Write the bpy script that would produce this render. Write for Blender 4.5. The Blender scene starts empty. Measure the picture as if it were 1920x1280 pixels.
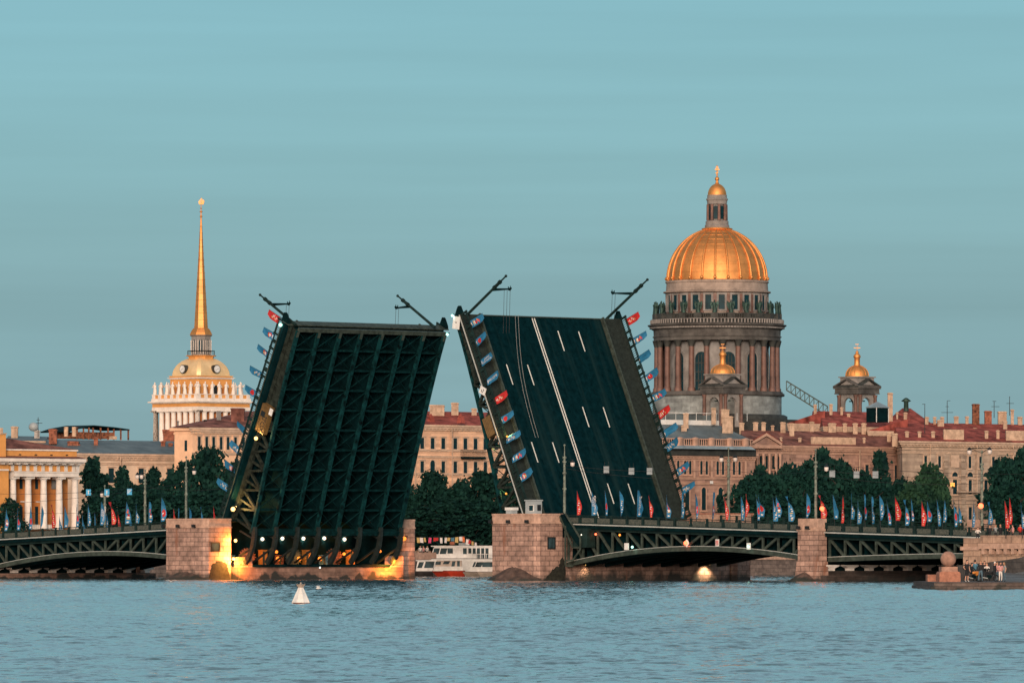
import bpy, bmesh, math, random
import numpy as np
from mathutils import Matrix, Vector
R = math.radians
# ------------------------------------------------------------------ camera, world, sun, exposure
FPX, HOR, CZ = 13300.0, 1046.0, 2.8          # focal length in photo pixels, horizon row, camera height
scn = bpy.context.scene
COL = scn.collection
cd = bpy.data.cameras.new("camera"); cam = bpy.data.objects.new("camera", cd); COL.objects.link(cam)
cam.location = (0, 0, CZ); cam.rotation_euler = (R(90), 0, 0)
cd.sensor_width = 36.0; cd.lens = 36.0 * FPX / 1920.0
cd.shift_y = (HOR - 640.0) / 1920.0
cd.clip_start = 1.0; cd.clip_end = 12000.0
scn.camera = cam
scn.render.resolution_x = 1024; scn.render.resolution_y = 682
scn.view_settings.view_transform = 'Standard'; scn.view_settings.look = 'None'
scn.view_settings.exposure = 0.0; scn.view_settings.gamma = 1.0

wd = bpy.data.worlds.new("World"); scn.world = wd; wd.use_nodes = True
nt = wd.node_tree; nt.nodes.clear()
def wn(t, **k):
    n = nt.nodes.new(t)
    for a, b in k.items(): setattr(n, a, b)
    return n
w_out = wn('ShaderNodeOutputWorld'); w_bg = wn('ShaderNodeBackground')
w_sky = wn('ShaderNodeTexSky', sky_type='NISHITA', sun_disc=False, sun_elevation=R(3.0), sun_rotation=R(205), air_density=1.0, dust_density=1.5, ozone_density=2.5)
# dusk air: blue-teal band in front of the camera, warm afterglow low in the sky behind it
w_tc = wn('ShaderNodeTexCoord'); w_sep = wn('ShaderNodeSeparateXYZ')
w_ramp = wn('ShaderNodeValToRGB')
cr = w_ramp.color_ramp
cr.elements[0].position = 0.0; cr.elements[0].color = (0.205, 0.360, 0.400, 1)
cr.elements[1].position = 1.0; cr.elements[1].color = (0.10, 0.21, 0.30, 1)
for p, c in ((0.0185, (.210, .373, .415)), (0.0298, (.206, .383, .432)), (0.0340, (.203, .380, .430)), (0.0358, (.186, .350, .396)), (0.0382, (.188, .354, .402)), (0.0410, (.210, .398, .449)), (0.056, (.214, .434, .497)), (0.0786, (.208, .447, .530)), (0.20, (0.33, 0.53, 0.61)), (0.45, (0.29, 0.44, 0.52)), (0.7, (0.18, 0.32, 0.42))):
    e = cr.elements.new(p); e.color = (*c, 1)
w_dot = wn('ShaderNodeVectorMath', operation='DOT_PRODUCT')
gd = Vector((-0.15, -1.0, 0.10)).normalized()
w_dot.inputs[1].default_value = gd
w_mr = wn('ShaderNodeMapRange', interpolation_type='SMOOTHSTEP')
w_mr.inputs['From Min'].default_value = 0.35; w_mr.inputs['From Max'].default_value = 1.0
w_glow = wn('ShaderNodeMixRGB', blend_type='MIX'); w_glow.inputs['Color2'].default_value = (2.0, 1.2, 0.74, 1)
w_mx = wn('ShaderNodeMixRGB', blend_type='ADD'); w_mx.inputs['Fac'].default_value = 0.04
L = nt.links.new
L(w_tc.outputs['Generated'], w_sep.inputs[0]); L(w_sep.outputs['Z'], w_ramp.inputs['Fac'])
L(w_tc.outputs['Generated'], w_dot.inputs[0]); L(w_dot.outputs['Value'], w_mr.inputs['Value'])
L(w_mr.outputs['Result'], w_glow.inputs['Fac']); L(w_ramp.outputs['Color'], w_glow.inputs['Color1'])
w_n = wn('ShaderNodeTexNoise'); w_n.inputs['Scale'].default_value = 2.0; w_n.inputs['Detail'].default_value = 3.0
w_map = wn('ShaderNodeMapping'); w_map.inputs['Scale'].default_value = (4, 4, 95)
L(w_tc.outputs['Generated'], w_map.inputs['Vector']); L(w_map.outputs['Vector'], w_n.inputs['Vector'])
w_nr = wn('ShaderNodeMapRange'); w_nr.inputs['From Min'].default_value = .3; w_nr.inputs['From Max'].default_value = .7
w_nr.inputs['To Min'].default_value = .945; w_nr.inputs['To Max'].default_value = 1.04
w_mul = wn('ShaderNodeVectorMath', operation='SCALE')
L(w_n.outputs['Fac'], w_nr.inputs['Value']); L(w_glow.outputs['Color'], w_mul.inputs[0]); L(w_nr.outputs['Result'], w_mul.inputs['Scale'])
L(w_mul.outputs['Vector'], w_mx.inputs['Color1']); L(w_sky.outputs['Color'], w_mx.inputs['Color2'])
L(w_mx.outputs['Color'], w_bg.inputs['Color']); w_bg.inputs['Strength'].default_value = 1.0
L(w_bg.outputs[0], w_out.inputs[0])

sd = bpy.data.lights.new("sun", 'SUN'); sd.energy = 3.1; sd.angle = R(14); sd.color = (1.0, 0.85, 0.73)
sun = bpy.data.objects.new("sun", sd); COL.objects.link(sun); sun.location = (-60, -100, 80)
sun.rotation_euler = (R(90 - 9), 0, R(-3))   # low afterglow from behind the camera

scn.render.engine = 'CYCLES'
scn.cycles.use_adaptive_sampling = True

# ------------------------------------------------------------------ helpers
AU = (0.68200, -0.73135); AV = (0.73135, 0.68200)      # bridge axis (to the right and nearer), across the bridge (away)
ANG = math.atan2(-0.73135, 0.68200)
def trs(x, y, z, rz=0.0): return Matrix.Translation((x, y, z)) @ Matrix.Rotation(rz, 4, 'Z')
BF = trs(-40.0, 926.0, 0.0, ANG)                      # bridge frame (u, v, z)
def wp(px, py, Y): return Vector(((px - 960.0) * Y / FPX, Y, (HOR - py) * Y / FPX + CZ))
def upx(px, v):                                        # bridge u where the sight line of column px meets the plane v
    k = (px - 960.0) / FPX
    return (k * (926 + AV[1] * v) + 40 - AV[0] * v) / (AU[0] - k * AU[1])
def bz(py, u, v): return (HOR - py) * (926 + AU[1] * u + AV[1] * v) / FPX + CZ
WM = {}
ORD = ['first','second','third','fourth','fifth','sixth','seventh','eighth','ninth','tenth','eleventh','twelfth','thirteenth','fourteenth','fifteenth','sixteenth','seventeenth','eighteenth','nineteenth','twentieth','twenty-first','twenty-second','twenty-third','twenty-fourth','twenty-fifth','twenty-sixth','twenty-seventh','twenty-eighth','twenty-ninth','thirtieth']
def tag(o, label=None, cat=None, group=None, kind=None):
    if label: o['label'] = label
    if cat: o['category'] = cat
    if group: o['group'] = group
    if kind: o['kind'] = kind
    return o
def thing(name, label, cat, F, group=None):
    o = bpy.data.objects.new(name, None); COL.objects.link(o)
    o.matrix_world = F; o.empty_display_size = 0.5
    WM[o.name] = F.copy()
    return tag(o, label, cat, group)
MESHC = {}
def place(name, me, parent, loc=(0, 0, 0), rz=0.0, label=None):     # a mesh as a part, in its parent's own coordinates
    o = bpy.data.objects.new(name, me); COL.objects.link(o); o.parent = parent
    o.location = loc; o.rotation_euler = (0, 0, rz)
    WM[o.name] = WM[parent.name] @ trs(*loc, rz)
    if label: o['label'] = label
    return o
def copy_tree(o, parent=None):
    c = o.copy(); COL.objects.link(c); c.parent = parent
    WM[c.name] = WM[o.name]
    for ch in o.children: copy_tree(ch, c)
    return c
class MB:
    def __init__(s, F=None):
        s.F = F if F is not None else Matrix(); s.v = []; s.f = []; s.mi = []; s.sm = []; s.m = 0
    def add(s, vs, fs, m=None, smooth=False):
        b = len(s.v); s.v += [Vector(p) for p in vs]
        for f in fs: s.f.append([b + i for i in f]); s.mi.append(s.m if m is None else m); s.sm.append(smooth)
    def hexa(s, p, m=None):
        s.add(p, [(0,3,2,1),(4,5,6,7),(0,1,5,4),(1,2,6,5),(2,3,7,6),(3,0,4,7)], m)
    def box(s, x0, x1, y0, y1, z0, z1, m=None):
        s.hexa([(x0,y0,z0),(x1,y0,z0),(x1,y1,z0),(x0,y1,z0),(x0,y0,z1),(x1,y0,z1),(x1,y1,z1),(x0,y1,z1)], m)
    def prism(s, poly, y0, y1, m=None):                # poly in x,z (ccw seen from -y), extruded along y
        n = len(poly)
        vs = [(x, y0, z) for x, z in poly] + [(x, y1, z) for x, z in poly]
        fs = [tuple(range(n)), tuple(range(2*n-1, n-1, -1))] + [(i, i+n, (i+1) % n + n, (i+1) % n) for i in range(n)]
        s.add(vs, fs, m)
    def prismz(s, poly, z0, z1, m=None, top=None):
        n = len(poly); tp = top or poly
        vs = [(x, y, z0) for x, y in poly] + [(x, y, z1) for x, y in tp]
        fs = [tuple(range(n-1, -1, -1)), tuple(range(n, 2*n))] + [(i, (i+1) % n, (i+1) % n + n, i+n) for i in range(n)]
        s.add(vs, fs, m)
    def bar(s, p0, p1, w, h=None, m=None, up=(0, 0, 1)):
        p0 = Vector(p0); p1 = Vector(p1); d = p1 - p0
        if d.length < 1e-6: return
        d.normalize(); a = d.cross(Vector(up))
        if a.length < 1e-3: a = d.cross(Vector((1, 0, 0)))
        a.normalize(); b = a.cross(d).normalized(); h = w if h is None else h
        a = a * w / 2; b = b * h / 2
        s.hexa([p0-a-b, p0+a-b, p1+a-b, p1-a-b, p0-a+b, p0+a+b, p1+a+b, p1-a+b], m)
    def tube(s, p0, p1, r0, r1=None, n=8, m=None):
        p0 = Vector(p0); p1 = Vector(p1); r1 = r0 if r1 is None else r1; d = (p1 - p0)
        if d.length < 1e-6: return
        d.normalize(); a = d.cross(Vector((0, 0, 1)))
        if a.length < 1e-3: a = d.cross(Vector((1, 0, 0)))
        a.normalize(); b = d.cross(a)
        vs = []
        for p, r in ((p0, r0), (p1, r1)):
            for i in range(n):
                t = 2*math.pi*i/n; vs.append(p + a*math.cos(t)*r + b*math.sin(t)*r)
        s.add(vs, [(i, (i+1) % n, (i+1) % n+n, i+n) for i in range(n)], m, True)
        s.add(vs, [tuple(range(n-1, -1, -1)), tuple(range(n, 2*n))], m)
    def path(s, pts, r, n=6, m=None):
        for a, b in zip(pts[:-1], pts[1:]): s.tube(a, b, r, r, n, m)
    def lathe(s, prof, cx=0, cy=0, n=24, m=None, smooth=True, ph=0.0):
        vs = []; fs = []
        for r, z in prof:
            for i in range(n):
                t = 2*math.pi*i/n + ph; vs.append((cx + r*math.cos(t), cy + r*math.sin(t), z))
        for k in range(len(prof)-1):
            for i in range(n):
                j = (i+1) % n; fs.append((k*n+i, k*n+j, (k+1)*n+j, (k+1)*n+i))
        s.add(vs, fs, m, smooth)
        s.add([vs[i] for i in range(n)], [tuple(range(n-1, -1, -1))], m)
        s.add([vs[(len(prof)-1)*n+i] for i in range(n)], [tuple(range(n))], m)
    def sphere(s, c, r, n=12, m=None, sz=1.0):
        k = max(4, n//2)
        prof = [(max(1e-4, r*math.sin(math.pi*(i)/k)), c[2] - sz*r*math.cos(math.pi*i/k)) for i in range(k+1)]
        s.lathe(prof, c[0], c[1], n, m)
    def xform(s, i0, M):
        for i in range(i0, len(s.v)): s.v[i] = M @ s.v[i]
    def mesh(s, name, mats, pinv=None):
        me = bpy.data.meshes.new(name)
        T = (pinv @ s.F) if pinv is not None else s.F
        me.from_pydata([tuple(T @ v) for v in s.v], [], s.f)
        if not isinstance(mats, (list, tuple)): mats = [mats]
        for m in mats: me.materials.append(MAT[m] if isinstance(m, str) else m)
        me.polygons.foreach_set('material_index', s.mi); me.polygons.foreach_set('use_smooth', s.sm)
        me.update(); return me
    def build(s, name, mats, parent=None, label=None, cat=None, group=None, kind=None, base=None):
        W = WM[parent.name] if parent else (base if base is not None else Matrix())
        me = s.mesh(name, mats, W.inverted())
        o = bpy.data.objects.new(name, me); COL.objects.link(o)
        if parent: o.parent = parent
        else: o.matrix_world = W
        WM[o.name] = W.copy()
        return tag(o, label, cat, group, kind)

# ------------------------------------------------------------------ materials
MAT = {}
def mat(name, col, rough=0.7, metal=0.0, var=0.12, sc=0.6, bump=0.0, bsc=4.0, spec=0.4, col2=None, brick=None, stain=None, wave=None, emis=None, streak=None):
    m = bpy.data.materials.new(name); m.use_nodes = True; t = m.node_tree; N = t.nodes; K = t.links.new
    b = N['Principled BSDF']; b.inputs['Roughness'].default_value = rough; b.inputs['Metallic'].default_value = metal
    b.inputs['Specular IOR Level'].default_value = spec
    tc = N.new('ShaderNodeTexCoord'); src = tc.outputs['Object']
    no = N.new('ShaderNodeTexNoise'); no.inputs['Scale'].default_value = sc; no.inputs['Detail'].default_value = 6; no.inputs['Roughness'].default_value = .65
    K(src, no.inputs['Vector'])
    mx = N.new('ShaderNodeMixRGB'); c = Vector(col)
    c2 = Vector(col2) if col2 else c*(1-2.2*var)
    mx.inputs['Color1'].default_value = (*c2, 1); mx.inputs['Color2'].default_value = (*(c*(1+var)), 1)
    mr = N.new('ShaderNodeMapRange'); mr.inputs['From Min'].default_value = .32; mr.inputs['From Max'].default_value = .68
    K(no.outputs['Fac'], mr.inputs['Value']); K(mr.outputs['Result'], mx.inputs['Fac'])
    out = mx.outputs['Color']; hgt = None
    if brick:
        bw, bh, mo, mc = brick
        sx = N.new('ShaderNodeSeparateXYZ'); K(src, sx.inputs[0])
        ad = N.new('ShaderNodeMath'); ad.operation = 'ADD'; K(sx.outputs['X'], ad.inputs[0]); K(sx.outputs['Y'], ad.inputs[1])
        cb = N.new('ShaderNodeCombineXYZ'); K(ad.outputs[0], cb.inputs['X']); K(sx.outputs['Z'], cb.inputs['Y'])
        br = N.new('ShaderNodeTexBrick'); br.inputs['Scale'].default_value = 1.0; br.inputs['Brick Width'].default_value = bw
        br.inputs['Row Height'].default_value = bh; br.inputs['Mortar Size'].default_value = mo; br.inputs['Mortar Smooth'].default_value = .3
        br.inputs['Color1'].default_value = (1, 1, 1, 1); br.inputs['Color2'].default_value = (.66, .65, .66, 1); br.inputs['Mortar'].default_value = (mc, mc, mc, 1)
        K(cb.outputs[0], br.inputs['Vector'])
        ml = N.new('ShaderNodeMixRGB'); ml.blend_type = 'MULTIPLY'; ml.inputs['Fac'].default_value = 1
        K(out, ml.inputs['Color1']); K(br.outputs['Color'], ml.inputs['Color2']); out = ml.outputs['Color']; hgt = br.outputs['Fac']
    if stain:                                           # (colour, z where it ends, strength): tide-line algae and rust with an edge of its own
        sc_, zt, zs = stain
        sx = N.new('ShaderNodeSeparateXYZ'); g = N.new('ShaderNodeNewGeometry'); K(g.outputs['Position'], sx.inputs[0])
        n2 = N.new('ShaderNodeTexNoise'); n2.inputs['Scale'].default_value = .55; n2.inputs['Detail'].default_value = 7; K(g.outputs['Position'], n2.inputs['Vector'])
        m1 = N.new('ShaderNodeMath'); m1.operation = 'MULTIPLY_ADD'; m1.inputs[1].default_value = 3.2; m1.inputs[2].default_value = -1.6; K(n2.outputs['Fac'], m1.inputs[0])
        m2 = N.new('ShaderNodeMath'); m2.operation = 'ADD'; K(sx.outputs['Z'], m2.inputs[0]); K(m1.outputs[0], m2.inputs[1])
        r2 = N.new('ShaderNodeMapRange'); r2.inputs['From Min'].default_value = zt; r2.inputs['From Max'].default_value = zt - zs; K(m2.outputs[0], r2.inputs['Value'])
        ms = N.new('ShaderNodeMixRGB'); K(r2.outputs['Result'], ms.inputs['Fac']); K(out, ms.inputs['Color1']); ms.inputs['Color2'].default_value = (*sc_, 1); out = ms.outputs['Color']
    if streak:                                          # runs of rust, wear or dirt, long in one direction
        ssc, scol, lo, hi = streak
        mp = N.new('ShaderNodeMapping'); mp.inputs['Scale'].default_value = ssc; K(src, mp.inputs['Vector'])
        n4 = N.new('ShaderNodeTexNoise'); n4.inputs['Scale'].default_value = 1.0; n4.inputs['Detail'].default_value = 5; K(mp.outputs[0], n4.inputs['Vector'])
        r4 = N.new('ShaderNodeMapRange'); r4.inputs['From Min'].default_value = lo; r4.inputs['From Max'].default_value = hi; K(n4.outputs['Fac'], r4.inputs['Value'])
        m4 = N.new('ShaderNodeMixRGB'); K(r4.outputs['Result'], m4.inputs['Fac']); K(out, m4.inputs['Color1']); m4.inputs['Color2'].default_value = (*scol, 1); out = m4.outputs['Color']
    if wave:                                            # standing seams of a metal roof / plank lines
        ax, ws, amt = wave
        mp = N.new('ShaderNodeMapping'); K(src, mp.inputs['Vector'])
        wv = N.new('ShaderNodeTexWave'); wv.bands_direction = ax; wv.inputs['Scale'].default_value = ws; wv.inputs['Distortion'].default_value = .15
        K(mp.outputs[0], wv.inputs['Vector'])
        rr = N.new('ShaderNodeMapRange'); rr.inputs['From Min'].default_value = .78; rr.inputs['From Max'].default_value = 1; rr.inputs['To Min'].default_value = 1; rr.inputs['To Max'].default_value = 1-amt
        K(wv.outputs['Fac'], rr.inputs['Value'])
        vs = N.new('ShaderNodeVectorMath'); vs.operation = 'SCALE'; K(out, vs.inputs[0]); K(rr.outputs['Result'], vs.inputs['Scale']); out = vs.outputs['Vector']
    K(out, b.inputs['Base Color'])
    if bump or brick:
        bp = N.new('ShaderNodeBump'); bp.inputs['Distance'].default_value = 0.05; bp.inputs['Strength'].default_value = max(bump, .35)
        if brick:
            iv = N.new('ShaderNodeMath'); iv.operation = 'SUBTRACT'; iv.inputs[0].default_value = 1; K(hgt, iv.inputs[1]); K(iv.outputs[0], bp.inputs['Height'])
        else:
            n3 = N.new('ShaderNodeTexNoise'); n3.inputs['Scale'].default_value = bsc; n3.inputs['Detail'].default_value = 5; K(src, n3.inputs['Vector']); K(n3.outputs['Fac'], bp.inputs['Height'])
        K(bp.outputs[0], b.inputs['Normal'])
    if emis:
        b.inputs['Emission Color'].default_value = (*emis[0], 1); b.inputs['Emission Strength'].default_value = emis[1]
    MAT[name] = m; return m
mat('granite', (.42, .265, .205), .8, brick=(1.5, .62, .05, .33), var=.24, sc=.9, streak=((.9, .9, .22), (.20, .085, .050), .60, .74), stain=((.035, .032, .028), 1.15, .9))
mat('granite_plain', (.42, .27, .20), .8, var=.18, sc=1.6, bump=.3, bsc=9)
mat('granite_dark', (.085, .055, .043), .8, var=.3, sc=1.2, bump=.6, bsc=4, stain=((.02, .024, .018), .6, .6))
mat('granite_ball', (.32, .185, .135), .8, var=.22, sc=1.6, bump=.4, bsc=9)
mat('stage_stone', (.115, .088, .075), .85, var=.3, sc=1.0, brick=(2.4, .3, .03, .5), stain=((.02, .022, .018), .22, .3))
mat('granite_red', (.33, .145, .092), .8, var=.2, sc=2.2, bump=.3, bsc=12)
mat('quay_stone', (.17, .13, .11), .85, var=.25, sc=1.0, brick=(1.8, .6, .04, .5), stain=((.03, .03, .026), .35, .5))
mat('weed', (.016, .018, .012), .9, var=.4, sc=2)
mat('pale_stone', (.74, .68, .62), .8, var=.15)
mat('steel_green', (.009, .024, .022), .6, spec=.15, var=.25, sc=1.2)
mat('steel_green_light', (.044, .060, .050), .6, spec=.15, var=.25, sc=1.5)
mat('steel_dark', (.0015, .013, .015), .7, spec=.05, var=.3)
mat('steel_bright', (.45, .47, .44), .5, .2, var=.1)
mat('asphalt', (.0022, .0160, .0205), .95, var=.22, sc=1.3, bump=.3, bsc=6, spec=.0, streak=((.05, .75, 1), (.0075, .0235, .0260), .50, .68))
mat('pavement', (.020, .028, .025), .9, var=.2, sc=2.5, spec=.1)
mat('marking', (.62, .62, .56), .8, var=.12, sc=3)
mat('gold', (.70, .335, .115), .62, 1.0, var=.10, sc=.5, bump=.06, bsc=.8)
mat('gold_pale', (.74, .52, .27), .5, .25, var=.10, sc=.4, bump=.2, bsc=.8)
mat('cath_stone', (.100, .096, .088), .85, var=.28, sc=.25, brick=(2.4, 1.0, .05, .75))
mat('cath_grey', (.25, .28, .275), .85, var=.25, sc=.3, brick=(2.4, 1.0, .05, .8))
mat('cath_light', (.225, .21, .195), .85, var=.2, sc=.3)
mat('cath_column', (.14, .075, .058), .6, var=.25, sc=.4)
mat('cath_dark', (.035, .038, .034), .7, var=.3, sc=.5)
mat('bronze', (.035, .075, .062), .6, .5, var=.3, sc=1)
mat('glass_dark', (.005, .030, .040), .45, spec=.12, var=.2)
mat('glass_blue', (.030, .060, .070), .5, spec=.12, var=.4)
mat('yellow_wall', (.62, .285, .080), .85, var=.1, sc=.5)
mat('yellow_deep', (.50, .180, .045), .85, var=.14, sc=.5)
mat('white_plaster', (.70, .63, .56), .8, var=.10, sc=.8)
mat('peach_wall', (.76, .475, .305), .85, var=.10, sc=.35, brick=(4.0, .55, .035, .74))
mat('peach_plain', (.76, .48, .305), .85, var=.10, sc=.35)
mat('cream_wall', (.60, .46, .34), .85, var=.12, sc=.35)
mat('pink_stone', (.40, .245, .185), .85, var=.20, sc=.4, brick=(1.6, .55, .035, .7))
mat('tan_stone', (.46, .35, .26), .85, var=.18, sc=.35, brick=(2.0, .6, .035, .72))
mat('trim_tan', (.52, .37, .265), .8, var=.15, sc=.8)
mat('trim_pink', (.44, .27, .195), .8, var=.15, sc=.8)
mat('roof_red', (.34, .085, .065), .9, spec=.1, var=.34, sc=.5, wave=('X', 1.3, .35))
mat('roof_red_dull', (.25, .105, .080), .9, spec=.1, var=.34, sc=.5, wave=('X', 1.3, .35))
mat('roof_grey', (.125, .155, .16), .55, .1, var=.22, sc=.35, wave=('X', 1.3, .3))
mat('roof_blue', (.24, .31, .34), .5, .2, var=.18, sc=.35, wave=('X', 1.5, .25))
mat('chimney_cream', (.55, .38, .26), .85, var=.2, sc=1.2)
mat('chimney_brick', (.36, .125, .07), .9, var=.3, sc=1.5)
mat('rust', (.22, .08, .04), .85, var=.5, sc=2)
mat('white_paint', (.66, .66, .63), .45, var=.10, sc=1.5)
mat('grey_paint', (.30, .34, .35), .5, var=.1)
mat('hull_red', (.48, .045, .018), .45, var=.15)
mat('hull_dark', (.04, .035, .035), .5, var=.3)
mat('hull_cream', (.40, .33, .27), .5, var=.15)
mat('flag_blue', (.014, .145, .285), .7, var=.2, sc=2)
mat('flag_red', (.45, .018, .018), .7, var=.2, sc=2)
mat('flag_teal', (.02, .21, .33), .7, var=.2, sc=2)
mat('flag_white', (.66, .62, .60), .7, var=.15, sc=3)
mat('flag_orange', (.65, .16, .05), .7, var=.2, sc=3)
mat('flag_pink', (.55, .06, .16), .7, var=.2, sc=3)
mat('cloth_yellow', (.50, .36, .14), .8, var=.15)
mat('sign_blue', (.05, .32, .55), .6, var=.08)
mat('sign_grey', (.22, .26, .28), .6, var=.15)
mat('black', (.010, .012, .013), .5, var=.3)
mat('skin', (.52, .27, .18), .6, var=.08, sc=5)
mat('hair_dark', (.025, .017, .013), .6, var=.2)
mat('hair_fair', (.20, .11, .05), .6, var=.2)
mat('cl_black', (.013, .015, .018), .85, var=.3, sc=4)
mat('cl_white', (.62, .57, .52), .85, var=.1, sc=4)
mat('cl_blue', (.06, .17, .24), .85, var=.15, sc=4)
mat('cl_jeans', (.07, .13, .17), .85, var=.2, sc=4)
mat('cl_red', (.55, .03, .02), .85, var=.1, sc=4)
mat('cl_pink', (.50, .25, .24), .85, var=.1, sc=4)
mat('cl_grey', (.22, .24, .24), .85, var=.15, sc=4)
mat('orange_paint', (.60, .22, .04), .4, var=.15, sc=3)
mat('bark', (.035, .028, .022), .9, var=.3)
mat('cobble', (.16, .175, .18), .85, var=.2, sc=1.5, brick=(.35, .25, .04, .6))
mat('ground', (.055, .050, .042), .95, var=.3, sc=.1)
mat('bulb_white', (.9, .9, .85), emis=((1.0, .90, .70), 2.2))
mat('bulb_orange', (.9, .5, .1), emis=((1.0, .20, .02), 1.7))
mat('bulb_warm', (.9, .7, .3), emis=((1.0, .55, .16), 3))
mat('bulb_red', (.9, .1, .05), emis=((1.0, .13, .05), 4))
mat('bulb_green', (.3, .9, .7), emis=((.45, 1.0, .85), 2.2))
mat('lit_glass', (.5, .3, .1), emis=((1.0, .36, .06), 1.6))
mat('lit_lamp', (.7, .55, .4), .5, emis=((1.0, .68, .46), .35))
def leafmat(name, c1, c2):
    m = mat(name, c1, .75, col2=c2, sc=.42, spec=.08)
    t = m.node_tree; b = t.nodes['Principled BSDF']
    return m
leafmat('leaves', (.009, .041, .029), (.001, .011, .012))
leafmat('leaves_light', (.024, .062, .030), (.004, .022, .018))
W_A = (.0, .45, .8)
def water():
    m = bpy.data.materials.new('water'); m.use_nodes = True; t = m.node_tree; N = t.nodes; K = t.links.new
    b = N['Principled BSDF']; b.inputs['Base Color'].default_value = (.072, .134, .158, 1); b.inputs['Roughness'].default_value = .06
    b.inputs['IOR'].default_value = 1.333
    tc = N.new('ShaderNodeTexCoord')
    mp = N.new('ShaderNodeMapping'); mp.inputs['Scale'].default_value = (.85, 1.0, 1); mp.inputs['Rotation'].default_value = (0, 0, R(12)); K(tc.outputs['Object'], mp.inputs['Vector'])
    def nz(s, d, r=.6):
        n = N.new('ShaderNodeTexNoise'); n.inputs['Scale'].default_value = s; n.inputs['Detail'].default_value = d; n.inputs['Roughness'].default_value = r
        K(mp.outputs[0], n.inputs['Vector']); return n
    def vec(op, a, bb):
        q = N.new('ShaderNodeVectorMath'); q.operation = op; K(a, q.inputs[0])
        if op == 'SCALE':
            if isinstance(bb, (int, float)): q.inputs['Scale'].default_value = bb
            else: K(bb, q.inputs['Scale'])
        elif isinstance(bb, tuple): q.inputs[1].default_value = bb
        else: K(bb, q.inputs[1])
        return q.outputs[0]
    def wavelet(s, d, amp): return vec('SCALE', vec('SUBTRACT', nz(s, d).outputs['Color'], (.5, .5, .5)), amp)
    # the slope of the ripples, given as a normal field of the water itself
    sl = vec('ADD', wavelet(.30, 2, W_A[0]), vec('ADD', wavelet(1.1, 2, W_A[1]), wavelet(3.6, 2, W_A[2])))
    gust = N.new('ShaderNodeMapRange'); gust.inputs['From Min'].default_value = .35; gust.inputs['From Max'].default_value = .65; gust.inputs['To Min'].default_value = .65; gust.inputs['To Max'].default_value = 1.2
    K(nz(.02, 3).outputs['Fac'], gust.inputs['Value'])
    sl = vec('MULTIPLY', vec('SCALE', sl, gust.outputs[0]), (1, 1, 0))
    gn = N.new('ShaderNodeNewGeometry'); K(vec('NORMALIZE', vec('ADD', sl, gn.outputs['Normal']), (0, 0, 0)), b.inputs['Normal'])
    MAT['water'] = m
water()
# ------------------------------------------------------------------ setting: river, city ground
def river():
    """one mesh: a field of real ripples where the river is seen, with the calm sheet carried on round it"""
    rg = np.random.RandomState(7)
    ys = [120.0]
    while ys[-1] < 1230: ys.append(ys[-1]+min(.95, max(.24, ys[-1]*.00095)))
    ys = np.array(ys); nx = 420
    t = np.linspace(-1, 1, nx); hw = ys*.0765*1.12+8
    X = hw[:, None]*t[None, :]; Y = np.repeat(ys[:, None], nx, 1); Z = np.zeros_like(X)
    n = 56
    lam = np.exp(rg.uniform(np.log(.45), np.log(2.8), n)); th = rg.normal(0, .62, n)+math.pi/2; ph = rg.uniform(0, 6.283, n)
    for l, a, p in zip(lam, th, ph):
        k = 2*math.pi/l; amp = W_SLOPE*math.sqrt(2.0/n)/k
        Z += amp*np.sin(k*(X*math.cos(a)+Y*math.sin(a))+p)
    g = .72+.28*np.sin(X*.031+Y*.013+1.0)*np.sin(Y*.021-X*.017)+.12*np.sin(X*.12+Y*.05)
    Z = Z*g
    ny = len(ys); V = np.stack([X, Y, Z], -1).reshape(-1, 3)
    i = np.arange((ny-1)*(nx-1)); r = i//(nx-1); c = i % (nx-1); a = r*nx+c
    F = np.stack([a, a+1, a+nx+1, a+nx], -1)
    b = len(V); V = np.vstack([V, [[-900, -60, -.4], [900, -60, -.4], [900, 2600, -.4], [-900, 2600, -.4]]])
    F = np.vstack([F, [[b, b+1, b+2, b+3]]])
    me = bpy.data.meshes.new('water'); me.vertices.add(len(V)); me.vertices.foreach_set('co', V.ravel())
    me.loops.add(F.size); me.loops.foreach_set('vertex_index', F.ravel().astype(np.int32))
    me.polygons.add(len(F)); me.polygons.foreach_set('loop_start', (np.arange(len(F))*4).astype(np.int32))
    me.polygons.foreach_set('use_smooth', np.ones(len(F), bool)); me.update(calc_edges=True); me.materials.append(MAT['water'])
    o = bpy.data.objects.new('water', me); COL.objects.link(o); o['kind'] = 'structure'
W_SLOPE = .15
river()
UB = -105.0                                            # far bank line, u = UB
mb = MB(BF); mb.add([(-4500, -1500, 2.9), (UB-.6, -1500, 2.9), (UB-.6, 3500, 2.9), (-4500, 3500, 2.9)], [(0, 1, 2, 3)])
mb.build('ground', 'ground', kind='structure')
def bankY(px, du=0.0):
    k = (px-960)/FPX; u = UB+du
    v = (k*(926+AU[1]*u)+40-AU[0]*u)/(AV[0]-k*AV[1])
    return 926+AU[1]*u+AV[1]*v
ew = thing('embankment_wall', 'long granite river wall of the far bank behind the boats', 'embankment wall', BF @ trs(UB, 0, 0))
mb = MB(BF); mb.prism([(UB-2, -2), (UB+.5, -2), (UB, 2.6), (UB-2, 2.6)], -40, 420); mb.build('wall', 'quay_stone', ew)
mb = MB(BF); mb.box(UB-.9, UB+.2, -40, 420, 2.6, 3.7); mb.build('parapet', 'granite_plain', ew)

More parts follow.
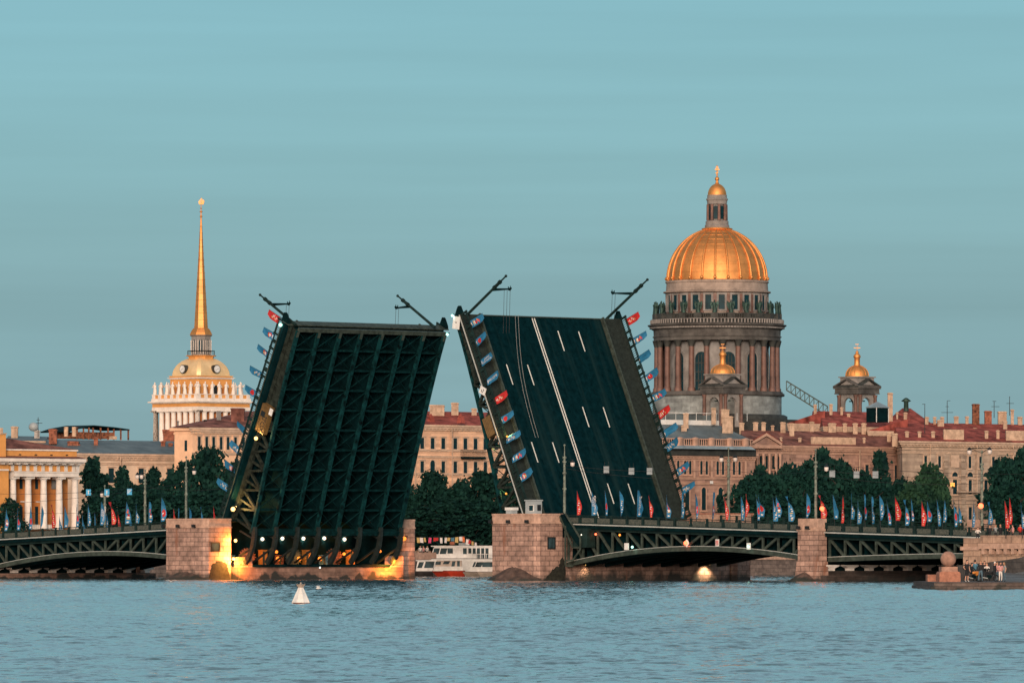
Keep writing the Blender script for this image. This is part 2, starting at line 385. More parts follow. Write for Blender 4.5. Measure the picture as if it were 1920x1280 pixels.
# ------------------------------------------------------------------ piers
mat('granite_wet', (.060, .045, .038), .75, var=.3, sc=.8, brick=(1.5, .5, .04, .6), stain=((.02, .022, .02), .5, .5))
mat('granite_lip', (.26, .155, .115), .8, var=.25, sc=.8, brick=(2.0, .5, .04, .6), stain=((.02, .022, .02), .55, .3))
VN = 4.9
def pier(label, u1, wid, vlen, ztop, vs=0.0, colz=0.62, big=True):
    """u1 = +u face; front at v=vs; pillars at both ends, low wall between"""
    u0 = u1 - wid
    F = BF @ trs(u0+wid/2, vs+2, 0)
    t = thing('bridge_pier', label, 'bridge pier', F)
    ch = .55
    ve = vs + vlen
    pl = 4.9-vs if big else 1.5
    def pillar(a, b, nm='pillar'):
        m_ = MB(BF)
        poly = [(u0, a+ch), (u0+ch, a), (u1-ch, a), (u1, a+ch), (u1, b-ch), (u1-ch, b), (u0+ch, b), (u0, b-ch)]
        m_.prismz(poly, -1.5, ztop-1.25)
        p = m_.build(nm, 'granite', t)
        m_ = MB(BF)
        def off(d): return [(u0-d, a+ch), (u0+ch, a-d), (u1-ch, a-d), (u1+d, a+ch), (u1+d, b-ch), (u1-ch, b+d), (u0+ch, b+d), (u0-d, b-ch)]
        m_.prismz(off(.16), ztop-1.25, ztop-1.05); m_.prismz(off(.02), ztop-1.05, ztop-.22); m_.prismz(off(.10), ztop-.22, ztop)
        m_.build('cap', 'granite_plain', p)
        return p
    p1 = pillar(vs, vs+pl)
    pillar(ve-3.4, ve)
    return t, p1, u0, ve
# left main pier: the low wall with the machinery pit
tL, pL, _, veL = pier('left main pier of pink granite blocks glowing orange in lamplight', 0.0, 8.5, 37.4, 8.0)
mb = MB(BF); mb.prismz([(-8.5, 4.9), (.9, 4.9), (.9, 34.0), (-8.5, 34.0)], -1.5, 1.65)
mb.build('side_wall', 'granite_lip', tL)
mb = MB(BF); mb.box(.05, .9, 4.9, 7.3, 1.653, 2.95); mb.build('end_wall', 'granite', tL)
mb = MB(BF); mb.box(.05, .9, 31.4, 34.0, 1.653, 3.15); mb.build('end_wall', 'granite', tL)
mb = MB(BF); mb.box(.4, 1.15, 7.31, 31.39, 1.653, 1.98); mb.build('ledge', 'steel_dark', tL)
mb = MB(BF); mb.box(-8.4, -7.8, 4.9, 34.0, 1.66, 7.6); mb.build('rear_wall', 'steel_dark', tL)
mb = MB(BF); mb.box(-8.3, -.1, 33.6, 33.9, 1.66, 7.59); mb.build('pit_shade_sheet', 'steel_dark', tL)  # dark sheet added over the lit end stone; pit shade put into its colour
mb = MB(BF); mb.box(-8.4, .0, 5.0, 33.9, 7.6, 7.9); mb.build('pit_roof', 'steel_dark', tL)
# right main pier
tR, pR, _, veR = pier('right main pier of pink granite carrying the grey control cabin', 63.2, 8.7, 37.9, 8.35)
mb = MB(BF); mb.prismz([(54.5, 4.9), (62.4, 4.9), (62.4, 34.5), (54.5, 34.5)], -1.5, 5.4); mb.build('side_wall', 'granite', tR)
mb = MB(BF); mb.prismz([(54.7, 4.9), (62.2, 4.9), (62.2, 34.5), (54.7, 34.5)], 5.4, 6.6); mb.build('side_cap', 'steel_dark', tR)
# small windows of the pillars
for (t, u, py0, py1, v0, v1) in ((tL, .0, 1018, 1032, 1.0, 2.3), (tR, 63.2, 1008, 1027, 1.9, 2.95)):
    z0 = bz(py1, u, 1.6); z1 = bz(py0, u, 1.6)
    mb = MB(BF); mb.box(u+.003, u+.10, v0-.14, v0, z0-.14, z1+.14); mb.box(u+.003, u+.10, v1, v1+.14, z0-.14, z1+.14); mb.box(u+.003, u+.10, v0, v1, z1, z1+.14); mb.box(u+.003, u+.10, v0, v1, z0-.14, z0)
    w = mb.build('window', 'black', t)
    mb = MB(BF); mb.box(u+.002, u+.03, v0, v1, z0, z1); mb.build('pane', 'glass_blue', w)
# ice aprons (rough stone at the water line) and floodlights under the cap
def apron(t, u0, u1, reach, h):
    random.seed(int(u0*7)+3); mb = MB(BF); n = 14; vs = [];
    uc = (u0+u1)/2
    for k, (fr, z) in enumerate(((1.0, -1.0), (.98, .12), (.72, h*.35), (.42, h*.72), (.12, h))):
        for i in range(n+1):
            a = math.pi*i/n
            rr = fr*(1+random.uniform(-.05, .05)); du = -(u1-u0)/2*1.12*math.cos(a); dv = -reach*math.sin(a)
            vs.append((uc+du*rr, .6+dv*rr, z+random.uniform(-.06, .1)*(k > 1)))
    fs = [(k*(n+1)+i, k*(n+1)+i+1, (k+1)*(n+1)+i+1, (k+1)*(n+1)+i) for k in range(4) for i in range(n)]
    fs.append(tuple(4*(n+1)+i for i in range(n+1)))
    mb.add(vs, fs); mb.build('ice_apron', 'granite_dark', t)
apron(tL, -8.5, 0, 2.6, 1.1); apron(tR, 54.5, 63.2, 2.6, 1.9)
def flood(t, u, v, z, nm='floodlight'):
    mb = MB(BF); mb.box(u-.05, u+.05, v-.5, v, z-.05, z+.05); mb.box(u-.24, u+.24, v-.72, v-.42, z-.02, z+.36); mb.build(nm, 'black', t)
for u in (-7.9, -5.0, -1.8): flood(tL, u, 0, 6.85)
for u in (55.3, 58.5, 61.9): flood(tR, u, 0, 7.2)
# algae patch on the corner of each pillar: a real, thin growth of weed on the stone
def weed(t, F, poly, seed):
    random.seed(seed); pts = []
    for (x0, z0), (x1, z1) in zip(poly, poly[1:]+poly[:1]):
        for k in range(7):
            f = k/7; pts.append((x0+(x1-x0)*f+random.uniform(-.12, .12), z0+(z1-z0)*f+random.uniform(-.12, .12)))
    mb = MB(F); mb.prism(pts, -.035, .0); mb.build('weed_growth', 'weed', t)
FU = BF @ Matrix.Translation((.0, 0, 0)) @ Matrix.Rotation(R(90), 4, 'Z')   # x -> +v, y -> -u : face of u=const seen from +u
def Fu(u): return BF @ Matrix.Translation((u, 0, 0)) @ Matrix.Rotation(R(90), 4, 'Z')
weed(tL, Fu(0.0), [(.6, -.2), (4.2, -.2), (3.9, 1.2), (3.4, 2.3), (2.2, 2.5), (1.2, 2.1), (.7, .8)], 4)
weed(tR, Fu(63.2), [(1.0, -.2), (4.8, -.2), (4.8, 2.2), (4.3, 3.0), (3.7, 1.9), (2.6, 1.3)], 5)
# secondary piers
def small_pier(label, u1, wid, v0, vlen, ztop, zm=1.3):
    u0 = u1-wid
    t = thing('bridge_pier', label, 'bridge pier', BF @ trs(u0+wid/2, v0+1, 0))
    mb = MB(BF)
    w2 = .35
    mb.prismz([(u0-w2, v0-.5), (u1+w2, v0-.5), (u1+w2, v0+1.6), (u0-w2, v0+1.6)], -1.5, 2.4, top=[(u0-.1, v0-.1), (u1+.1, v0-.1), (u1+.1, v0+1.55), (u0-.1, v0+1.55)])
    mb.build('pier_base', 'granite', t)
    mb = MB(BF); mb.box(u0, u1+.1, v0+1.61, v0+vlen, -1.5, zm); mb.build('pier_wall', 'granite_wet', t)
    mb = MB(BF); mb.box(u0+.4, u1-1.0, v0+1.62, v0+vlen-.2, zm+.003, ztop-2.35); mb.build('pier_core', 'steel_dark', t)
    for a in (v0, v0+vlen-1.5):
        mb = MB(BF); mb.box(u0, u1, a, a+1.5, 2.4 if a == v0 else zm+.003, ztop-1.5); p = mb.build('pillar', 'granite', t)
        mb = MB(BF); mb.box(u0-.12, u1+.12, a-.12, a+1.5, ztop-1.5, ztop-1.25); mb.box(u0+.02, u1-.02, a+.02, a+1.5, ztop-1.25, ztop)
        mb.build('cap', 'granite_plain', p)
    for k in range(9): 
        mb = MB(BF); v = v0+2.4+k*3.35; zq = zm-2.42+.003
        mb.prismz([(u1-.7, v-.42), (u1+.05, v-.42), (u1+.05, v+.42), (u1-.7, v+.42)], zq+2.42, zq+2.72)
        mb.prismz([(u1-.7, v-.42), (u1+.05, v-.42), (u1+.05, v+.42), (u1-.7, v+.42)], zq+2.72, zq+2.98, top=[(u1-.7, v-1.15), (u1+.15, v-1.15), (u1+.15, v+1.15), (u1-.7, v+1.15)])
        mb.box(u1-.7, u1+.15, v-1.15, v+1.15, zq+2.98, zq+3.12)
        mb.build('bearing_block', 'pale_stone', t)
    return t
sp2 = small_pier('slender pink granite pier between the two right hand fixed spans', 108.7, 3.4, 3.4, 31.0, 7.55)
for u in (105.9, 107.4): flood(sp2, u, 3.4, 6.3)
sp0 = small_pier('low stone pier under the left fixed span with pale bearing blocks', -50.6, 3.4, 3.4, 29.5, 6.2, .8)
mb = MB(BF); mb.prismz([(-54, 3.0), (-49.2, 3.0), (-49.2, 33), (-54, 33)], -1.5, .72); mb.build('plinth', 'granite_lip', sp0)
mb = MB(BF); mb.prismz([(105, 3.6), (109.9, 3.6), (109.9, 35.6), (105, 35.6)], -1.5, .75); mb.build('plinth', 'granite_wet', sp2)
apron(sp2, 105.0, 108.9, 1.9, 1.0)
for o in list(sp2.children):
    if o.name.startswith('ice_apron'):
        for v in o.data.vertices: v.co.y += 2.2

# ------------------------------------------------------------------ fixed spans
def span(label, ua, ub, deck, arch, vgap, vfar=32.0, flip=None, pw=2.5):
    """deck(u)= z of the light line; arch(u)= z of the top of the lower chord"""
    um = (ua+ub)/2
    t = thing('bridge_span', label, 'bridge span', BF @ trs(um, VN+13, deck(um)))
    N = max(6, int((ub-ua)/pw)); us = [ua+(ub-ua)*i/N for i in range(N+1)]
    TV = [VN+.5+3.27*k for k in range(9)]
    for k, v in enumerate(TV):
        near = k == 0
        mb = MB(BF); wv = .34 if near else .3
        for a, b in zip(us[:-1], us[1:]):
            mb.hexa([(a, v-wv, arch(a)-.55), (b, v-wv, arch(b)-.55), (b, v+wv, arch(b)-.55), (a, v+wv, arch(a)-.55), (a, v-wv, arch(a)), (b, v-wv, arch(b)), (b, v+wv, arch(b)), (a, v+wv, arch(a))])
        ac = mb.build('arch_chord', 'steel_green_light' if near else 'steel_dark', t)  # inner trusses take a darker copy: under-deck shade put into the colour
        if near:
            mb = MB(BF)
            for a, b in zip(us[:-1], us[1:]):
                mb.hexa([(a, v-wv-.05, arch(a)+.003), (b, v-wv-.05, arch(b)+.003), (b, v+.1, arch(b)+.003), (a, v+.1, arch(a)+.003), (a, v-wv-.05, arch(a)+.07), (b, v-wv-.05, arch(b)+.07), (b, v+.1, arch(b)+.07), (a, v+.1, arch(a)+.07)])
            mb.build('chord_flange', 'steel_bright', ac)
        mb = MB(BF)
        for a, b in zip(us[:-1], us[1:]):
            mb.hexa([(a, v-wv, deck(a)-.86), (b, v-wv, deck(b)-.86), (b, v+wv, deck(b)-.86), (a, v+wv, deck(a)-.86), (a, v-wv, deck(a)-.5), (b, v-wv, deck(b)-.5), (b, v+wv, deck(b)-.5), (a, v+wv, deck(a)-.5)])
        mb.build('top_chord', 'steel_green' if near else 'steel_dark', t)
        mb = MB(BF)
        for i, a in enumerate(us):
            if arch(a) < deck(a)-1.0: mb.bar((a, v, arch(a)-.1), (a, v, deck(a)-.8), .22, .24)
        for i, (a, b) in enumerate(zip(us[:-1], us[1:])):
            fl = flip(a) if flip else False
            if fl: mb.bar((b, v, deck(b)-.8), (a, v, arch(a)-.05), .24, .28)
            else: mb.bar((a, v, deck(a)-.8), (b, v, arch(b)-.05), .24, .28)
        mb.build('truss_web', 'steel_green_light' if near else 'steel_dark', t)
    for i, a in enumerate(us):
        mb = MB(BF); mb.box(a-.03, a+.03, VN+1.2, vfar-.8, min(arch(a)-.1, deck(a)-1.2), deck(a)-.87); mb.build('dark_bay_plate', 'steel_dark', t)  # full-height dark plates added so the bays behind the truss read shaded
    # deck slab, fascia, light edge strip, pavement
    def strip(v0, v1, z0, z1, nm, m):
        mb = MB(BF)
        for a, b in zip(us[:-1], us[1:]):
            mb.hexa([(a, v0, deck(a)+z0), (b, v0, deck(b)+z0), (b, v1, deck(b)+z0), (a, v1, deck(a)+z0), (a, v0, deck(a)+z1), (b, v0, deck(b)+z1), (b, v1, deck(b)+z1), (a, v1, deck(a)+z1)])
        return mb.build(nm, m, t)
    strip(VN-.05, vfar, -.49, -.12, 'deck_slab', 'steel_dark')
    strip(VN-.35, VN+3.2, -.12, .06, 'walkway', 'pavement'); strip(vfar-3.2, vfar+.3, -.12, .06, 'walkway', 'pavement')
    strip(VN+3.2, vfar-3.2, -.12, -.02, 'road', 'asphalt')
    strip(VN-.5, VN-.35, -.12, .02, 'edge_strip', 'steel_bright')
    strip(VN-.30, VN-.06, -.56, -.12, 'fascia', 'steel_dark')
    # railing: panels between posts
    for side, v in ((0, VN-.2), (1, vfar+.1)):
        mb = MB(BF); n = int((ub-ua)/2.77); st = (ub-ua)/n
        for i in range(n+1):
            u = ua+i*st; d = deck(u); mb.box(u-.13, u+.13, v-.1, v+.1, d+.06, d+1.16)
        for a, b in zip(us[:-1], us[1:]):
            for z, h in ((1.05, .09), (.80, .04), (.12, .08)):
                mb.bar((a, v, deck(a)+z), (b, v, deck(b)+z), .1, h)
        if side == 0:
            k = ua
            while k < ub-.1:
                d = deck(k); mb.bar((k, v, d+.1), (k, v, d+1.05), .035); k += .23
        rl = mb.build('railing', 'steel_green', t)
        if side == 0:
            mb = MB(BF)
            for i in range(n):
                u = ua+(i+.5)*st; d = deck(u); mb.hexa([(u-1.1, v-.02, deck(u-1.1)+.17), (u+1.1, v-.02, deck(u+1.1)+.17), (u+1.1, v+.02, deck(u+1.1)+.17), (u-1.1, v+.02, deck(u-1.1)+.17), (u-1.1, v-.02, deck(u-1.1)+.78), (u+1.1, v-.02, deck(u+1.1)+.78), (u+1.1, v+.02, deck(u+1.1)+.78), (u-1.1, v+.02, deck(u-1.1)+.78)])
            mb.build('railing_panel', 'cast_iron', rl)
    return t
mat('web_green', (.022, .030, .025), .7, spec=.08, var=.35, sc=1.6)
mat('cast_iron', (.085, .09, .075), .8, col2=(.022, .036, .032), sc=7, spec=.2)
deckR = lambda u: 7.05-(u-66)*.0262
deckL = lambda u: 6.60+(u+12)*.0335
spanR1 = span('right inner fixed span of the bridge, a shallow green steel truss arch', 63.2, 105.3, deckR, lambda u: 4.24-(.0038 if u < 86 else .0034)*(u-86)**2, 0, flip=lambda a: a > 84)
spanR2 = span('right outer fixed span behind the sphere, green truss with nearly flat lower chord', 108.7, 150.0, deckR, lambda u: 3.35-.0006*(u-136)**2, 0, flip=lambda a: a > 131)
spanL = span('left fixed span of the bridge, green steel truss arch at the edge of the picture', -50.6, -8.5, deckL, lambda u: 3.7-.0032*(u+26)**2, 0, flip=lambda a: a > -27)
# signal boards and lamps hung on the right inner span
def board(name, label, cat, px, py, w, h, m, shape='sq', v=VN-.05, lamp=None):
    u = upx(px, v); z = bz(py, u, v)
    t = thing(name, label, cat, BF @ trs(u, v-.1, z))
    mb = MB(BF)
    if shape == 'dia': mb.prism([(u-w/2, z), (u, z-h/2), (u+w/2, z), (u, z+h/2)], v-.5, v-.44)
    else: mb.box(u-w/2, u+w/2, v-.5, v-.44, z-h/2, z+h/2)
    mb.build('panel', m, t)
    mb = MB(BF); mb.bar((u, v-.44, z), (u, v+.3, z), .08); mb.build('bracket', 'black', t)
    return t, u, z
b1, u, z = board('signal_board', 'white square board with green lamp on the arch near the right main pier', 'sign', 1180, 1024, .75, .85, 'white_paint')
b2, u, z = board('signal_board', 'white diamond board hanging at the crown of the right arch', 'sign', 1293, 1017.5, .8, 1.1, 'white_paint', 'dia')
b3, u3, z3 = board('signal_board', 'small white board with red marks on the right arch right of the diamond', 'sign', 1350, 1017, .6, .85, 'white_paint')
mb = MB(BF); 
for i in range(2): mb.prism([(u3-.14+.28*i-.07, z3-.3), (u3-.14+.28*i+.07, z3-.3), (u3-.14+.28*i+.07, z3+.3), (u3-.14+.28*i-.07, z3+.3)], VN-.58, VN-.553)
mb.build('marking', 'flag_red', b3)
b4, u, z = board('signal_board', 'white square board with green lamp on the right arch near the slender pier', 'sign', 1409, 1023.5, .65, .8, 'white_paint')
LAMPS = []
def bulb(name, label, F, p, r, m, col, watts, group=None, host=None, soft=.15, aim=(-.73, .68, -.15)):
    """a lamp that gives light: housing + glass + its own point light"""
    t = thing(name, label, 'lamp', F @ trs(*p), group)
    mb = MB(F); mb.sphere((p[0], p[1], p[2]), r, 12); mb.build('lens', m, t)
    mb = MB(F); mb.box(p[0]-r*.8, p[0]+r*.8, p[1]+r*.5, p[1]+r*1.5, p[2]+r*.7, p[2]+r*1.3); mb.build('housing', 'black', t)
    if watts:                                           # the fitting throws its light one way, onto the structure it serves
        ld = bpy.data.lights.new(name+'_light', 'SPOT'); ld.energy = watts; ld.color = col; ld.shadow_soft_size = soft
        ld.spot_size = R(165); ld.spot_blend = .35
        lo = bpy.data.objects.new(name+'_light', ld); COL.objects.link(lo); lo.parent = t
        d = Vector(aim).normalized(); lo.location = d*(r*1.6); lo.rotation_euler = d.to_track_quat('-Z', 'Y').to_euler()
    return t
def blamp(label, px, py, v, r, m, col, w, name='signal_lamp', aim=(-.73, .68, -.15)): 
    u = upx(px, v); return bulb(name, label, BF, (u, v, bz(py, u, v)), r, m, col, w, aim=aim)
GR = (.45, 1, .8); RD = (1, .12, .04); OR = (1, .42, .08); WH = (1, .9, .72); WA = (1, .6, .2)
blamp('green signal lamp beside the white board near the right main pier', 1185.5, 1025, VN-.65, .16, 'bulb_green', GR, 15)
blamp('red signal lamp left of the white diamond board', 1285.5, 1017.5, VN-.65, .26, 'bulb_red', RD, 60)
blamp('green signal lamp beside the white board near the slender pier', 1403, 1024, VN-.65, .16, 'bulb_green', GR, 15)
blamp('small orange lamp under the deck at the left of the right arch', 1162, 1002.5, VN-.2, .14, 'bulb_orange', OR, 30)
blamp('dim red lamp under the deck by the pier stairs', 1117, 1001, VN-.2, .14, 'bulb_red', RD, 20)

# access stair and gantry on the right main pier's side
st = thing('access_stair', 'dark green steel stair slanting down the side of the right main pier', 'stair', BF @ trs(64, 5, 6))
ua, ub_ = 63.3, 67.2
mb = MB(BF); mb.prism([(upx(1045, 4), bz(968, 63, 4)), (upx(1086, 4), bz(1024, 67, 4)), (upx(1087, 4), bz(1018, 67, 4)), (upx(1088, 4), bz(1006, 67, 4)), (upx(1051, 4), bz(962, 63, 4))], 3.9, 5.2); mb.build('flight', 'steel_dark', st)
mb = MB(BF)
for a, b in (((1049, 966), (1074, 1026)), ((1074, 1026), (1088, 1026)), ((1060, 985), (1060, 1058)), ((1062, 1050), (1074, 1050)), ((1074, 1050), (1088, 1030)), ((1088, 1008), (1088, 1030)), ((1060, 962), (1088, 1008)), ((1060, 1060), (1075, 1061))):
    p0 = (upx(a[0], 3.85), 3.85, bz(a[1], upx(a[0], 3.85), 3.85)); p1 = (upx(b[0], 3.85), 3.85, bz(b[1], upx(b[0], 3.85), 3.85)); mb.bar(p0, p1, .12, .22)
mb.build('stringer', 'steel_green_light', st)
mb = MB(BF); mb.box(upx(1074, 4), upx(1101, 4), 4.0, 5.4, bz(1026, 66, 4), bz(990, 66, 4)); mb.build('landing_box', 'steel_green', st)
blamp('tiny white lamp on the pier stair landing', 1090, 1002, 3.9, .07, 'bulb_white', WH, 0)
# control cabin on the right pier
u0c, u1c = upx(985, 2.5), upx(1004, 2.5); zc0, zc1 = 8.35, bz(936.5, 60, 3.4)
cb = thing('control_cabin', 'small grey control cabin standing on the right main pier', 'cabin', BF @ trs((u0c+u1c)/2, 3.05, zc0))
mb = MB(BF); mb.box(u0c, u1c, 2.5, 3.6, zc0, zc1-.15); mb.box(u0c-.1, u1c+.1, 2.4, 3.7, zc1-.15, zc1); mb.build('wall', 'grey_paint', cb)
for a, b in ((993, 1000),):
    uu0, uu1 = upx(a, 2.5), upx(b, 2.5); z0, z1 = bz(957, 60, 2.5), bz(947, 60, 2.5)
    mb = MB(BF); mb.box(uu0-.08, uu1+.08, 2.44, 2.497, z0-.08, z1+.08); w = mb.build('window', 'white_paint', cb)
    mb = MB(BF); mb.box(uu0, uu1, 2.40, 2.437, z0, z1); mb.build('pane', 'glass_dark', w)
mb = MB(BF); mb.box(u1c+.003, u1c+.05, 2.8, 3.4, z0, z1+.1); w = mb.build('window', 'black', cb)
hu = upx(957, 2.5)
hb = thing('white_hatch', 'small white topped box standing on the left of the right main pier', 'box', BF @ trs(hu, 2.5, 8.35))
mb = MB(BF); mb.box(hu-.5, hu+.5, 2.2, 3.2, 8.35, 8.8); mb.build('base', 'grey_paint', hb)
mb = MB(BF); mb.box(hu-.6, hu+.6, 2.1, 3.3, 8.8, 9.15); mb.build('lid', 'white_paint', hb)

# ------------------------------------------------------------------ raised leaves
LW = 28.2; LL = 28.25
def botn(s):                                            # depth of the girders below the road
    return 2.1+2.85*(1-min(1, max(0, (s-1)/26.8)))**1.35
def leaf(label, right):
    S = Vector((.424, 0, .9057)); Mv = Vector((-.9057, 0, .424))
    if right: F = BF @ Matrix.Translation((56.26, 4.4+LW, 7.9)) @ Matrix.Rotation(R(180), 4, 'Z')
    else: F = BF @ Matrix.Translation((-1.66, 4.4, 7.9))
    A = Matrix(((S.x, 0, Mv.x, 0), (0, 1, 0, 0), (S.z, 0, Mv.z, 0), (0, 0, 0, 1)))
    Lf = F @ A                                          # local: x along leaf to the tip, y across, z out of the road
    t = thing('bridge_leaf', label, 'bridge leaf', Lf)
    near_y = LW if right else 0.0
    sg = -1 if right else 1                             # direction from near edge inwards
    def Y(d): return near_y + sg*d                      # d = distance in from the near edge
    mb = MB(Lf); mb.box(0, LL, 0, LW, -.35, 0); mb.build('deck', 'asphalt', t)
    for d0, d1 in ((0, 2.9), (LW-3.7, LW)):
        y0, y1 = sorted((Y(d0), Y(d1)))
        mb = MB(Lf); mb.box(-.3, LL+.02, y0, y1, .004, .17); sw = mb.build('sidewalk', 'pavement', t)
        ed = Y(d1) if d0 == 0 else Y(d0)
        mb = MB(Lf); mb.box(-.3, LL+.02, ed-.09, ed+.09, .174, .62); mb.box(-.3, LL+.02, ed-.13, ed+.13, .62, .7); mb.build('guard_rail', 'steel_green_light' , sw)
    if right:
        cd_ = 12.65
        for o_ in (-.2, .2):
            mb = MB(Lf); y = Y(cd_+o_); mb.box(.0, LL-.1, y-.09, y+.09, .001, .005); mb.build('centre_line', 'marking', t)
        def dash(lane, s0):
            y = Y(cd_+lane); mb = MB(Lf); mb.box(max(0, s0), s0+2.85, y-.085, y+.085, .001, .005); mb.build('lane_dash', 'marking', t)
        for ln in (3.65, 7.3):
            for s0 in (23.6, 12.8, 2.0): dash(ln, s0)
        for ln in (-3.65, -7.3):
            for s0 in (18.6, 7.7): dash(ln, s0)
    # girders
    NG = 8; gy = [1.2+(LW-2.4)*i/(NG-1) for i in range(NG)]
    NB = 10; ss = [.6+(LL-1.0)*i/NB for i in range(NB+1)]
    for gi, y in enumerate(gy):
        nearg = (gi == (NG-1 if right else 0)); farg = (gi == (0 if right else NG-1))
        mb = MB(Lf); fl = .27
        for a, b in zip(ss[:-1], ss[1:]):
            mb.hexa([(a, y-fl, -botn(a)), (b, y-fl, -botn(b)), (b, y+fl, -botn(b)), (a, y+fl, -botn(a)), (a, y-fl, -botn(a)+.3), (b, y-fl, -botn(b)+.3), (b, y+fl, -botn(b)+.3), (a, y+fl, -botn(a)+.3)])
        g = mb.build('girder', 'flange_green', t)
        mb = MB(Lf)
        # upper half plated, lower half open truss
        cut = 6 if not right else 7
        for i, (a, b) in enumerate(zip(ss[:-1], ss[1:])):
            if i >= cut or not nearg:
                mb.hexa([(a, y-.06, -botn(a)+.3), (b, y-.06, -botn(b)+.3), (b, y+.06, -botn(b)+.3), (a, y+.06, -botn(a)+.3), (a, y-.06, -.35), (b, y-.06, -.35), (b, y+.06, -.35), (a, y+.06, -.35)])
                mb.box(a-.08, a+.08, y-.2, y+.2, -botn(a)+.3, -.36)
            else:
                mb.bar((a, y, -botn(a)+.1), (a, y, -.9), .28, .28)
                mid = (a+b)/2
                mb.bar((a, y, -botn(a)+.2), (mid, y, -1.0), .30, .36, up=(0, 1, 0)); mb.bar((mid, y, -1.0), (b, y, -botn(b)+.2), .30, .36, up=(0, 1, 0))
        mb.box(0, LL, y-.25, y+.25, -.95, -.36)
        mb.build('web', 'steel_dark' if not nearg else 'web_green', g)  # inner webs take a darker copy: shade between girders put into the colour
    # cross beams and bracing in the plane of the bottom flanges
    for i, s in enumerate(ss):
        d = botn(s)-.45
        mb = MB(Lf)
        mb.box(s-.10, s+.10, gy[0], gy[-1], -d-.1, -d+.18)
        mb.build('cross_beam', 'girder_green', t)
    for i, (a, b) in enumerate(zip(ss[:-1], ss[1:])):
        mb = MB(Lf); da, db = botn(a)-.3, botn(b)-.3
        for j in range(NG-1):
            mb.bar((a, gy[j], -da), (b, gy[j+1], -db), .06, .10); mb.bar((a, gy[j+1], -da+.12), (b, gy[j], -db+.12), .05, .08)
        mb.build('wind_bracing', 'girder_green', t)
    # stringers under the deck
    mb = MB(Lf)
    for j in range(NG-1):
        for f in (.33, .66):
            y = gy[j]+(gy[j+1]-gy[j])*f; mb.box(.2, LL-.2, y-.12, y+.12, -.8, -.36)
    for s in ss: mb.box(s-.12, s+.12, gy[0], gy[-1], -1.5, -.36)
    mb.build('floor_stringers', 'steel_dark', t)
    # tip beam (pale flange seen at the top edge)
    mb = MB(Lf); mb.box(LL-.02, LL+.12, 0, LW, -botn(LL)+.9, .12); mb.box(LL-.5, LL+.02, gy[0], gy[-1], -botn(LL)-.03, -botn(LL)+.3)
    for y in gy: mb.box(LL-1.3, LL-.5, y-.22, y+.22, -botn(LL)-.04, -botn(LL)+.35)
    mb.build('tip_beam', 'steel_green_light', t)
    # root beam and tail arms that swing down behind the pier
    if not right:
        mb = MB(Lf); mb.box(.1, .65, 1.0, LW-1.0, -5.2, -4.45); mb.build('root_beam', 'girder_green', t)
        for y in gy:
            mb = MB(BF)
            v = 4.4+y
            pts = [(3.3, 6.9), (3.25, 5.6), (2.95, 4.3), (2.3, 3.1), (1.45, 2.15)]
            for p, q in zip(pts[:-1], pts[1:]): mb.bar((p[0], v, p[1]), (q[0], v, q[1]), .62, .42, up=(0, 1, 0))
            mb.bar((2.9, v, 5.4), (.4, v, 6.4), .2, .22, up=(0, 1, 0)); mb.bar((2.7, v, 4.2), (-1.4, v, 2.2), .22, .25, up=(0, 1, 0))
            mb.build('tail_arm', 'tail_brown', t)
    else:
        mb = MB(Lf); mb.box(-1.2, .6, 1.0, LW-1.0, -4.9, -.4); mb.build('root_beam', 'steel_dark', t)
    # railings
    for d in (.15, LW-.15):
        y = Y(d); mb = MB(Lf)
        n = 14; st_ = LL/n
        for i in range(n+1): mb.box(i*st_-.12, i*st_+.12, y-.09, y+.09, .17, 1.25)
        for z in (.28, .95, 1.15): mb.box(0, LL, y-.05, y+.05, z-.045, z+.045)
        k = .2
        while k < LL: mb.box(k-.025, k+.025, y-.02, y+.02, .2, 1.15); k += .28
        for i in range(n):
            if i % 2 == 0: mb.lathe([(.30, -.02), (.30, .02)], 0, 0, 10); i0 = len(mb.v)-40; mb.xform(i0, Matrix.Translation(((i+.5)*st_, y, .62)) @ Matrix.Rotation(R(90), 4, 'X'))
        mb.build('railing', 'steel_green', t)
        mb = MB(Lf); e = Y(-.12) if d < 1 else Y(LW+.12); mb.box(0, LL, e-.05, e+.05, -.06, .06); mb.build('edge_strip', 'steel_bright' if right and d < 1 else 'steel_green_light', t)
    # dark lock blocks at the tip corners
    for d in (.2, LW-.2):
        y = Y(d); mb = MB(Lf); mb.prism([(LL+.12, -1.0), (LL+.45, -.8), (LL+1.15, .05), (LL+1.2, .3), (LL+.12, .35)], y-.25, y+.25); mb.build('lock_block', 'steel_dark', t)
    return t, Lf, Y
mat('girder_green', (.0025, .024, .026), .7, spec=.08, var=.35, sc=1.6)
mat('flange_green', (.0035, .034, .037), .7, spec=.08, var=.45, sc=1.2)
mat('tail_brown', (.011, .020, .019), .7, .1, var=.3, sc=1.6)
leafL, LfL, YL = leaf('raised left bridge leaf showing its dark green underside of girders', False)
leafR, LfR, YR = leaf('raised right bridge leaf showing its dark asphalt road with white lines', True)

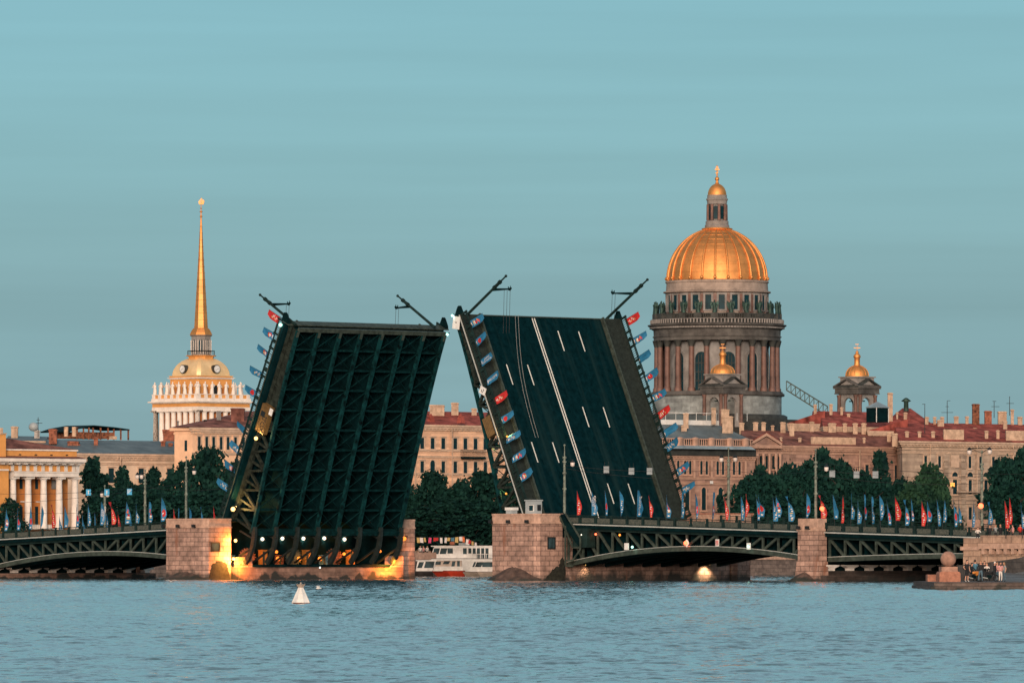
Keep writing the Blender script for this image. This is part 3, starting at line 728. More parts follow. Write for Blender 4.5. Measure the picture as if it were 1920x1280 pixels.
# lit service cabin inside the left leaf's near girder (gold lit ribbed wall) and white notice boards
mb = MB(LfL)
s0, s1 = 13.2, 17.0
mat('cabin_wall', (.15, .088, .028), .7, var=.2, sc=.8, wave=('Z', 1.1, .55))
mb = MB(LfL); mb.box(s0, s1, .20, .95, -2.3, -.6)
for k in range(6): mb.box(s0+.1, s1-.1, .14, .197, -2.22+k*.27, -2.12+k*.27)
cbn = mb.build('girder_cabin', 'cabin_wall', leafL)
mb = MB(LfL); mb.box(s0+2.2, s0+2.9, .09, .137, -1.7, -.9); mb.build('opening', 'black', cbn)
def txt(s, size):
    key = (s, size)
    if key in MESHC: return MESHC[key]
    c = bpy.data.curves.new('t', 'FONT'); c.body = s; c.size = size; c.align_x = 'CENTER'; c.align_y = 'CENTER'; c.resolution_u = 2
    o = bpy.data.objects.new('t', c); COL.objects.link(o)
    dg = bpy.context.evaluated_depsgraph_get(); me = bpy.data.meshes.new_from_object(o.evaluated_get(dg))
    r = ([v.co.copy() for v in me.vertices], [tuple(p.vertices) for p in me.polygons])
    bpy.data.objects.remove(o); bpy.data.curves.remove(c); bpy.data.meshes.remove(me)
    MESHC[key] = r; return r
def add_text(mb, s, size, M, m=None):
    v, f = txt(s, size); i0 = len(mb.v); mb.add(v, f, m); mb.xform(i0, M)
mb = MB(LfL)   # rotated black lettering on the gold wall, read along the leaf
add_text(mb, 'XOD'.replace('D', '\u0414').replace('X', '\u0425').replace('O', '\u041e'), 1.05, Matrix.Translation((s0+1.3, .12, -1.85)) @ Matrix.Rotation(R(90), 4, 'X'))
mb.build('lettering', 'black', cbn)
mb = MB(LfL); mb.box(16.2, 17.1, -.02, .03, -3.1, -2.45); mb.build('notice_board', 'white_paint', leafL)
y0_, y1_ = sorted((YR(.20), YR(.95)))
mb = MB(LfR); mb.box(12.0, 14.6, y0_, y1_, -2.1, -.6); mb.build('girder_cabin', 'cabin_wall', leafR)
# machinery standing in the pit of the left pier
random.seed(21)
for i, (v, kind, m, w_) in enumerate(((8.2, 'cab', 'cl_blue', 'pale blue'), (11.6, 'wheel', 'rust', 'rusty'), (13.9, 'cab', 'orange_paint', 'orange'), (17.2, 'cab', 'rust', 'rust brown'), (19.3, 'wheel', 'steel_green_light', 'green'), (22.0, 'cab', 'orange_paint', 'yellowish'), (24.6, 'cab', 'cl_blue', 'dark blue'), (26.9, 'wheel', 'rust', 'brown'), (29.4, 'cab', 'orange_paint', 'tall orange'))):
    u_ = -4.6-.5*(i % 2)
    if kind == 'cab':
        h_ = 1.5+.35*(i % 3)
        t_ = thing('control_cabinet', '%s cabinet in the machinery pit, %s from the left' % (w_, ORD[i]), 'cabinet', BF @ trs(u_, v, 1.65))
        mb = MB(BF); mb.box(u_-.4, u_+.4, v-.45, v+.45, 1.66, 1.65+h_); mb.box(u_-.45, u_+.45, v-.5, v+.5, 1.65+h_, 1.72+h_); mb.build('body', m, t_)
        mb = MB(BF); mb.box(u_+.403, u_+.43, v-.38, v-.03, 1.8, 1.5+h_); mb.build('door', 'steel_green_light', t_)
        mb = MB(BF); mb.box(u_+.403, u_+.43, v+.03, v+.38, 1.8, 1.5+h_); mb.build('door', m, t_)
    else:
        t_ = thing('gear_wheel', '%s toothed gear wheel in the machinery pit, %s from the left' % (w_, ORD[i]), 'gear wheel', BF @ trs(u_, v, 1.65))
        mb = MB(BF); mb.lathe([(.25, -.3), (.25, .3)], 0, 0, 12); mb.lathe([(1.05, -.14), (1.05, .14)], 0, 0, 20, smooth=False)
        for k in range(20): a = math.pi*k/10; i0 = len(mb.v); mb.box(1.03, 1.2, -.07, .07, -.14, .14); mb.xform(i0, Matrix.Rotation(a, 4, 'Z'))
        mb.xform(0, Matrix.Translation((u_, v, 2.95)) @ Matrix.Rotation(R(90), 4, 'X') @ Matrix.Rotation(R(30), 4, 'Y')); mb.build('wheel', m, t_)
        mb = MB(BF); mb.prism([(u_-.5, 1.66), (u_+.5, 1.66), (u_+.12, 2.95), (u_-.12, 2.95)], v-.5, v-.36); mb.prism([(u_-.5, 1.66), (u_+.5, 1.66), (u_+.12, 2.95), (u_-.12, 2.95)], v+.36, v+.5); mb.build('bearing_stand', 'steel_green_light', t_)
# boards on the right leaf
def worldboard(label, px, py, v, w, h, tilt, marks):
    u = upx(px, v); z = bz(py, u, v); F = BF @ Matrix.Translation((u, v, z)) @ Matrix.Rotation(R(tilt), 4, 'Y')
    t = thing('notice_board', label, 'sign', F)
    mb = MB(F); mb.box(-w/2, w/2, -.04, .04, -h/2, h/2); mb.build('panel', 'white_paint', t)
    mb = MB(F)
    for (x0, x1, z0, z1) in marks: mb.box(x0, x1, -.06, -.043, z0, z1)
    mb.build('marking', 'black', t)
worldboard('large white board with a small black dot at the tip of the right leaf', 855.5, 605, 4.1, 1.25, 1.6, 8, [(-.08, .08, -.06, .12)])
worldboard('small white board with marks low on the near railing of the right leaf', 905, 732, 4.1, 1.1, .95, 24, [(-.2, -.1, -.25, .05), (.02, .12, -.3, -.05), (.1, .22, .0, .25)])
# ------------------------------------------------------------------ lamps of the left pier and leaf
PLW = [(492, 1010), (529.5, 1009), (569, 1009), (608, 1008.5), (646, 1010.5), (687, 1009)]
for i, (px, py) in enumerate(PLW):
    # on the rear wall of the pit, spaced across the bridge
    u = -7.2; k = (px-960)/FPX; v = (k*(926+AU[1]*u)+40-AU[0]*u)/(AV[0]-k*AV[1]); z = bz(py, u, v)
    bulb('pit_lamp', 'white oval lamp in the machinery pit under the left leaf, %s from the left' % ORD[i], BF, (u, v, z), .24, 'bulb_white', WH, 70, 'white pit lamps under the left leaf')
PLO = [(474, 1035, .2), (518.5, 1034, .3), (521.5, 1047, .42), (561, 1047, .42), (600, 1047, .42), (645, 1038, .3), (713, 1033, .26), (733, 1046, .25)]
for i, (px, py, r) in enumerate(PLO):
    u = -3.2; k = (px-960)/FPX; v = (k*(926+AU[1]*u)+40-AU[0]*u)/(AV[0]-k*AV[1]); z = bz(py, u, v)
    bulb('pit_lamp', 'orange glowing lamp in the machinery pit under the left leaf, %s from the left' % ORD[i], BF, (u, v, z), r*.70, 'bulb_orange', (1, .30, .04), 130, 'orange pit lamps under the left leaf')
def vlamp(name, label, px, py, u, r, m, col, w, aim=(-.73, .68, -.15)):
    k = (px-960)/FPX; v = (k*(926+AU[1]*u)+40-AU[0]*u)/(AV[0]-k*AV[1]); return bulb(name, label, BF, (u, v, bz(py, u, v)), r, m, col, w, aim=aim)
bulb('wall_lamp', 'bright floodlight on the corner of the left main pier lighting its stone orange', BF, (1.0, 4.3, bz(1013, .8, 4.3)), .22, 'bulb_warm', (1, .34, .05), 1100, aim=(-1, -.35, -.05))
vlamp('wall_lamp', 'pale lamp low on the left end of the orange lit pier wall', 437.5, 1047, 1.2, .2, 'bulb_warm', (1, .45, .1), 1300, aim=(-1, .1, -.1))
vlamp('wall_lamp', 'hidden warm lamp over the left end of the low pier wall', 452, 1058, 2.2, .09, 'bulb_orange', (1, .28, .03), 3600, aim=(-1, .1, -.1))
vlamp('wall_lamp', 'hidden warm lamp over the right end of the low pier wall', 741, 1056, 2.6, .09, 'bulb_orange', (1, .28, .03), 4200, aim=(-1, 0, -.1))
vlamp('deck_lamp', 'small white lamp on the rail of the low pier wall', 600, 1063.5, 1.35, .12, 'bulb_white', WH, 0)
vlamp('obstruction_lamp', 'orange oval lamp on the far pillar of the left main pier', 758, 1009, .8, .28, 'bulb_orange', OR, 40)
blamp('very bright warm lamp at the foot of the left leaf beside its first flag', 437, 954, 4.1, .30, 'bulb_warm', (1, .50, .15), 2600, 'leaf_lamp', (.5, .5, .7))
blamp('bright warm lamp below the gold lit wall of the left leaf', 480, 821.5, 4.0, .25, 'bulb_warm', (1, .62, .25), 620, 'leaf_lamp', (.35, .5, .8))
blamp('small white green lamp at the near tip corner of the left leaf', 526, 609, 3.6, .24, 'bulb_green', (.7, 1, .9), 25, 'leaf_lamp')
vlamp('leaf_lamp', 'small green lamp at the far tip corner of the left leaf', 838.5, 627, 11.2, .2, 'bulb_green', (.6, 1, .85), 25)
blamp('small pale lamp at the near tip corner of the right leaf', 848, 591.5, 3.6, .17, 'bulb_green', (.7, 1, .9), 15, 'leaf_lamp')
blamp('warm lamp inside the side truss of the right leaf near its foot', 949, 925, 6.0, .13, 'bulb_orange', (1, .5, .15), 500, 'leaf_lamp')
blamp('warm lamp inside the side truss of the right leaf half way up', 926, 838, 6.0, .12, 'bulb_orange', (1, .5, .12), 500, 'leaf_lamp')
blamp('warm lamp above the gold lit panel on the side of the right leaf', 951, 818, 4.0, .13, 'bulb_orange', (1, .55, .15), 420, 'leaf_lamp', (-.4, .5, .8))
# two downlights on the right pier side wall under the right span
for i, px in enumerate((1105, 1330)):
    u = 62.4+.9; k = (px-960)/FPX; v = (k*(926+AU[1]*u)+40-AU[0]*u)/(AV[0]-k*AV[1]); z = 2.0
    t = thing('wall_lamp', 'downlight over a pale glow on the pier wall under the right arch, %s one' % ('left hand' if i == 0 else 'right hand'), 'lamp', BF @ trs(u, v, z), 'downlights on the right pier wall')
    mb = MB(BF); mb.box(u-.9, u, v-.3, v+.3, z, z+.2); mb.build('housing', 'black', t)
    mb = MB(BF); mb.box(u-.5, u-.1, v-.22, v+.22, z-.06, z-.004); mb.build('lens', 'bulb_warm', t)
    ld = bpy.data.lights.new('spot', 'SPOT'); ld.energy = 1100; ld.color = (1, .70, .40); ld.spot_size = R(110); ld.spot_blend = .8; ld.shadow_soft_size = .15
    lo = bpy.data.objects.new('wall_lamp_light', ld); COL.objects.link(lo); lo.parent = t; lo.location = (.2, 0, -.15)
    lo.rotation_euler = (0, R(32), 0)

# ------------------------------------------------------------------ feather flags
random.seed(11)
FL_H, FL_W = 3.05, .92
def flag_meshes(style, var, wfac=1.0, stiff=False):
    """returns meshes (pole, banner, emblem, lettering) in local coords: pole along z at x=0, cloth towards +x"""
    key = ('flag', style, var, wfac, stiff)
    if key in MESHC: return MESHC[key]
    rnd = random.Random(len(style)*31+var*7+ord(style[0]))
    H, W = (2.5, .92) if stiff else (FL_H, FL_W)
    z0 = .75 if stiff else .95
    main = {'blue': 'flag_blue', 'red': 'flag_red', 'teal': 'flag_teal'}[style.split('_')[0]]
    def edge(f):                                        # cloth width at height fraction f
        if stiff: return W*(1-.30*max(0, f-.72)/.28)
        return W*wfac*min(1, 1.5*(1-f)+.02)*(1-.30*max(0, .25-f)/.25)
    def ripple(f, g): return (.3 if stiff else 1.0)*((.22+.06*var)*g*math.sin(4.0*f+var*1.7)+.09*g*math.sin(11*f+g*3+var))
    n = 12; mb = MB()
    for k in range(n):
        f0, f1 = k/n, (k+1)/n
        for j in range(3):
            g0, g1 = j/3, (j+1)/3
            P = lambda f, g: (edge(f)*g+.02, ripple(f, g), z0+H*f)
            mb.add([P(f0, g0), P(f0, g1), P(f1, g1), P(f1, g0)], [(0, 1, 2, 3)], None, True)
    bn_ = mb
    mb = MB(); mb.tube((0, 0, -.1 if not stiff else 0), (0, 0, z0+H+.05), .028, .015, 6); mb.tube((0, 0, -.2 if not stiff else 0), (0, 0, .8), .05, .05, 6)
    pole = mb.mesh('pole', 'black')
    mats = ['flag_white', 'flag_red' if main != 'flag_red' else 'flag_white', 'flag_orange', 'cloth_yellow', 'flag_pink', 'flag_teal']
    mb = bn_; mats = [main]+mats
    kind = style.split('_')[1] if '_' in style else 'plain'
    def blot(f, g, rf, rg, m, sides=7):
        for sd_ in (-1, 1):
            vs = []
            for i in range(sides):
                a = 2*math.pi*i/sides; rr = rnd.uniform(.65, 1.1)
                ff = min(.97, max(.02, f+rf*rr*math.sin(a))); gg = min(.97, max(.04, g+rg*rr*math.cos(a)))
                vs.append((edge(ff)*gg+.02, ripple(ff, gg)+sd_*.012, z0+H*ff))
            mb.add(vs, [tuple(range(sides))], m+1)
    if kind == 'emblem':
        blot(.36, .5, .17, .40, 1, 9); blot(.32, .5, .08, .34, 0, 8); blot(.44, .55, .05, .25, 3, 6); blot(.27, .45, .035, .2, 1, 6); blot(.10, .5, .045, .35, 0, 6)
    elif kind == 'swirl':
        blot(.62, .6, .05, .3, 4); blot(.53, .4, .06, .3, 2); blot(.42, .6, .07, .3, 1); blot(.33, .5, .05, .35, 0); blot(.26, .5, .03, .4, 3); blot(.5, .75, .06, .15, 5); blot(.10, .5, .04, .35, 0, 6)
    elif kind == 'marks':
        for k in range(7): blot(.08+.085*k+rnd.uniform(-.02, .02), rnd.uniform(.3, .7), .03, rnd.uniform(.15, .35), 0 if k % 3 else 3, 5)
    else: blot(.09, .5, .04, .3, 0, 6)
    banner = mb.mesh('banner', mats); emb = None
    let = None
    if kind in ('word', 'lines'):
        mb = MB()
        for sd_ in (-1, 1):
            RZ = Matrix.Rotation(R(90), 4, 'X') if sd_ < 0 else Matrix.Rotation(R(180), 4, 'Z') @ Matrix.Rotation(R(90), 4, 'X')
            rows = [('WELCOME', .5, .40, .46)] if kind == 'word' else [('\u0414\u041e\u0411\u0420\u041e', .36, .32, .56), ('\u041f\u041e\u0416\u0410\u041b\u041e\u0412\u0410\u0422\u042c', .70, .27, .50)]
            for w_, g, size, f in rows:
                i0 = len(mb.v)
                v, fc = txt(w_, size); mb.add(v, fc)
                # run the word up the cloth: x -> z, y -> -x
                for i in range(i0, len(mb.v)):
                    p = mb.v[i]; zz = z0+H*f+p.x; ff = (zz-z0)/H; xx = edge(.4)*g-p.y*1.0 if sd_ < 0 else edge(.4)*g+p.y*1.0
                    if sd_ > 0: zz = z0+H*f+p.x
                    mb.v[i] = Vector((xx, ripple(ff, min(1, xx/max(.1, edge(ff))))+sd_*.02, zz))
        let = mb.mesh('lettering', 'flag_white')
    MESHC[key] = (pole, banner, emb, let); return MESHC[key]
def flag(F, style, var, label, group, wfac=1.0, stiff=False):
    t = thing('feather_flag', label, 'flag', F, group)
    p, b, e, l = flag_meshes(style, var, wfac, stiff)
    place('pole', p, t); bo = place('banner', b, t)
    if e: place('emblem', e, bo)
    if l: place('lettering', l, bo)
    return t
WIDE = {'blue': 'blue', 'red': 'red'}
def desc(style):
    c, _, k = style.partition('_')
    return c, {'': 'plain cloth', 'emblem': 'round emblem', 'swirl': 'swirl', 'marks': 'white marks', 'word': 'WELCOME', 'lines': 'white lettering'}[k]
def row(xs, v, deck, where, group, yaw=None):
    cnt = 0
    for i, (px, st, wf) in enumerate(xs):
        u = upx(px, v); 
        w, d = desc(st)
        lab = '%s flag on the %s, %s with %s' % (ORD[i], where, w, d)
        a = random.uniform(-.55, .55)
        z = deck(u) + .15
        hs = random.uniform(.90, 1.06); wf = wf*random.uniform(.8, 1.1)
        flag(BF @ trs(u, v, z, R(35)+a) @ Matrix.Rotation(R(random.uniform(-5, 5)), 4, 'Y') @ Matrix.Scale(hs, 4, (0, 0, 1)), st, i % 5, lab, group, wf)
row([(1082, 'red_marks', .55), (1109, 'blue_lines', .95), (1136, 'blue_emblem', .4), (1165, 'blue_marks', .5), (1194, 'blue_word', 1.0), (1220, 'red_marks', .4), (1250, 'blue_swirl', .75), (1277, 'blue_marks', .5), (1306, 'blue_emblem', .35), (1335, 'blue_emblem', .4), (1362, 'red_marks', .45), (1390, 'blue_marks', .5), (1421, 'blue_emblem', .4), (1450, 'blue_marks', .65), (1479, 'blue_marks', .7)],
    VN-.15, deckR, 'near rail of the right inner span', 'feather flags on the near rail of the right inner span')
row([(1397, 'red_marks', .35), (1425, 'blue_emblem', 1.0), (1455, 'blue_swirl', .8), (1511, 'blue_emblem', .75), (1540, 'red_marks', .8)],
    32.0, deckR, 'far rail of the right inner span', 'feather flags on the far rail of the right inner span')
row([(1576, 'red_marks', .5), (1607, 'blue_marks', .55), (1636, 'blue_marks', .7), (1667, 'blue_emblem', .45), (1697, 'blue_emblem', .45), (1728, 'red_marks', .55), (1760, 'blue_marks', .5), (1791, 'blue_emblem', .4), (1821, 'blue_marks', .4)],
    VN-.15, deckR, 'near rail of the right outer span', 'feather flags on the near rail of the right outer span')
row([(1565, 'blue', .75), (1595, 'blue_marks', .6), (1622, 'blue_emblem', .5), (1651, 'blue_marks', .8), (1680, 'red_marks', .75), (1710, 'blue_emblem', .5), (1739, 'blue_emblem', .75), (1767, 'blue_marks', .55), (1797, 'blue', .4), (1852, 'blue_marks', .5), (1891, 'red_marks', .6)],
    32.0, deckR, 'far rail of the right outer span', 'feather flags on the far rail of the right outer span')
row([(7, 'blue_emblem', .6), (31, 'blue_emblem', .5), (53, 'blue_emblem', .45), (75, 'blue', .3), (97, 'red_marks', .4), (120, 'blue', .6), (142, 'blue_emblem', .4), (164, 'blue_marks', .5), (187, 'blue_lines', .95), (210, 'red_marks', .5), (233, 'blue_swirl', .85), (254, 'blue_marks', .6), (278, 'blue_swirl', .85), (301, 'blue_emblem', .95)],
    VN-.15, deckL, 'near rail of the left span', 'feather flags on the near rail of the left span')
def vrow(xs, u, v0, where, group):
    for i, (px, st, wf) in enumerate(xs):
        uu = upx(px, v0); w, d = desc(st)
        flag(BF @ trs(uu, v0, deckL(uu)+.1, R(35)+random.uniform(-.2, .2)), st, i % 5, '%s flag on the %s, %s with %s' % (ORD[i], where, w, d), group, wf)
vrow([(111, 'blue_marks', .4), (154, 'blue', .5), (177, 'blue', .3), (199, 'blue_marks', .4), (221, 'red_marks', .4), (243, 'blue', .25), (325, 'red_marks', .6), (334, 'blue', .3), (355, 'blue', .3), (377, 'blue', .3), (400, 'red', .3)], 0, 31.0, 'far rail of the left span', 'feather flags on the far rail of the left span')
row([(1886, 'red_marks', .5), (1917, 'blue_marks', .6)], -11.0, lambda u: 5.1, 'upper quay terrace', 'feather flags on the upper quay terrace')

# flags on the raised leaves: poles stand out of the railing
def leaf_flags(Lf, Yf, d, lst, where, group, root_px_fn=None):
    for i, (s, st) in enumerate(lst):
        y = Yf(d)
        w, dd = desc(st)
        dirn = 1
        # local leaf frame: z is out of the road. cloth towards the leaf's foot (-x), as it hangs
        M = Lf @ Matrix.Translation((s+.5, y, .55)) @ Matrix.Rotation(R(random.uniform(-8, 8)), 4, 'X') @ Matrix.Rotation(R(180+random.uniform(-14, 14)), 4, 'Z') @ Matrix.Rotation(R(random.uniform(-4, 4)), 4, 'Y')
        M = M @ Matrix.Translation((0, 0, -.35))
        lab = '%s flag from the top on %s, %s with %s' % (ORD[i], where, w, dd)
        flag(M, st, i % 4, lab, group, 1.0, True)
leaf_flags(LfL, YL, .15, [(28.0, 'red_marks'), (25.7, 'blue_emblem'), (22.9, 'blue_emblem'), (20.1, 'blue_marks'), (17.4, 'blue_emblem'), (12.1, 'blue'), (9.3, 'blue_marks'), (6.6, 'blue_emblem'), (4.0, 'blue_marks')], 'near railing of the left leaf', 'flags on the near railing of the left leaf')
leaf_flags(LfR, YR, .15, [(26.4, 'blue_swirl'), (23.7, 'blue_emblem'), (21.0, 'blue_lines'), (18.3, 'blue_word'), (15.6, 'red_marks'), (12.9, 'blue_emblem'), (10.2, 'blue_marks'), (7.5, 'blue_swirl'), (4.8, 'blue_emblem')], 'near railing of the right leaf', 'flags on the near railing of the right leaf')
leaf_flags(LfR, YR, LW-.15, [(27.4, 'red_marks'), (24.6, 'blue_swirl'), (22.0, 'blue'), (19.2, 'blue_emblem'), (16.5, 'blue_swirl'), (13.9, 'red_marks'), (11.4, 'blue'), (9.4, 'blue_marks'), (5.8, 'blue_swirl'), (3.3, 'blue_marks')], 'far railing of the right leaf', 'flags on the far railing of the right leaf')

# ------------------------------------------------------------------ masts on the leaves
def mast(label, F, p0, dirv, length, armdir, armlen, wires=2, wl=2.6):
    p0 = Vector(p0); d = Vector(dirv).normalized(); p1 = p0+d*length
    t = thing('lamp_mast', label, 'lamp post', F @ Matrix.Translation(p0), 'lamp masts tilted with the raised leaves')
    mb = MB(F); mb.tube(p0-d*.4, p0+d*length*.70, .19, .17, 10); mb.tube(p0+d*length*.70, p0+d*length*.82, .22, .20, 10); mb.tube(p0+d*length*.82, p0+d*length*.96, .12, .10, 8); mb.sphere(tuple(p0+d*length*.98), .19, 8)
    for f in (.70, .83): mb.tube(p0+d*(length*f-.16), p0+d*(length*f+.16), .27, .27, 8)
    mb.tube(p0+d*length*.93, p1, .07, .05, 8)
    mb.build('pole', 'steel_green', t)
    a0 = p0+d*length*.64; a = Vector(armdir).normalized(); a1 = a0+a*armlen
    mb = MB(F)
    mb.prism([(0, -.16), (armlen, -.05), (armlen, .10), (0, .22)], -.06, .06)
    i0 = 0; az = Matrix.Translation(a0) @ (Vector((1, 0, 0)).rotation_difference(a)).to_matrix().to_4x4(); mb.xform(0, az)
    up = Vector((0, 0, 1))
    mb.tube(a1-a*.5+up*.02, a1-a*.5+up*.34, .06, .06, 6); mb.tube(a1-a*.1-up*.2, a1-a*.1+up*.42, .05, .05, 6); mb.sphere(tuple(a1-a*.3), .2, 8); mb.sphere(tuple(a1-a*.05+up*.1), .15, 8)
    mb.build('arm', 'steel_dark', t)
    mb = MB(F)
    for k in range(wires):
        q = a1-a*(.15+.55*k); mb.tube(q, q+Vector((-.2, 0, -wl)), .025, .025, 5)
    mb.build('wire', 'black', t)
    return t
vm1 = 4.4+.8
uu = upx(553, vm1); mast('near lamp mast of the left leaf leaning up to the left', BF, (uu-.2, vm1, bz(606, uu, vm1)), (-.865, 0, .50), 7.9, (1, 0, .0), 3.6, 2, 3.2)
vm2 = 29.4
uu = upx(812, vm2); mast('far lamp mast of the left leaf leaning up to the left', BF, (uu, vm2, bz(611, uu, vm2)), (-.84, 0, .50), 8.3, (-1, 0, -.05), 2.9, 2, 3.2)
vm3 = 5.4
uu = upx(874, vm3); mast('near lamp mast of the right leaf leaning up to the right', BF, (uu, vm3, bz(592, uu, vm3)), (.83, 0, .54), 9.0, (1, 0, .0), 3.5, 3, 5.5)
vm4 = 30.6
uu = upx(1137, vm4); mast('far lamp mast of the right leaf leaning up to the right', BF, (uu, vm4, bz(598, uu, vm4)), (.83, 0, .53), 9.2, (-1, 0, .04), 4.0, 2, 3.2)
# contact wires hanging down the road face of the right leaf
ua_, ub2 = upx(975, 12), upx(1004, 12)
cw = MB(BF)
for o_ in (0, .55):
    P0 = Vector((upx(966, 8)+o_, 8, bz(590, upx(966, 8), 8))); P1 = Vector((upx(1004, 10)+o_, 10, bz(820, upx(1004, 10), 10)))
    pts = []
    for k in range(9):
        f = k/8; p = P0.lerp(P1, f); p.x -= .9*math.sin(math.pi*f); pts.append(p)
    cw.path(pts, .03, 4)
cw.build('contact_wire', 'cl_grey', label='pair of slack trolley wires hanging down in front of the right leaf road', cat='wire', base=BF @ trs(40, 9, 25))

# ------------------------------------------------------------------ lamp posts standing upright
def lamp_post(label, u, v, z0, h, arms, r=.15, base=True):
    t = thing('lamp_post', label, 'lamp post', BF @ trs(u, v, z0), 'upright lamp posts of the bridge')
    mb = MB(BF); mb.tube((u, v, z0), (u, v, z0+h*.82), r*1.25, r, 10); mb.tube((u, v, z0+h*.82), (u, v, z0+h), r*.6, r*.35, 8)
    for f in (.40, .62, .78, .84): mb.tube((u, v, z0+h*f-.12), (u, v, z0+h*f+.12), r*1.7, r*1.7, 10)
    mb.sphere((u, v, z0+h+.1), .16, 8)
    mb.build('pole', 'post_green', t)
    for (du, dz, sgn) in arms:
        mb = MB(BF); mb.tube((u, v, z0+dz+.35), (u+du, v, z0+dz+.30), .04, .035, 6); mb.path([(u, v, z0+dz-.3), (u+du*.5, v, z0+dz+.1), (u+du*.9, v, z0+dz+.3)], .03, 6); a = mb.build('arm', 'steel_green', t)
        mb = MB(BF); mb.lathe([(.10, z0+dz+.28), (.28, z0+dz+.1), (.25, z0+dz-.32), (.08, z0+dz-.42)], u+du, v, 10); mb.build('lantern', 'lantern_glass', a)
        mb = MB(BF); mb.lathe([(.31, z0+dz+.1), (.2, z0+dz+.26), (.05, z0+dz+.5)], u+du, v, 10); mb.build('lantern_cap', 'black', a)
    return t
mat('post_green', (.16, .19, .155), .7, .1, var=.35, sc=2.5)
mat('lantern_glass', (.62, .55, .50), .4, var=.1)
def lp(label, px, v, ybase, ytop, arms):
    u = upx(px, v); z0 = bz(ybase, u, v); z1 = bz(ytop, u, v); return lamp_post(label, u, v, z0, z1-z0, arms), u, z0, z1
P1 = lp('tall green lamp post with one lantern in front of the right leaf', 1058.5, VN+1.2, 969, 836, [(1.45, bz(868, 66, 6)-bz(969, 66, 6), 1)])
P2 = lp('tall green lamp post with one lantern rising behind the slender pier', 1529.5, VN+2.5, 978, 845, [(1.8, bz(877, 106, 6)-bz(978, 106, 6), 1)])
P3 = lp('dark lamp post with two lanterns against the right hand tan building', 1841, 30.0, 985, 848, [(1.3, 9.1, 1), (-2.1, 9.1, 1)])
P4 = lp('dark slim lamp post with two lanterns in front of the arcaded pink building', 1366, 30.5, 975, 842, [(1.2, 7.8, 1), (-1.3, 7.8, -1)])
P5 = lp('pale green lamp post with one lantern in front of the left trees', 349, 30.5, 972, 858, [(1.7, bz(882, -12, 30)-bz(972, -12, 30), 1)])
P6 = lp('green lamp post with two lanterns between the columns and the left pier', 272, VN+2.5, 990, 883, [(-.7, 7.0, 1), (-1.6, 7.0, 1)])
P7 = lp('slim lamp post among the flags at the far left of the bridge', 196.5, 30.5, 1000, 912, [(-.6, 5.5, 1), (.6, 5.5, 1)])
# hanging sign plates on span wires
def hang(label, px, py, v, m, group, arrow=None):
    u = upx(px, v); z = bz(py, u, v)
    t = thing('hanging_sign', label, 'sign', BF @ trs(u, v, z), group)
    F = BF @ Matrix.Translation((u, v, z)) @ Matrix.Rotation(R(28), 4, 'Z')
    mb = MB(F); mb.box(-.36, .36, -.03, .03, -.42, .42); mb.build('panel', m, t)
    mb = MB(F); mb.tube((-.25, 0, .42), (-.25, 0, 1.0), .02, .02, 4); mb.tube((.25, 0, .42), (.25, 0, 1.0), .02, .02, 4); mb.build('hanger', 'black', t)
    if arrow:
        mb = MB(F)
        if arrow == 'up': mb.box(-.05, .05, -.045, -.032, -.25, .12); mb.prism([(-.14, .1), (.14, .1), (0, .28)], -.046, -.032)
        else: 
            mb.box(-.28, .28, -.045, -.032, .24, .30); mb.box(-.28, -.22, -.045, -.032, -.28, .24); mb.box(-.12, .2, -.045, -.032, .04, .12); mb.box(-.12, -.05, -.045, -.032, -.22, .04)
        mb.build('marking', 'flag_white', t)
G = 'grey backs of traffic signs hanging over the bridge'
for i, (px, py, w) in enumerate(((1137, 880, 'leftmost of three before the right leaf'), (1184, 883, 'middle of three before the right leaf'), (1218, 883, 'rightmost of three before the right leaf'), (1560.5, 888, 'leftmost of three before the right trees'), (1606, 889.5, 'middle of three before the right trees'), (1641.5, 889.5, 'rightmost of three before the right trees'))):
    hang('grey back of a hanging traffic sign, ' + w, px, py, 18, 'sign_grey', G)
G = 'blue traffic signs hanging over the left span'
for i, (px, py, a, w) in enumerate(((166, 922.5, 'up', 'nearest the white columns'), (200.5, 922.5, 'up', 'in the middle of three'), (243, 921.5, 'bend', 'rightmost of three, with a bent line'))):
    hang('blue hanging traffic sign over the left span, ' + w, px, py, 18, 'sign_blue', G, a)
def wires(label, pts, sag, F=BF):
    mb = MB(F)
    for (a, b) in pts:
        a = Vector(a); b = Vector(b); q = []
        for k in range(13):
            f = k/12; p = a.lerp(b, f); p.z -= sag*4*f*(1-f); q.append(p)
        mb.path(q, .022, 4)
    mb.build('overhead_wire', 'black', label=label, cat='wire', base=BF @ trs(*pts[0][0]))
def up3(px, py, v): u = upx(px, v); return (u, v, bz(py, u, v))
wires('overhead wires strung between the lamp posts over the right spans', [(up3(1060, 872, 6.1), up3(1366, 880, 18)), (up3(1060, 878, 6.1), up3(1366, 898, 18)), (up3(1366, 880, 18), up3(1530, 882, 18)), (up3(1530, 879, 7.4), up3(1841, 893, 18)), (up3(1530, 890, 7.4), up3(1841, 906, 18)), (up3(1530, 866, 7.4), up3(1925, 888, 18))], .5)
wires('overhead wires strung over the left span in front of the columns', [(up3(-10, 945, 18), up3(349, 905, 18)), (up3(-10, 925, 18), up3(272, 912, 18)), (up3(-10, 958, 18), up3(272, 955, 18)), (up3(272, 912, 18), up3(420, 915, 24))], .4)

# ------------------------------------------------------------------ buoy, gull

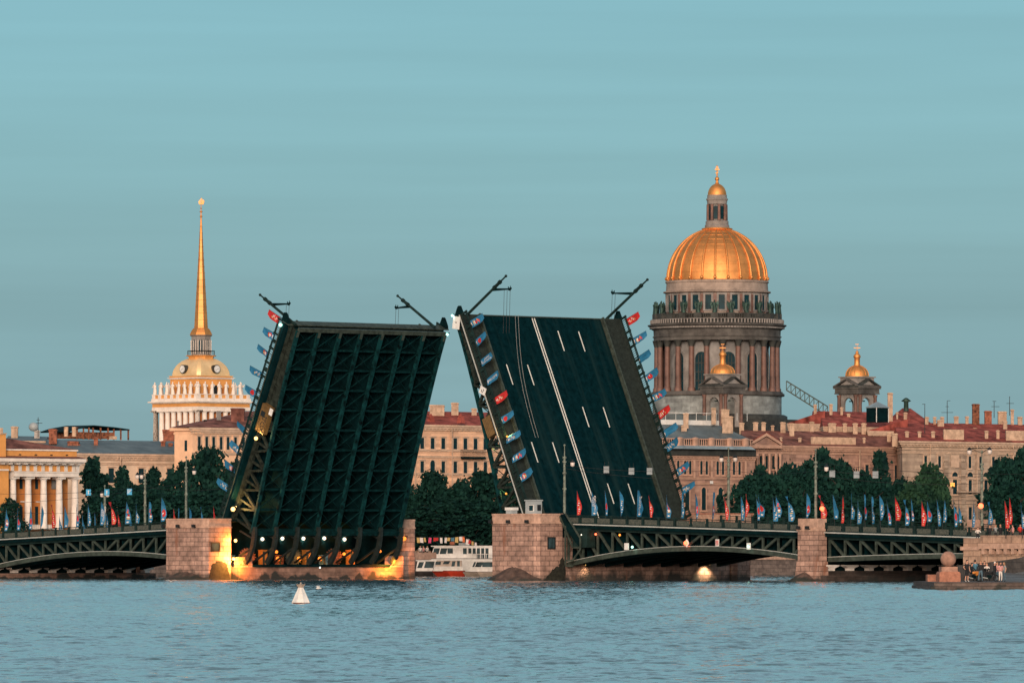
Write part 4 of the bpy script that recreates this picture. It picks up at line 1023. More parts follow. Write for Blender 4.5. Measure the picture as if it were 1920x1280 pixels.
Yb = 2.8*FPX/(1132-HOR); xb = (564-960)*Yb/FPX; sb = Yb/FPX
by = thing('buoy', 'white conical channel buoy with an open crown floating on the river', 'buoy', trs(xb, Yb, 0, R(20)))
FB = trs(xb, Yb, 0, R(20)); s_ = sb
mb = MB(FB); mb.lathe([(19.5*s_, -.3), (19.5*s_, .06), (17.5*s_, .10)], 0, 0, 24); mb.build('float_ring', 'rust', by)
mb = MB(FB)
mb.lathe([(17.3*s_, .10), (4.2*s_, 31*s_)], 0, 0, 8, smooth=False); mb.build('cone', 'white_paint', by)
mb = MB(FB)
for i in range(8):
    a = 2*math.pi*i/8; mb.bar((17.4*s_*math.cos(a), 17.4*s_*math.sin(a), .10), (4.3*s_*math.cos(a), 4.3*s_*math.sin(a), 31*s_), .035, .035)
mb.lathe([(9.4*s_, 20.5*s_), (9.7*s_, 21*s_), (9.2*s_, 21.6*s_)], 0, 0, 8, smooth=False)
mb.build('rib', 'white_paint', by)
mb = MB(FB)
for i in range(8):
    a = 2*math.pi*i/8; b_ = 2*math.pi*(i+1)/8
    mb.add([(3.6*s_*math.cos(a), 3.6*s_*math.sin(a), 30*s_), (3.6*s_*math.cos(b_), 3.6*s_*math.sin(b_), 30*s_), (8.2*s_*math.cos(b_), 8.2*s_*math.sin(b_), 37*s_), (8.2*s_*math.cos(a), 8.2*s_*math.sin(a), 37*s_)], [(0, 1, 2, 3)])
    mb.bar((3.6*s_*math.cos(a), 3.6*s_*math.sin(a), 30*s_), (8.4*s_*math.cos(a), 8.4*s_*math.sin(a), 37.5*s_), .03, .03)
mb.tube((0, 0, 30*s_), (0, 0, 39*s_), 1.2*s_, 1.0*s_, 8); mb.sphere((0, 0, 39.5*s_), 1.7*s_, 10)
mb.build('crown', 'hull_cream', by)
def gull(label, px, py, Y, span_, yaw):
    p = wp(px, py, Y); F = trs(p.x, p.y, p.z, R(yaw))
    t = thing('gull', label, 'bird', F)
    mb = MB(F)
    prof = [(.002, -.26), (.05, -.2), (.09, -.05), (.085, .08), (.05, .16), (.055, .22), (.03, .28), (.002, .34)]
    mb.lathe(prof, 0, 0, 10); mb.xform(0, Matrix.Rotation(R(90), 4, 'Y'))
    for sg in (-1, 1):
        pts = [(.10, 0, .03), (-.10, 0, .03), (-.12, sg*span_*.25, .20), (.10, sg*span_*.25, .20), (-.13, sg*span_*.5, .16), (-.06, sg*span_*.5, .16)]
        mb.add(pts+[(x, y, z+.02) for x, y, z in pts], [(0, 1, 2, 3), (3, 2, 4, 5), (6, 9, 8, 7), (9, 11, 10, 8), (0, 3, 9, 6), (3, 5, 11, 9), (1, 7, 8, 2), (2, 8, 10, 4), (5, 4, 10, 11)])
    mb.build('body', 'white_paint', t)
gull('white gull with raised wings skimming the water before the left pier', 321, 1090, 820, 1.3, 80)
gull('tiny white gull flying over the water to the right of the buoy', 597, 1102, 620, .5, 30)

# ------------------------------------------------------------------ boats moored between the piers
def boat(name, label, cat, pxl, pxr, yw, Y, hull_top, hull_m, decks, bow='left', rake=10, depth=4.2):
    """px extents at the hull's top; yw water row; decks: list of (px0,px1,ybot,ytop,rake_px,material,window list, overhang)"""
    x0 = (pxl-960)*Y/FPX; x1 = (pxr-960)*Y/FPX; s = Y/FPX
    Z = lambda py: (HOR-py)*s+CZ
    F = trs(x0, Y, 0)
    t = thing(name, label, cat, F)
    mb = MB(F); W = x1-x0; r = rake*s; zt = Z(hull_top)
    # hull: plan pointed at the bow
    def ring(z, xb, wd):
        return [(xb, depth/2, z), (xb+2.2, depth/2-wd/2, z), (W, depth/2-wd/2, z), (W, depth/2+wd/2, z), (xb+2.2, depth/2+wd/2, z)]
    a = ring(-.4, r*1.25, depth*.7); b = ring(zt-.12, .0, depth); c = ring(zt, -.05, depth+.1)
    mb.add(a+b+c, [(0, 1, 6, 5), (1, 2, 7, 6), (2, 3, 8, 7), (3, 4, 9, 8), (4, 0, 5, 9), (5, 6, 11, 10), (6, 7, 12, 11), (7, 8, 13, 12), (8, 9, 14, 13), (9, 5, 10, 14), (10, 11, 12, 13, 14)])
    mb.build('hull', hull_m, t)
    mb = MB(F); mb.add(c+[(x, y, z+.09) for x, y, z in c], [(0, 1, 6, 5), (1, 2, 7, 6), (2, 3, 8, 7), (5, 6, 7, 8, 9)]); mb.build('gunwale', 'hull_dark', t)
    for (a0, a1, yb, yt, rk, m, wins, over) in decks:
        xa = (a0-pxl)*s; xe = (a1-pxl)*s; zb, z1 = Z(yb), Z(yt); q = rk*s
        yy0, yy1 = depth*.12, depth*.88
        mb = MB(F)
        mb.hexa([(xa, yy0, zb), (xe, yy0, zb), (xe, yy1, zb), (xa, yy1, zb), (xa+q, yy0, z1), (xe, yy0, z1), (xe, yy1, z1), (xa+q, yy1, z1)])
        cab = mb.build('cabin', m, t)
        mb = MB(F); mb.box(xa+q-over, xe+over*.3, yy0-.15, yy1+.15, z1+.003, z1+.13); mb.build('roof', 'white_paint', cab)
        for (w0, w1, wyb, wyt, wr) in wins:
            mb = MB(F); a_, b_ = (w0-pxl)*s, (w1-pxl)*s; g = wr*s
            mb.hexa([(a_, yy0-.03, Z(wyb)), (b_, yy0-.03, Z(wyb)), (b_, yy0-.003, Z(wyb)), (a_, yy0-.003, Z(wyb)), (a_+g, yy0-.03, Z(wyt)), (b_+(g if wr and b_-a_ < 1.4 else 0), yy0-.03, Z(wyt)), (b_+(g if wr and b_-a_ < 1.4 else 0), yy0-.003, Z(wyt)), (a_+g, yy0-.003, Z(wyt))])
            mb.build('window', 'glass_blue', cab)
    return t, F, s, Z
YB = 1086
t, F, s, Z = boat('river_boat', 'large white two decked river boat moored behind the small boats', 'boat', 770, 1010, 1080, YB+9, 1047, 'white_paint',
    [(806, 990, 1047, 1024, 8, 'white_paint', [(811, 822, 1038, 1027, 3), (824, 836, 1038, 1027, 3), (839, 849, 1037, 1027, 0), (868, 875, 1038, 1027, 0), (878, 884, 1037, 1027, 0), (886, 892, 1038, 1027, 0), (894, 900, 1046, 1027, 0), (902, 908, 1046, 1027, 0), (910, 916, 1046, 1027, 0)], .5)], depth=6)
mb = MB(F); mb.box((860-770)*s, (880-770)*s, 1, 4, Z(1023), Z(1017)); mb.build('wheelhouse', 'cl_grey', t)
mb = MB(F); mb.lathe([(.02, Z(1022)), (.35, Z(1021)), (.45, Z(1017)), (.3, Z(1015))], (848-770)*s, .8, 12); mb.build('life_raft', 'chimney_brick', t)
mb = MB(F); 
for k in range(14): mb.tube(((884+k*4-770)*s, .2, Z(1047)), ((884+k*4-770)*s, .2, Z(1038)), .04, .04, 5)
mb.bar(((884-770)*s, .2, Z(1038)), ((940-770)*s, .2, Z(1038)), .07); mb.build('handrail', 'white_paint', t)
boat('river_boat', 'dark hulled white boat moored at the left against the far pillar', 'boat', 755, 812, 1083, YB+1.5, 1071, 'hull_dark', [(779, 812, 1071, 1051, 4, 'white_paint', [(782, 791, 1064, 1053, 4), (795, 812, 1064, 1052, 3)], .3)], rake=4)
boat('river_boat', 'white canal boat with a red hull moored in the middle', 'boat', 811, 872, 1082, YB-4, 1070, 'hull_red', [(812, 868, 1070, 1063, 2, 'white_paint', [], 0), (815, 866, 1062.6, 1050, 4, 'hull_cream', [(816, 826, 1058, 1052, 1), (830, 841, 1057, 1051.5, 3), (846, 852, 1062, 1051.5, 2), (857, 862, 1062.5, 1051, 0)], .3)], rake=10)
boat('river_boat', 'white canal boat with cream hull and raked windows moored at the right', 'boat', 868, 935, 1081, YB-8, 1072, 'hull_cream', [(880, 935, 1071, 1064, 3, 'white_paint', [], 0), (884, 935, 1063.6, 1051, 5, 'white_paint', [(885, 889, 1063, 1053, 4), (890, 902, 1063, 1053, 4), (904, 925, 1063, 1053, 0)], .3)], rake=9)
# bunting of small flags over the boats
random.seed(5)
cols = ['cloth_yellow', 'flag_white', 'cloth_yellow', 'flag_pink', 'flag_red', 'flag_red', 'flag_white', 'flag_white', 'cloth_yellow', 'cl_blue', 'cloth_yellow', 'flag_white', 'flag_orange', 'flag_white', 'flag_red', 'cloth_yellow', 'flag_white']
xs_ = [784, 790, 796, 806.5, 815, 819.5, 827, 836, 842, 849, 856.5, 864, 869, 877, 881, 886, 892]
ys_ = [1007]*10+[1006, 1005, 1005, 1010, 1012, 1014, 1016]
Yb2 = YB+2
bt = thing('bunting', 'string of red, white and yellow pennants hanging over the moored boats', 'bunting', trs((840-960)*Yb2/FPX, Yb2, 6))
mb = MB(); pts = [wp(x, y, Yb2) for x, y in zip(xs_, ys_)]; mb.path([wp(770, 1006, Yb2)]+pts+[wp(905, 1022, Yb2)], .03, 4); mb.build('cord', 'black', bt)
for x, y, c in zip(xs_, ys_, cols):
    p = wp(x, y, Yb2); w = random.uniform(.15, .26); h = random.uniform(.5, .95); a = random.uniform(-.1, .1)
    mb = MB(); mb.add([(p.x-w, p.y, p.z), (p.x+w, p.y+.05, p.z), (p.x+w+a, p.y+.1, p.z-h), (p.x-w+a, p.y-.05, p.z-h*.95)], [(0, 1, 2, 3)]); mb.build('pennant', c, bt)
# ------------------------------------------------------------------ city on the far bank
KA, KB = R(-47), R(43)
class Fac:
    def __init__(s, px0, Y0, kind, pxref=None):
        s.rz = KA if kind == 'A' else KB if kind == 'B' else R(kind)
        s.X0 = (px0-960)*Y0/FPX; s.Y0 = Y0; s.d = (math.cos(s.rz), math.sin(s.rz)); s.px0 = px0
        s.Yr = Y0 if pxref is None else s.yat(s.x(pxref))
        s.F = trs(s.X0, Y0, 0, s.rz); s.F0 = s.F
    def skew(s):                                        # oblique plot: party walls run straight back from the quay corner
        Sh = Matrix.Identity(4); Sh[0][1] = s.d[1]/s.d[0]; s.F = s.F0 @ Sh; return s
    def x(s, px):
        k = (px-960)/FPX; return (k*s.Y0-s.X0)/(s.d[0]-k*s.d[1])
    def yat(s, x): return s.Y0+s.d[1]*x
    def z(s, py): return (HOR-py)*s.Yr/FPX+CZ
    def w(s, px): return px*s.Yr/FPX/abs(s.d[0])
def win_mesh(w, h, arch, frame, fw=.16, out=.14):
    key = ('win', round(w, 2), round(h, 2), arch, frame)
    if key in MESHC: return MESHC[key]
    def outline(w, h):
        if not arch: return [(-w/2, 0), (w/2, 0), (w/2, h), (-w/2, h)]
        p = [(-w/2, 0), (w/2, 0)]; n = 8
        for i in range(n+1):
            a = math.pi*i/n; p.append((w/2*math.cos(a), h-w/2+w/2*math.sin(a)))
        return p
    a = outline(w, h); b = outline(w+2*fw, h+fw); b = [(x, z if z > 0 else -fw) for x, z in b]
    mb = MB(); n = len(a)
    vs = [(x, -out, z) for x, z in a]+[(x, -out, z) for x, z in b]+[(x, .0, z) for x, z in a]+[(x, .0, z) for x, z in b]
    fs = []
    for i in range(n):
        j = (i+1) % n; fs += [(i, i+n, j+n, j), (i+n, i+3*n, j+3*n, j+n), (i, j, j+2*n, i+2*n)]
    mb.add(vs, fs)
    if not arch: mb.box(-w/2-fw-.1, w/2+fw+.1, -out-.12, -.003, h+fw, h+fw+.14)
    mb.box(-w/2-fw-.08, w/2+fw+.08, -out-.14, -.003, -fw-.13, -fw)
    fr = mb.mesh('window', frame)
    mb = MB(); mb.prism(a, -.03, -.004); pn = mb.mesh('pane', 'glass_dark')
    mb = MB(); mb.box(-.03, .03, -.055, -.032, 0, h*.96); mb.box(-w/2, w/2, -.055, -.032, h*.62, h*.62+.06); br = mb.mesh('sash', 'steel_green')
    MESHC[key] = (fr, pn, br); return MESHC[key]
def window(t, f, px, yb, yt, wpx, frame, arch=False, y=0.0, sash=True):
    w = f.w(wpx); zb, zt = f.z(yb), f.z(yt)
    fr, pn, br = win_mesh(w, zt-zb, arch, frame)
    o = place('window', fr, t, (f.x(px), y, zb)); place('pane', pn, o)
    if sash: place('sash', br, o)
    return o
def bld(label, px0, px1, Y, kind, eave, wall, trim, depth=14, roof=None, wins=(), strings=(), pipes=(), cornice=.7, name='building', cat='building', pxref=None, base=2.5, left_wins=(), wallname='wall', group=None):
    f = Fac(px0, Y, kind, pxref or (px0+px1)/2).skew(); W = f.x(px1); ze = f.z(eave)
    t = thing(name, label, cat, f.F0, group)
    mb = MB(f.F); mb.box(0, W, 0, depth, base, ze-.5); mb.build(wallname, wall, t)
    mb = MB(f.F); c = cornice
    for (o, a, b) in ((c*.35, -.95, -.62), (c*.7, -.62, -.3), (c, -.3, 0.0)):
        mb.box(-o, W+o, -o, depth+o, ze+a, ze+b)
    n = int(W/.8)
    for i in range(n): mb.box((i+.3)*W/n, (i+.62)*W/n, -c*.62, -c*.36, ze-.90, ze-.63)
    mb.build('cornice', trim, t)
    for py in strings:
        z = f.z(py); mb = MB(f.F); mb.box(-.12, W+.12, -.16, depth+.1, z-.16, z+.10); mb.box(-.2, W+.2, -.26, depth+.1, z+.10, z+.2); mb.build('string_course', trim, t)
    if roof:
        typ, ridge, m = roof[:3]; zr = f.z(ridge); mb = MB(f.F); o = c*.8; z0 = ze+.003
        if typ == 'hip':
            i_ = min(depth/2, W*.42) if len(roof) < 4 else roof[3]
            mb.add([(-o, -o, z0), (W+o, -o, z0), (W+o, depth+o, z0), (-o, depth+o, z0), (i_, depth/2, zr), (W-i_, depth/2, zr)], [(0, 1, 5, 4), (1, 2, 5), (2, 3, 4, 5), (3, 0, 4), (3, 2, 1, 0)])
        elif typ == 'gable':
            mb.add([(-o, -o, z0), (W+o, -o, z0), (W+o, depth+o, z0), (-o, depth+o, z0), (-o, depth/2, zr), (W+o, depth/2, zr)], [(0, 1, 5, 4), (1, 2, 5), (2, 3, 4, 5), (3, 0, 4), (3, 2, 1, 0)])
        elif typ == 'front':                            # gable end facing the river
            mb.add([(-o, -o, z0), (W+o, -o, z0), (W+o, depth+o, z0), (-o, depth+o, z0), (W/2, -o, zr), (W/2, depth+o, zr)], [(0, 1, 4), (1, 2, 5, 4), (2, 3, 5), (3, 0, 4, 5), (3, 2, 1, 0)])
        elif typ == 'shed_l':                           # rises to the right
            mb.add([(-o, -o, z0), (W+o, -o, z0), (W+o, depth+o, z0), (-o, depth+o, z0), (W+o, -o, zr), (W+o, depth+o, zr)], [(0, 1, 4), (1, 2, 5, 4), (2, 3, 5), (3, 0, 4, 5), (3, 2, 1, 0)])
        elif typ == 'shed_r':
            mb.add([(-o, -o, z0), (W+o, -o, z0), (W+o, depth+o, z0), (-o, depth+o, z0), (-o, -o, zr), (-o, depth+o, zr)], [(0, 1, 4), (1, 2, 5), (2, 3, 5), (3, 0, 4, 5), (0, 4, 5, 3)][:0]+[(0, 1, 4), (1, 2, 5, 4), (2, 3, 5), (3, 0, 4, 5), (3, 2, 1, 0)])
        rf = mb.build('roof', m, t)
    else: rf = None
    for (pxs, yb, yt, wpx, arch) in wins:
        for px in pxs: window(t, f, px, yb, yt, wpx, trim, arch)
    for px in pipes:
        x = f.x(px); mb = MB(f.F); mb.path([(x, -.75, ze-.5), (x, -.7, ze-1.1), (x, -.28, ze-2.2), (x, -.28, base+.5)], .13, 6); mb.build('drainpipe', 'trim_tan', t)
    return t, f, W, ze, rf
def chimney(rf, f, pxa, pxb, yt, yb, yl, m='chimney_cream', dep=None, cap=True, nm='chimney'):
    """masonry stack on a roof: px extents of the seen face, yl = distance behind the facade"""
    x0 = f.x(pxa); x1 = f.x(pxb); sh = yl*abs(math.sin(f.rz)) if False else 0
    w = (pxb-pxa)*f.Yr/FPX; d = dep or max(.8, w*.7)
    # move the stack along the facade so that it shows at the same column although it stands behind it
    k = ((pxa+pxb)/2-960)/FPX; nx, ny = -f.d[1], f.d[0]
    sk = f.d[1]/f.d[0] if f.F is not f.F0 else 0
    x = (k*(f.Y0+ny*yl)-(f.X0+nx*yl))/(f.d[0]-k*f.d[1])-sk*yl
    Yc = f.Y0+ny*yl+f.d[1]*(x+sk*yl); zt = (HOR-yt)*Yc/FPX+CZ; zb = (HOR-yb)*Yc/FPX+CZ
    c, sn = abs(f.d[0]), abs(f.d[1])
    ww = w/(c+sn*.7) ; dd = ww*.7
    mb = MB(f.F); mb.box(x-ww/2, x+ww/2, yl-dd/2, yl+dd/2, zb-1.0, zt-(.25 if cap else 0))
    if cap: mb.box(x-ww/2-.12, x+ww/2+.12, yl-dd/2-.12, yl+dd/2+.12, zt-.25, zt-.08); mb.box(x-ww/2+.1, x+ww/2-.1, yl-dd/2+.1, yl+dd/2-.1, zt-.08, zt)
    return mb.build(nm, m, rf)
def antenna(t_label, px, yt, yb, Y, arms):
    s = Y/FPX; p0 = wp(px, yb, Y); p1 = wp(px, yt, Y)
    t = thing('roof_antenna', t_label, 'antenna', trs(p0.x, p0.y, p0.z))
    mb = MB(); mb.tube(p0-Vector((0, 0, 1.0)), p1, .07, .05, 5)
    for (py, l, r) in arms: a = wp(px-l, py, Y); b = wp(px+r, py, Y); mb.tube(a, b, .04, .04, 4)
    mb.build('mast', 'black', t); return t

def statue_mesh(seed, h, wings=False, m='white_plaster'):
    key = ('statue', seed, round(h, 1), wings, m)
    if key in MESHC: return MESHC[key]
    r = random.Random(seed); k = h/3.0; mb = MB()
    mb.lathe([(.42*k, 0), (.46*k, .1*k), (.40*k, .7*k), (.34*k, 1.3*k), (.30*k, 1.6*k), (.42*k, 2.05*k), (.40*k, 2.3*k), (.15*k, 2.45*k), (.12*k, 2.55*k)], 0, 0, 9)
    for i in range(len(mb.v)): mb.v[i].x = mb.v[i].x*1.25+.10*k*math.sin(mb.v[i].z*2+seed)
    mb.sphere((.05*k, 0, 2.75*k), .2*k, 8, sz=1.2)
    for sg in (-1, 1):
        e = Vector((sg*(.55+r.uniform(-.1, .2))*k, -.1*k, (1.7+r.uniform(-.1, .2))*k)); hnd = e+Vector((sg*r.uniform(-.3, .15)*k, -.2*k, r.uniform(-.4, .75)*k))
        mb.tube((sg*.34*k, 0, 2.25*k), e, .12*k, .10*k, 6); mb.tube(e, hnd, .10*k, .07*k, 6)
    if wings:
        for sg in (-1, 1): mb.prism([(sg*.2*k, 2.3*k), (sg*.9*k, 2.75*k), (sg*1.0*k, 1.9*k), (sg*.6*k, .7*k), (sg*.3*k, 1.2*k)][::(1 if sg > 0 else -1)], .12*k, .28*k)
    MESHC[key] = mb.mesh('statue', m); return MESHC[key]

# ---- yellow pavilion with the white columns
f = Fac(-60, 1035, 'B', 80)
t = thing('pavilion', 'orange yellow neoclassical pavilion with tall white columns at the left edge', 'building', f.F)
W = f.x(149); z = f.z; F = f.F
xc = [f.x(p) for p in (25, 53.5, 82.5, 111.6, 141)]; colr = f.w(6.7)*.73
mb = MB(F); mb.box(f.x(19), f.x(148), 2.6, 14, 2.5, z(870)); mb.build('wall', 'yellow_deep', t)
mb = MB(F); mb.box(0, f.x(17.5)-1.1, -1.2, 14, 2.5, z(872)); mb.build('wing_wall', 'yellow_wall', t)
mb = MB(F); mb.box(f.x(19), f.x(149.5)-1.0, -1.0, 14, z(893.5), z(886)); mb.box(f.x(18), f.x(149.5)-1.0, -1.15, 14, z(886), z(883.5)); mb.box(0, f.x(150)-1.0, -1.25, 14, z(872)-.003, z(869)); mb.box(0, f.x(17.9)-1.2, -1.35, 14, z(883), z(880)); mb.build('architrave', 'white_plaster', t)
mb = MB(F); mb.box(0, f.x(149)-1.0, -.95, 13.8, z(883.3), z(872)); mb.build('frieze', 'yellow_wall', t)
mb = MB(F)
for k in range(12): 
    p = 8+k*14.3
    if p < 150 and not (12 < p < 17): mb.box(f.x(p)-1.0, f.x(p+5.2)-1.0, -1.12, -.953, z(883.2), z(872.2))
mb.box(f.x(143.5)-1.0, f.x(149.2)-.95, -1.12, -.953, z(883.2), z(872.2))
mb.build('triglyph_row', 'white_plaster', t)
mb = MB(F); mb.box(-2, f.x(160)-2.2, -2.4, 14.5, z(868.8), z(866)); mb.box(-2, f.x(165)-2.8, -3.0, 15, z(866), z(860)); 
k = 2
while k < 150: mb.box(f.x(k)-1.6, f.x(k+6)-1.6, -2.2, -1.3, z(871), z(868.9)); k += 14.3
mb.build('cornice', 'white_plaster', t)
mb = MB(F); mb.add([(-2, -3.0, z(859.8)), (f.x(165)-2.8, -3.0, z(859.8)), (f.x(150), .2, z(855)), (-2, .2, z(855)), (f.x(150), 13, z(855)), (f.x(165)-2.8, 15, z(859.8))], [(0, 1, 2, 3), (1, 5, 4, 2)]); mb.build('lower_roof', 'roof_red_dull', t)
mb = MB(F); mb.box(f.x(14), f.x(148), .5, 12.5, z(857), z(844.8)); mb.build('attic', 'yellow_wall', t)
mb = MB(F); mb.box(f.x(13), f.x(149), .3, 12.7, z(844.7), z(842)); mb.build('attic_cornice', 'white_plaster', t)
mb = MB(F); mb.add([(f.x(13), .3, z(841.9)), (f.x(149), .3, z(841.9)), (f.x(149), 12.7, z(841.9)), (f.x(13), 12.7, z(841.9)), (f.x(15), 6.5, z(813)), (f.x(14), 6.5, z(813))], [(0, 1, 4, 5), (1, 2, 4), (2, 3, 5, 4), (3, 0, 5)])
mb.build('roof', 'roof_red_dull', t)
for i, p in enumerate((41, 71, 100, 129)):
    mb = MB(F); mb.prism([(f.x(p-2.6), z(853.2)), (f.x(p+2.6), z(853.2)), (f.x(p+1.4), z(851.3)), (f.x(p-1.4), z(851.3))], .40, .497); mb.build('attic_vent', 'black', t)
mb = MB(F); mb.box(0, f.x(13)-1.0, -1.0, 12, z(857), z(815.5)); mb.build('tower_block', 'yellow_wall', t)
mb = MB(F); mb.box(-1, f.x(14)-1.1, -1.2, 12.2, z(815.4), z(813)); mb.box(0, f.x(10.5), .6, 10, z(813), z(803)); mb.build('block_cap', 'chimney_cream', t)
for i, p in enumerate((6, -6)):
    x = f.x(p); mb = MB(F)
    for dx in (-.6, .6): mb.tube((x+dx, 3, z(804)), (x+dx, 3, z(794)), .07, .07, 5)
    mb.box(x-.7, x+.7, 2.6, 3.4, z(800), z(796.5)); mb.build('chimney_rack', 'black', t)
for i, x in enumerate(xc):
    mb = MB(F); zb, zt = z(992), z(893.6)
    mb.lathe([(colr*1.12, zb), (colr*1.12, zb+.3), (colr, zb+.5), (colr*.98, zb+(zt-zb)*.5), (colr*.86, zt-.8), (colr*.86, zt-.5), (colr*1.2, zt-.3)], x, .1, 20); c = mb.build('column', 'white_plaster', t)
    mb = MB(F); mb.box(x-colr*1.35, x+colr*1.35, .1-colr*1.35, .1+colr*1.35, zt-.3, zt-.01); mb.build('capital', 'white_plaster', c)
for a, b in zip(xc[:-2], xc[1:-1]):
    m_ = (a+b)/2+.15
    for (yb, yt) in ((916, 898), (983, 949)):
        mb = MB(F); mb.box(m_-1.2, m_-.7, 2.50, 2.597, z(yb), z(yt)); mb.build('window', 'glass_dark', t)
    mb = MB(F); mb.box(a+colr, b-colr, 2.45, 2.59, z(941), z(938.8)); mb.build('belt', 'white_plaster', t)
    mb = MB(F)
    for q in range(7): mb.box(a+colr+.15+q*.32, a+colr+.30+q*.32, .4, .6, z(992), z(984))
    mb.box(a+colr, b-colr, .3, .7, z(984), z(983)); mb.build('balustrade', 'white_plaster', t)
a, b = xc[3], xc[4]
mb = MB(F); mb.box(a+colr*1.05, b-colr*1.05, 2.4, 2.58, z(916), z(899)); mb.build('relief_panel', 'cath_light', t)

# ---- long grey roofed cream building behind
t, f, W, ze, rf = bld('long cream building with a grey metal roof behind the left trees', 60, 336, 1105, 'B', 850, 'cream_wall', 'trim_tan', 16, ('gable', 823, 'roof_grey'), [((208, 264, 286, 317.5), 905, 877, 10, False), ((235, 300), 958, 930, 9, False)], strings=(861, 869), pipes=(227,))
for a, b, yt, yb, m in ((88, 111, 804, 820, 'chimney_brick'), (122, 153, 827, 832, 'chimney_brick'), (300, 312, 826, 833, 'chimney_brick'), (314, 326, 830, 838, 'chimney_brick'), (174, 186, 819, 824, 'chimney_brick'), (136, 153, 832, 839, 'chimney_brick')):
    chimney(rf, f, a, b, yt, yb, 5, m)
for px in (124, 139): 
    p = wp(px, 818, 1112); mb = MB(); mb.tube(p, wp(px, 800, 1112), .35, .35, 10); mb.build('vent_pipe', 'chimney_cream', rf)
t, f, W, ze, rf = bld('low grey roof with flat terrace left of the brick chimney', 15, 80, 1110, 'B', 826, 'cream_wall', 'trim_tan', 10, ('gable', 816, 'roof_grey'))
chimney(rf, f, 18, 37, 799, 812, 3, 'chimney_cream'); chimney(rf, f, 62, 77, 806, 816, 3, 'white_plaster')
mb = MB(); p = wp(63, 800, 1110); mb.sphere(tuple(p), .8, 10, sz=.9); mb.build('dish', 'grey_paint', rf)
antenna('thin roof antenna above the dish at the far left', 71.5, 782, 808, 1112, [(793, 8, 8), (787, 3, 3)])
# open timber roof frame
fr = Fac(140, 1128, 'B', 190); t = thing('roof_shelter', 'dark open framed roof shelter on top of the grey roofed building', 'shelter', fr.F0)
z = fr.z; x = fr.x
mb = MB(fr.F); pts = [(128, 809), (145, 803), (176, 797), (215, 800), (243, 803.5)]
for (a, b) in zip(pts[:-1], pts[1:]):
    mb.prism([(x(a[0]), z(a[1]+2.2)), (x(b[0]), z(b[1]+2.2)), (x(b[0]), z(b[1])), (x(a[0]), z(a[1]))], 0, 7)
mb.build('roof', 'steel_dark', t)
mb = MB(fr.F)
for p in (146, 158, 168, 176, 190, 204, 215, 228, 242):
    mb.box(x(p)-.1, x(p)+.1, .1, .3, z(824), z(803.8 if p > 210 else 801.5)); 
mb.box(x(146), x(216), .35, 6, z(822), z(810)); mb.build('frame', 'rust', t)
mb = MB(fr.F); mb.box(x(206), x(219), .0, .2, z(823), z(817)); mb.build('panel', 'chimney_cream', t)

# ---- peach building left of the leaf
t, f, W, ze, rf = bld('peach coloured building with a dull red roof rising behind the left leaf', 361, 520, 1116, 'B', 801, 'peach_plain', 'trim_tan', 22, None, [((373, 387, 400, 414, 427, 441, 456, 470, 485), 842, 818, 5.5, False)], strings=(811, 850), pxref=361)
mb = MB(f.F0); mb.box(0, 2, .003, 4.4, 2.5, f.z(801)-.5); mb.box(-.05, 2, -.3, 4.6, f.z(811)-.2, f.z(811)+.1); mb.box(-.5, 1, -.6, 5.0, f.z(801)-.5, f.z(801)-.003); mb.build('wing_wall', 'peach_plain', t)
mb = MB(f.F0); mb.box(-.04, -.003, 1.3, 1.9, f.z(845), f.z(825)); mb.build('window', 'glass_dark', t)
mb = MB(f.F); o = .7; zz = f.z(800.5); mb.add([(-o, -o, zz), (f.x(520), -o, zz), (f.x(520), 23, zz), (-5.2, 5.0, zz), (f.x(455), 14, f.z(764)), (f.x(520), 14, f.z(764))], [(0, 1, 5, 4), (2, 3, 4, 5), (3, 0, 4), (3, 2, 1, 0)]); rf = mb.build('roof', 'roof_red_dull', t)
for a, b, yt, yb, m in ((426, 466, 765, 782, 'roof_red_dull'), (404, 417, 770, 788, 'cath_light'), (331, 336, 788, 802, 'cath_light'), (381, 388, 786, 794, 'black')): chimney(rf, f, a, b, yt, yb, 6, m)
t2, f2, _, _, _ = bld('small brick stack block at the foot of the white tower colonnade', 306, 326, 1150, 'B', 805, 'chimney_brick', 'chimney_brick', 6, cornice=.2)

# ---- peach building between the leaves
t, f, W, ze, rf = bld('three storey peach palace with a red roof seen between the two leaves', 740, 990, 1150, 'B', 797, 'peach_wall', 'trim_tan', 18, ('hip', 769, 'roof_red', 6), [((770, 791, 810.5, 830.5, 853, 872, 891, 909.5, 930, 950), 842, 821.5, 7.5, False), ((770, 791, 830.5, 853, 872, 891, 909.5, 930, 950), 887, 865, 7, False), ((810.5,), 887, 863, 9, True), ((791, 830.5, 872, 909.5), 930, 905, 7, False)], strings=(806, 845, 857, 889), pipes=(848, 779, 921))
for a, b, yt, yb in ((797, 842, 759, 772), (842, 864, 754.5, 771), (881, 897, 765, 783)): chimney(rf, f, a, b, yt, yb, 7)
for px in (808, 864):
    p = wp(px, 786, 1158); mb = MB(); mb.lathe([(.7, p.z-.6), (.5, p.z+.3), (.02, p.z+1.0)], p.x, p.y, 4, smooth=False); mb.build('dormer', 'roof_red', rf)
mb = MB(f.F); zb = f.z(856); mb.box(f.x(864), f.x(911), -1.3, -.3, zb-.3, zb)
for k in range(24): mb.box(f.x(864)+k*(f.x(911)-f.x(864))/24, f.x(864)+k*(f.x(911)-f.x(864))/24+.06, -1.28, -1.22, zb, f.z(843.5))
mb.box(f.x(864), f.x(911), -1.32, -1.2, f.z(843.5), f.z(842.8)); mb.build('balcony', 'steel_dark', t)

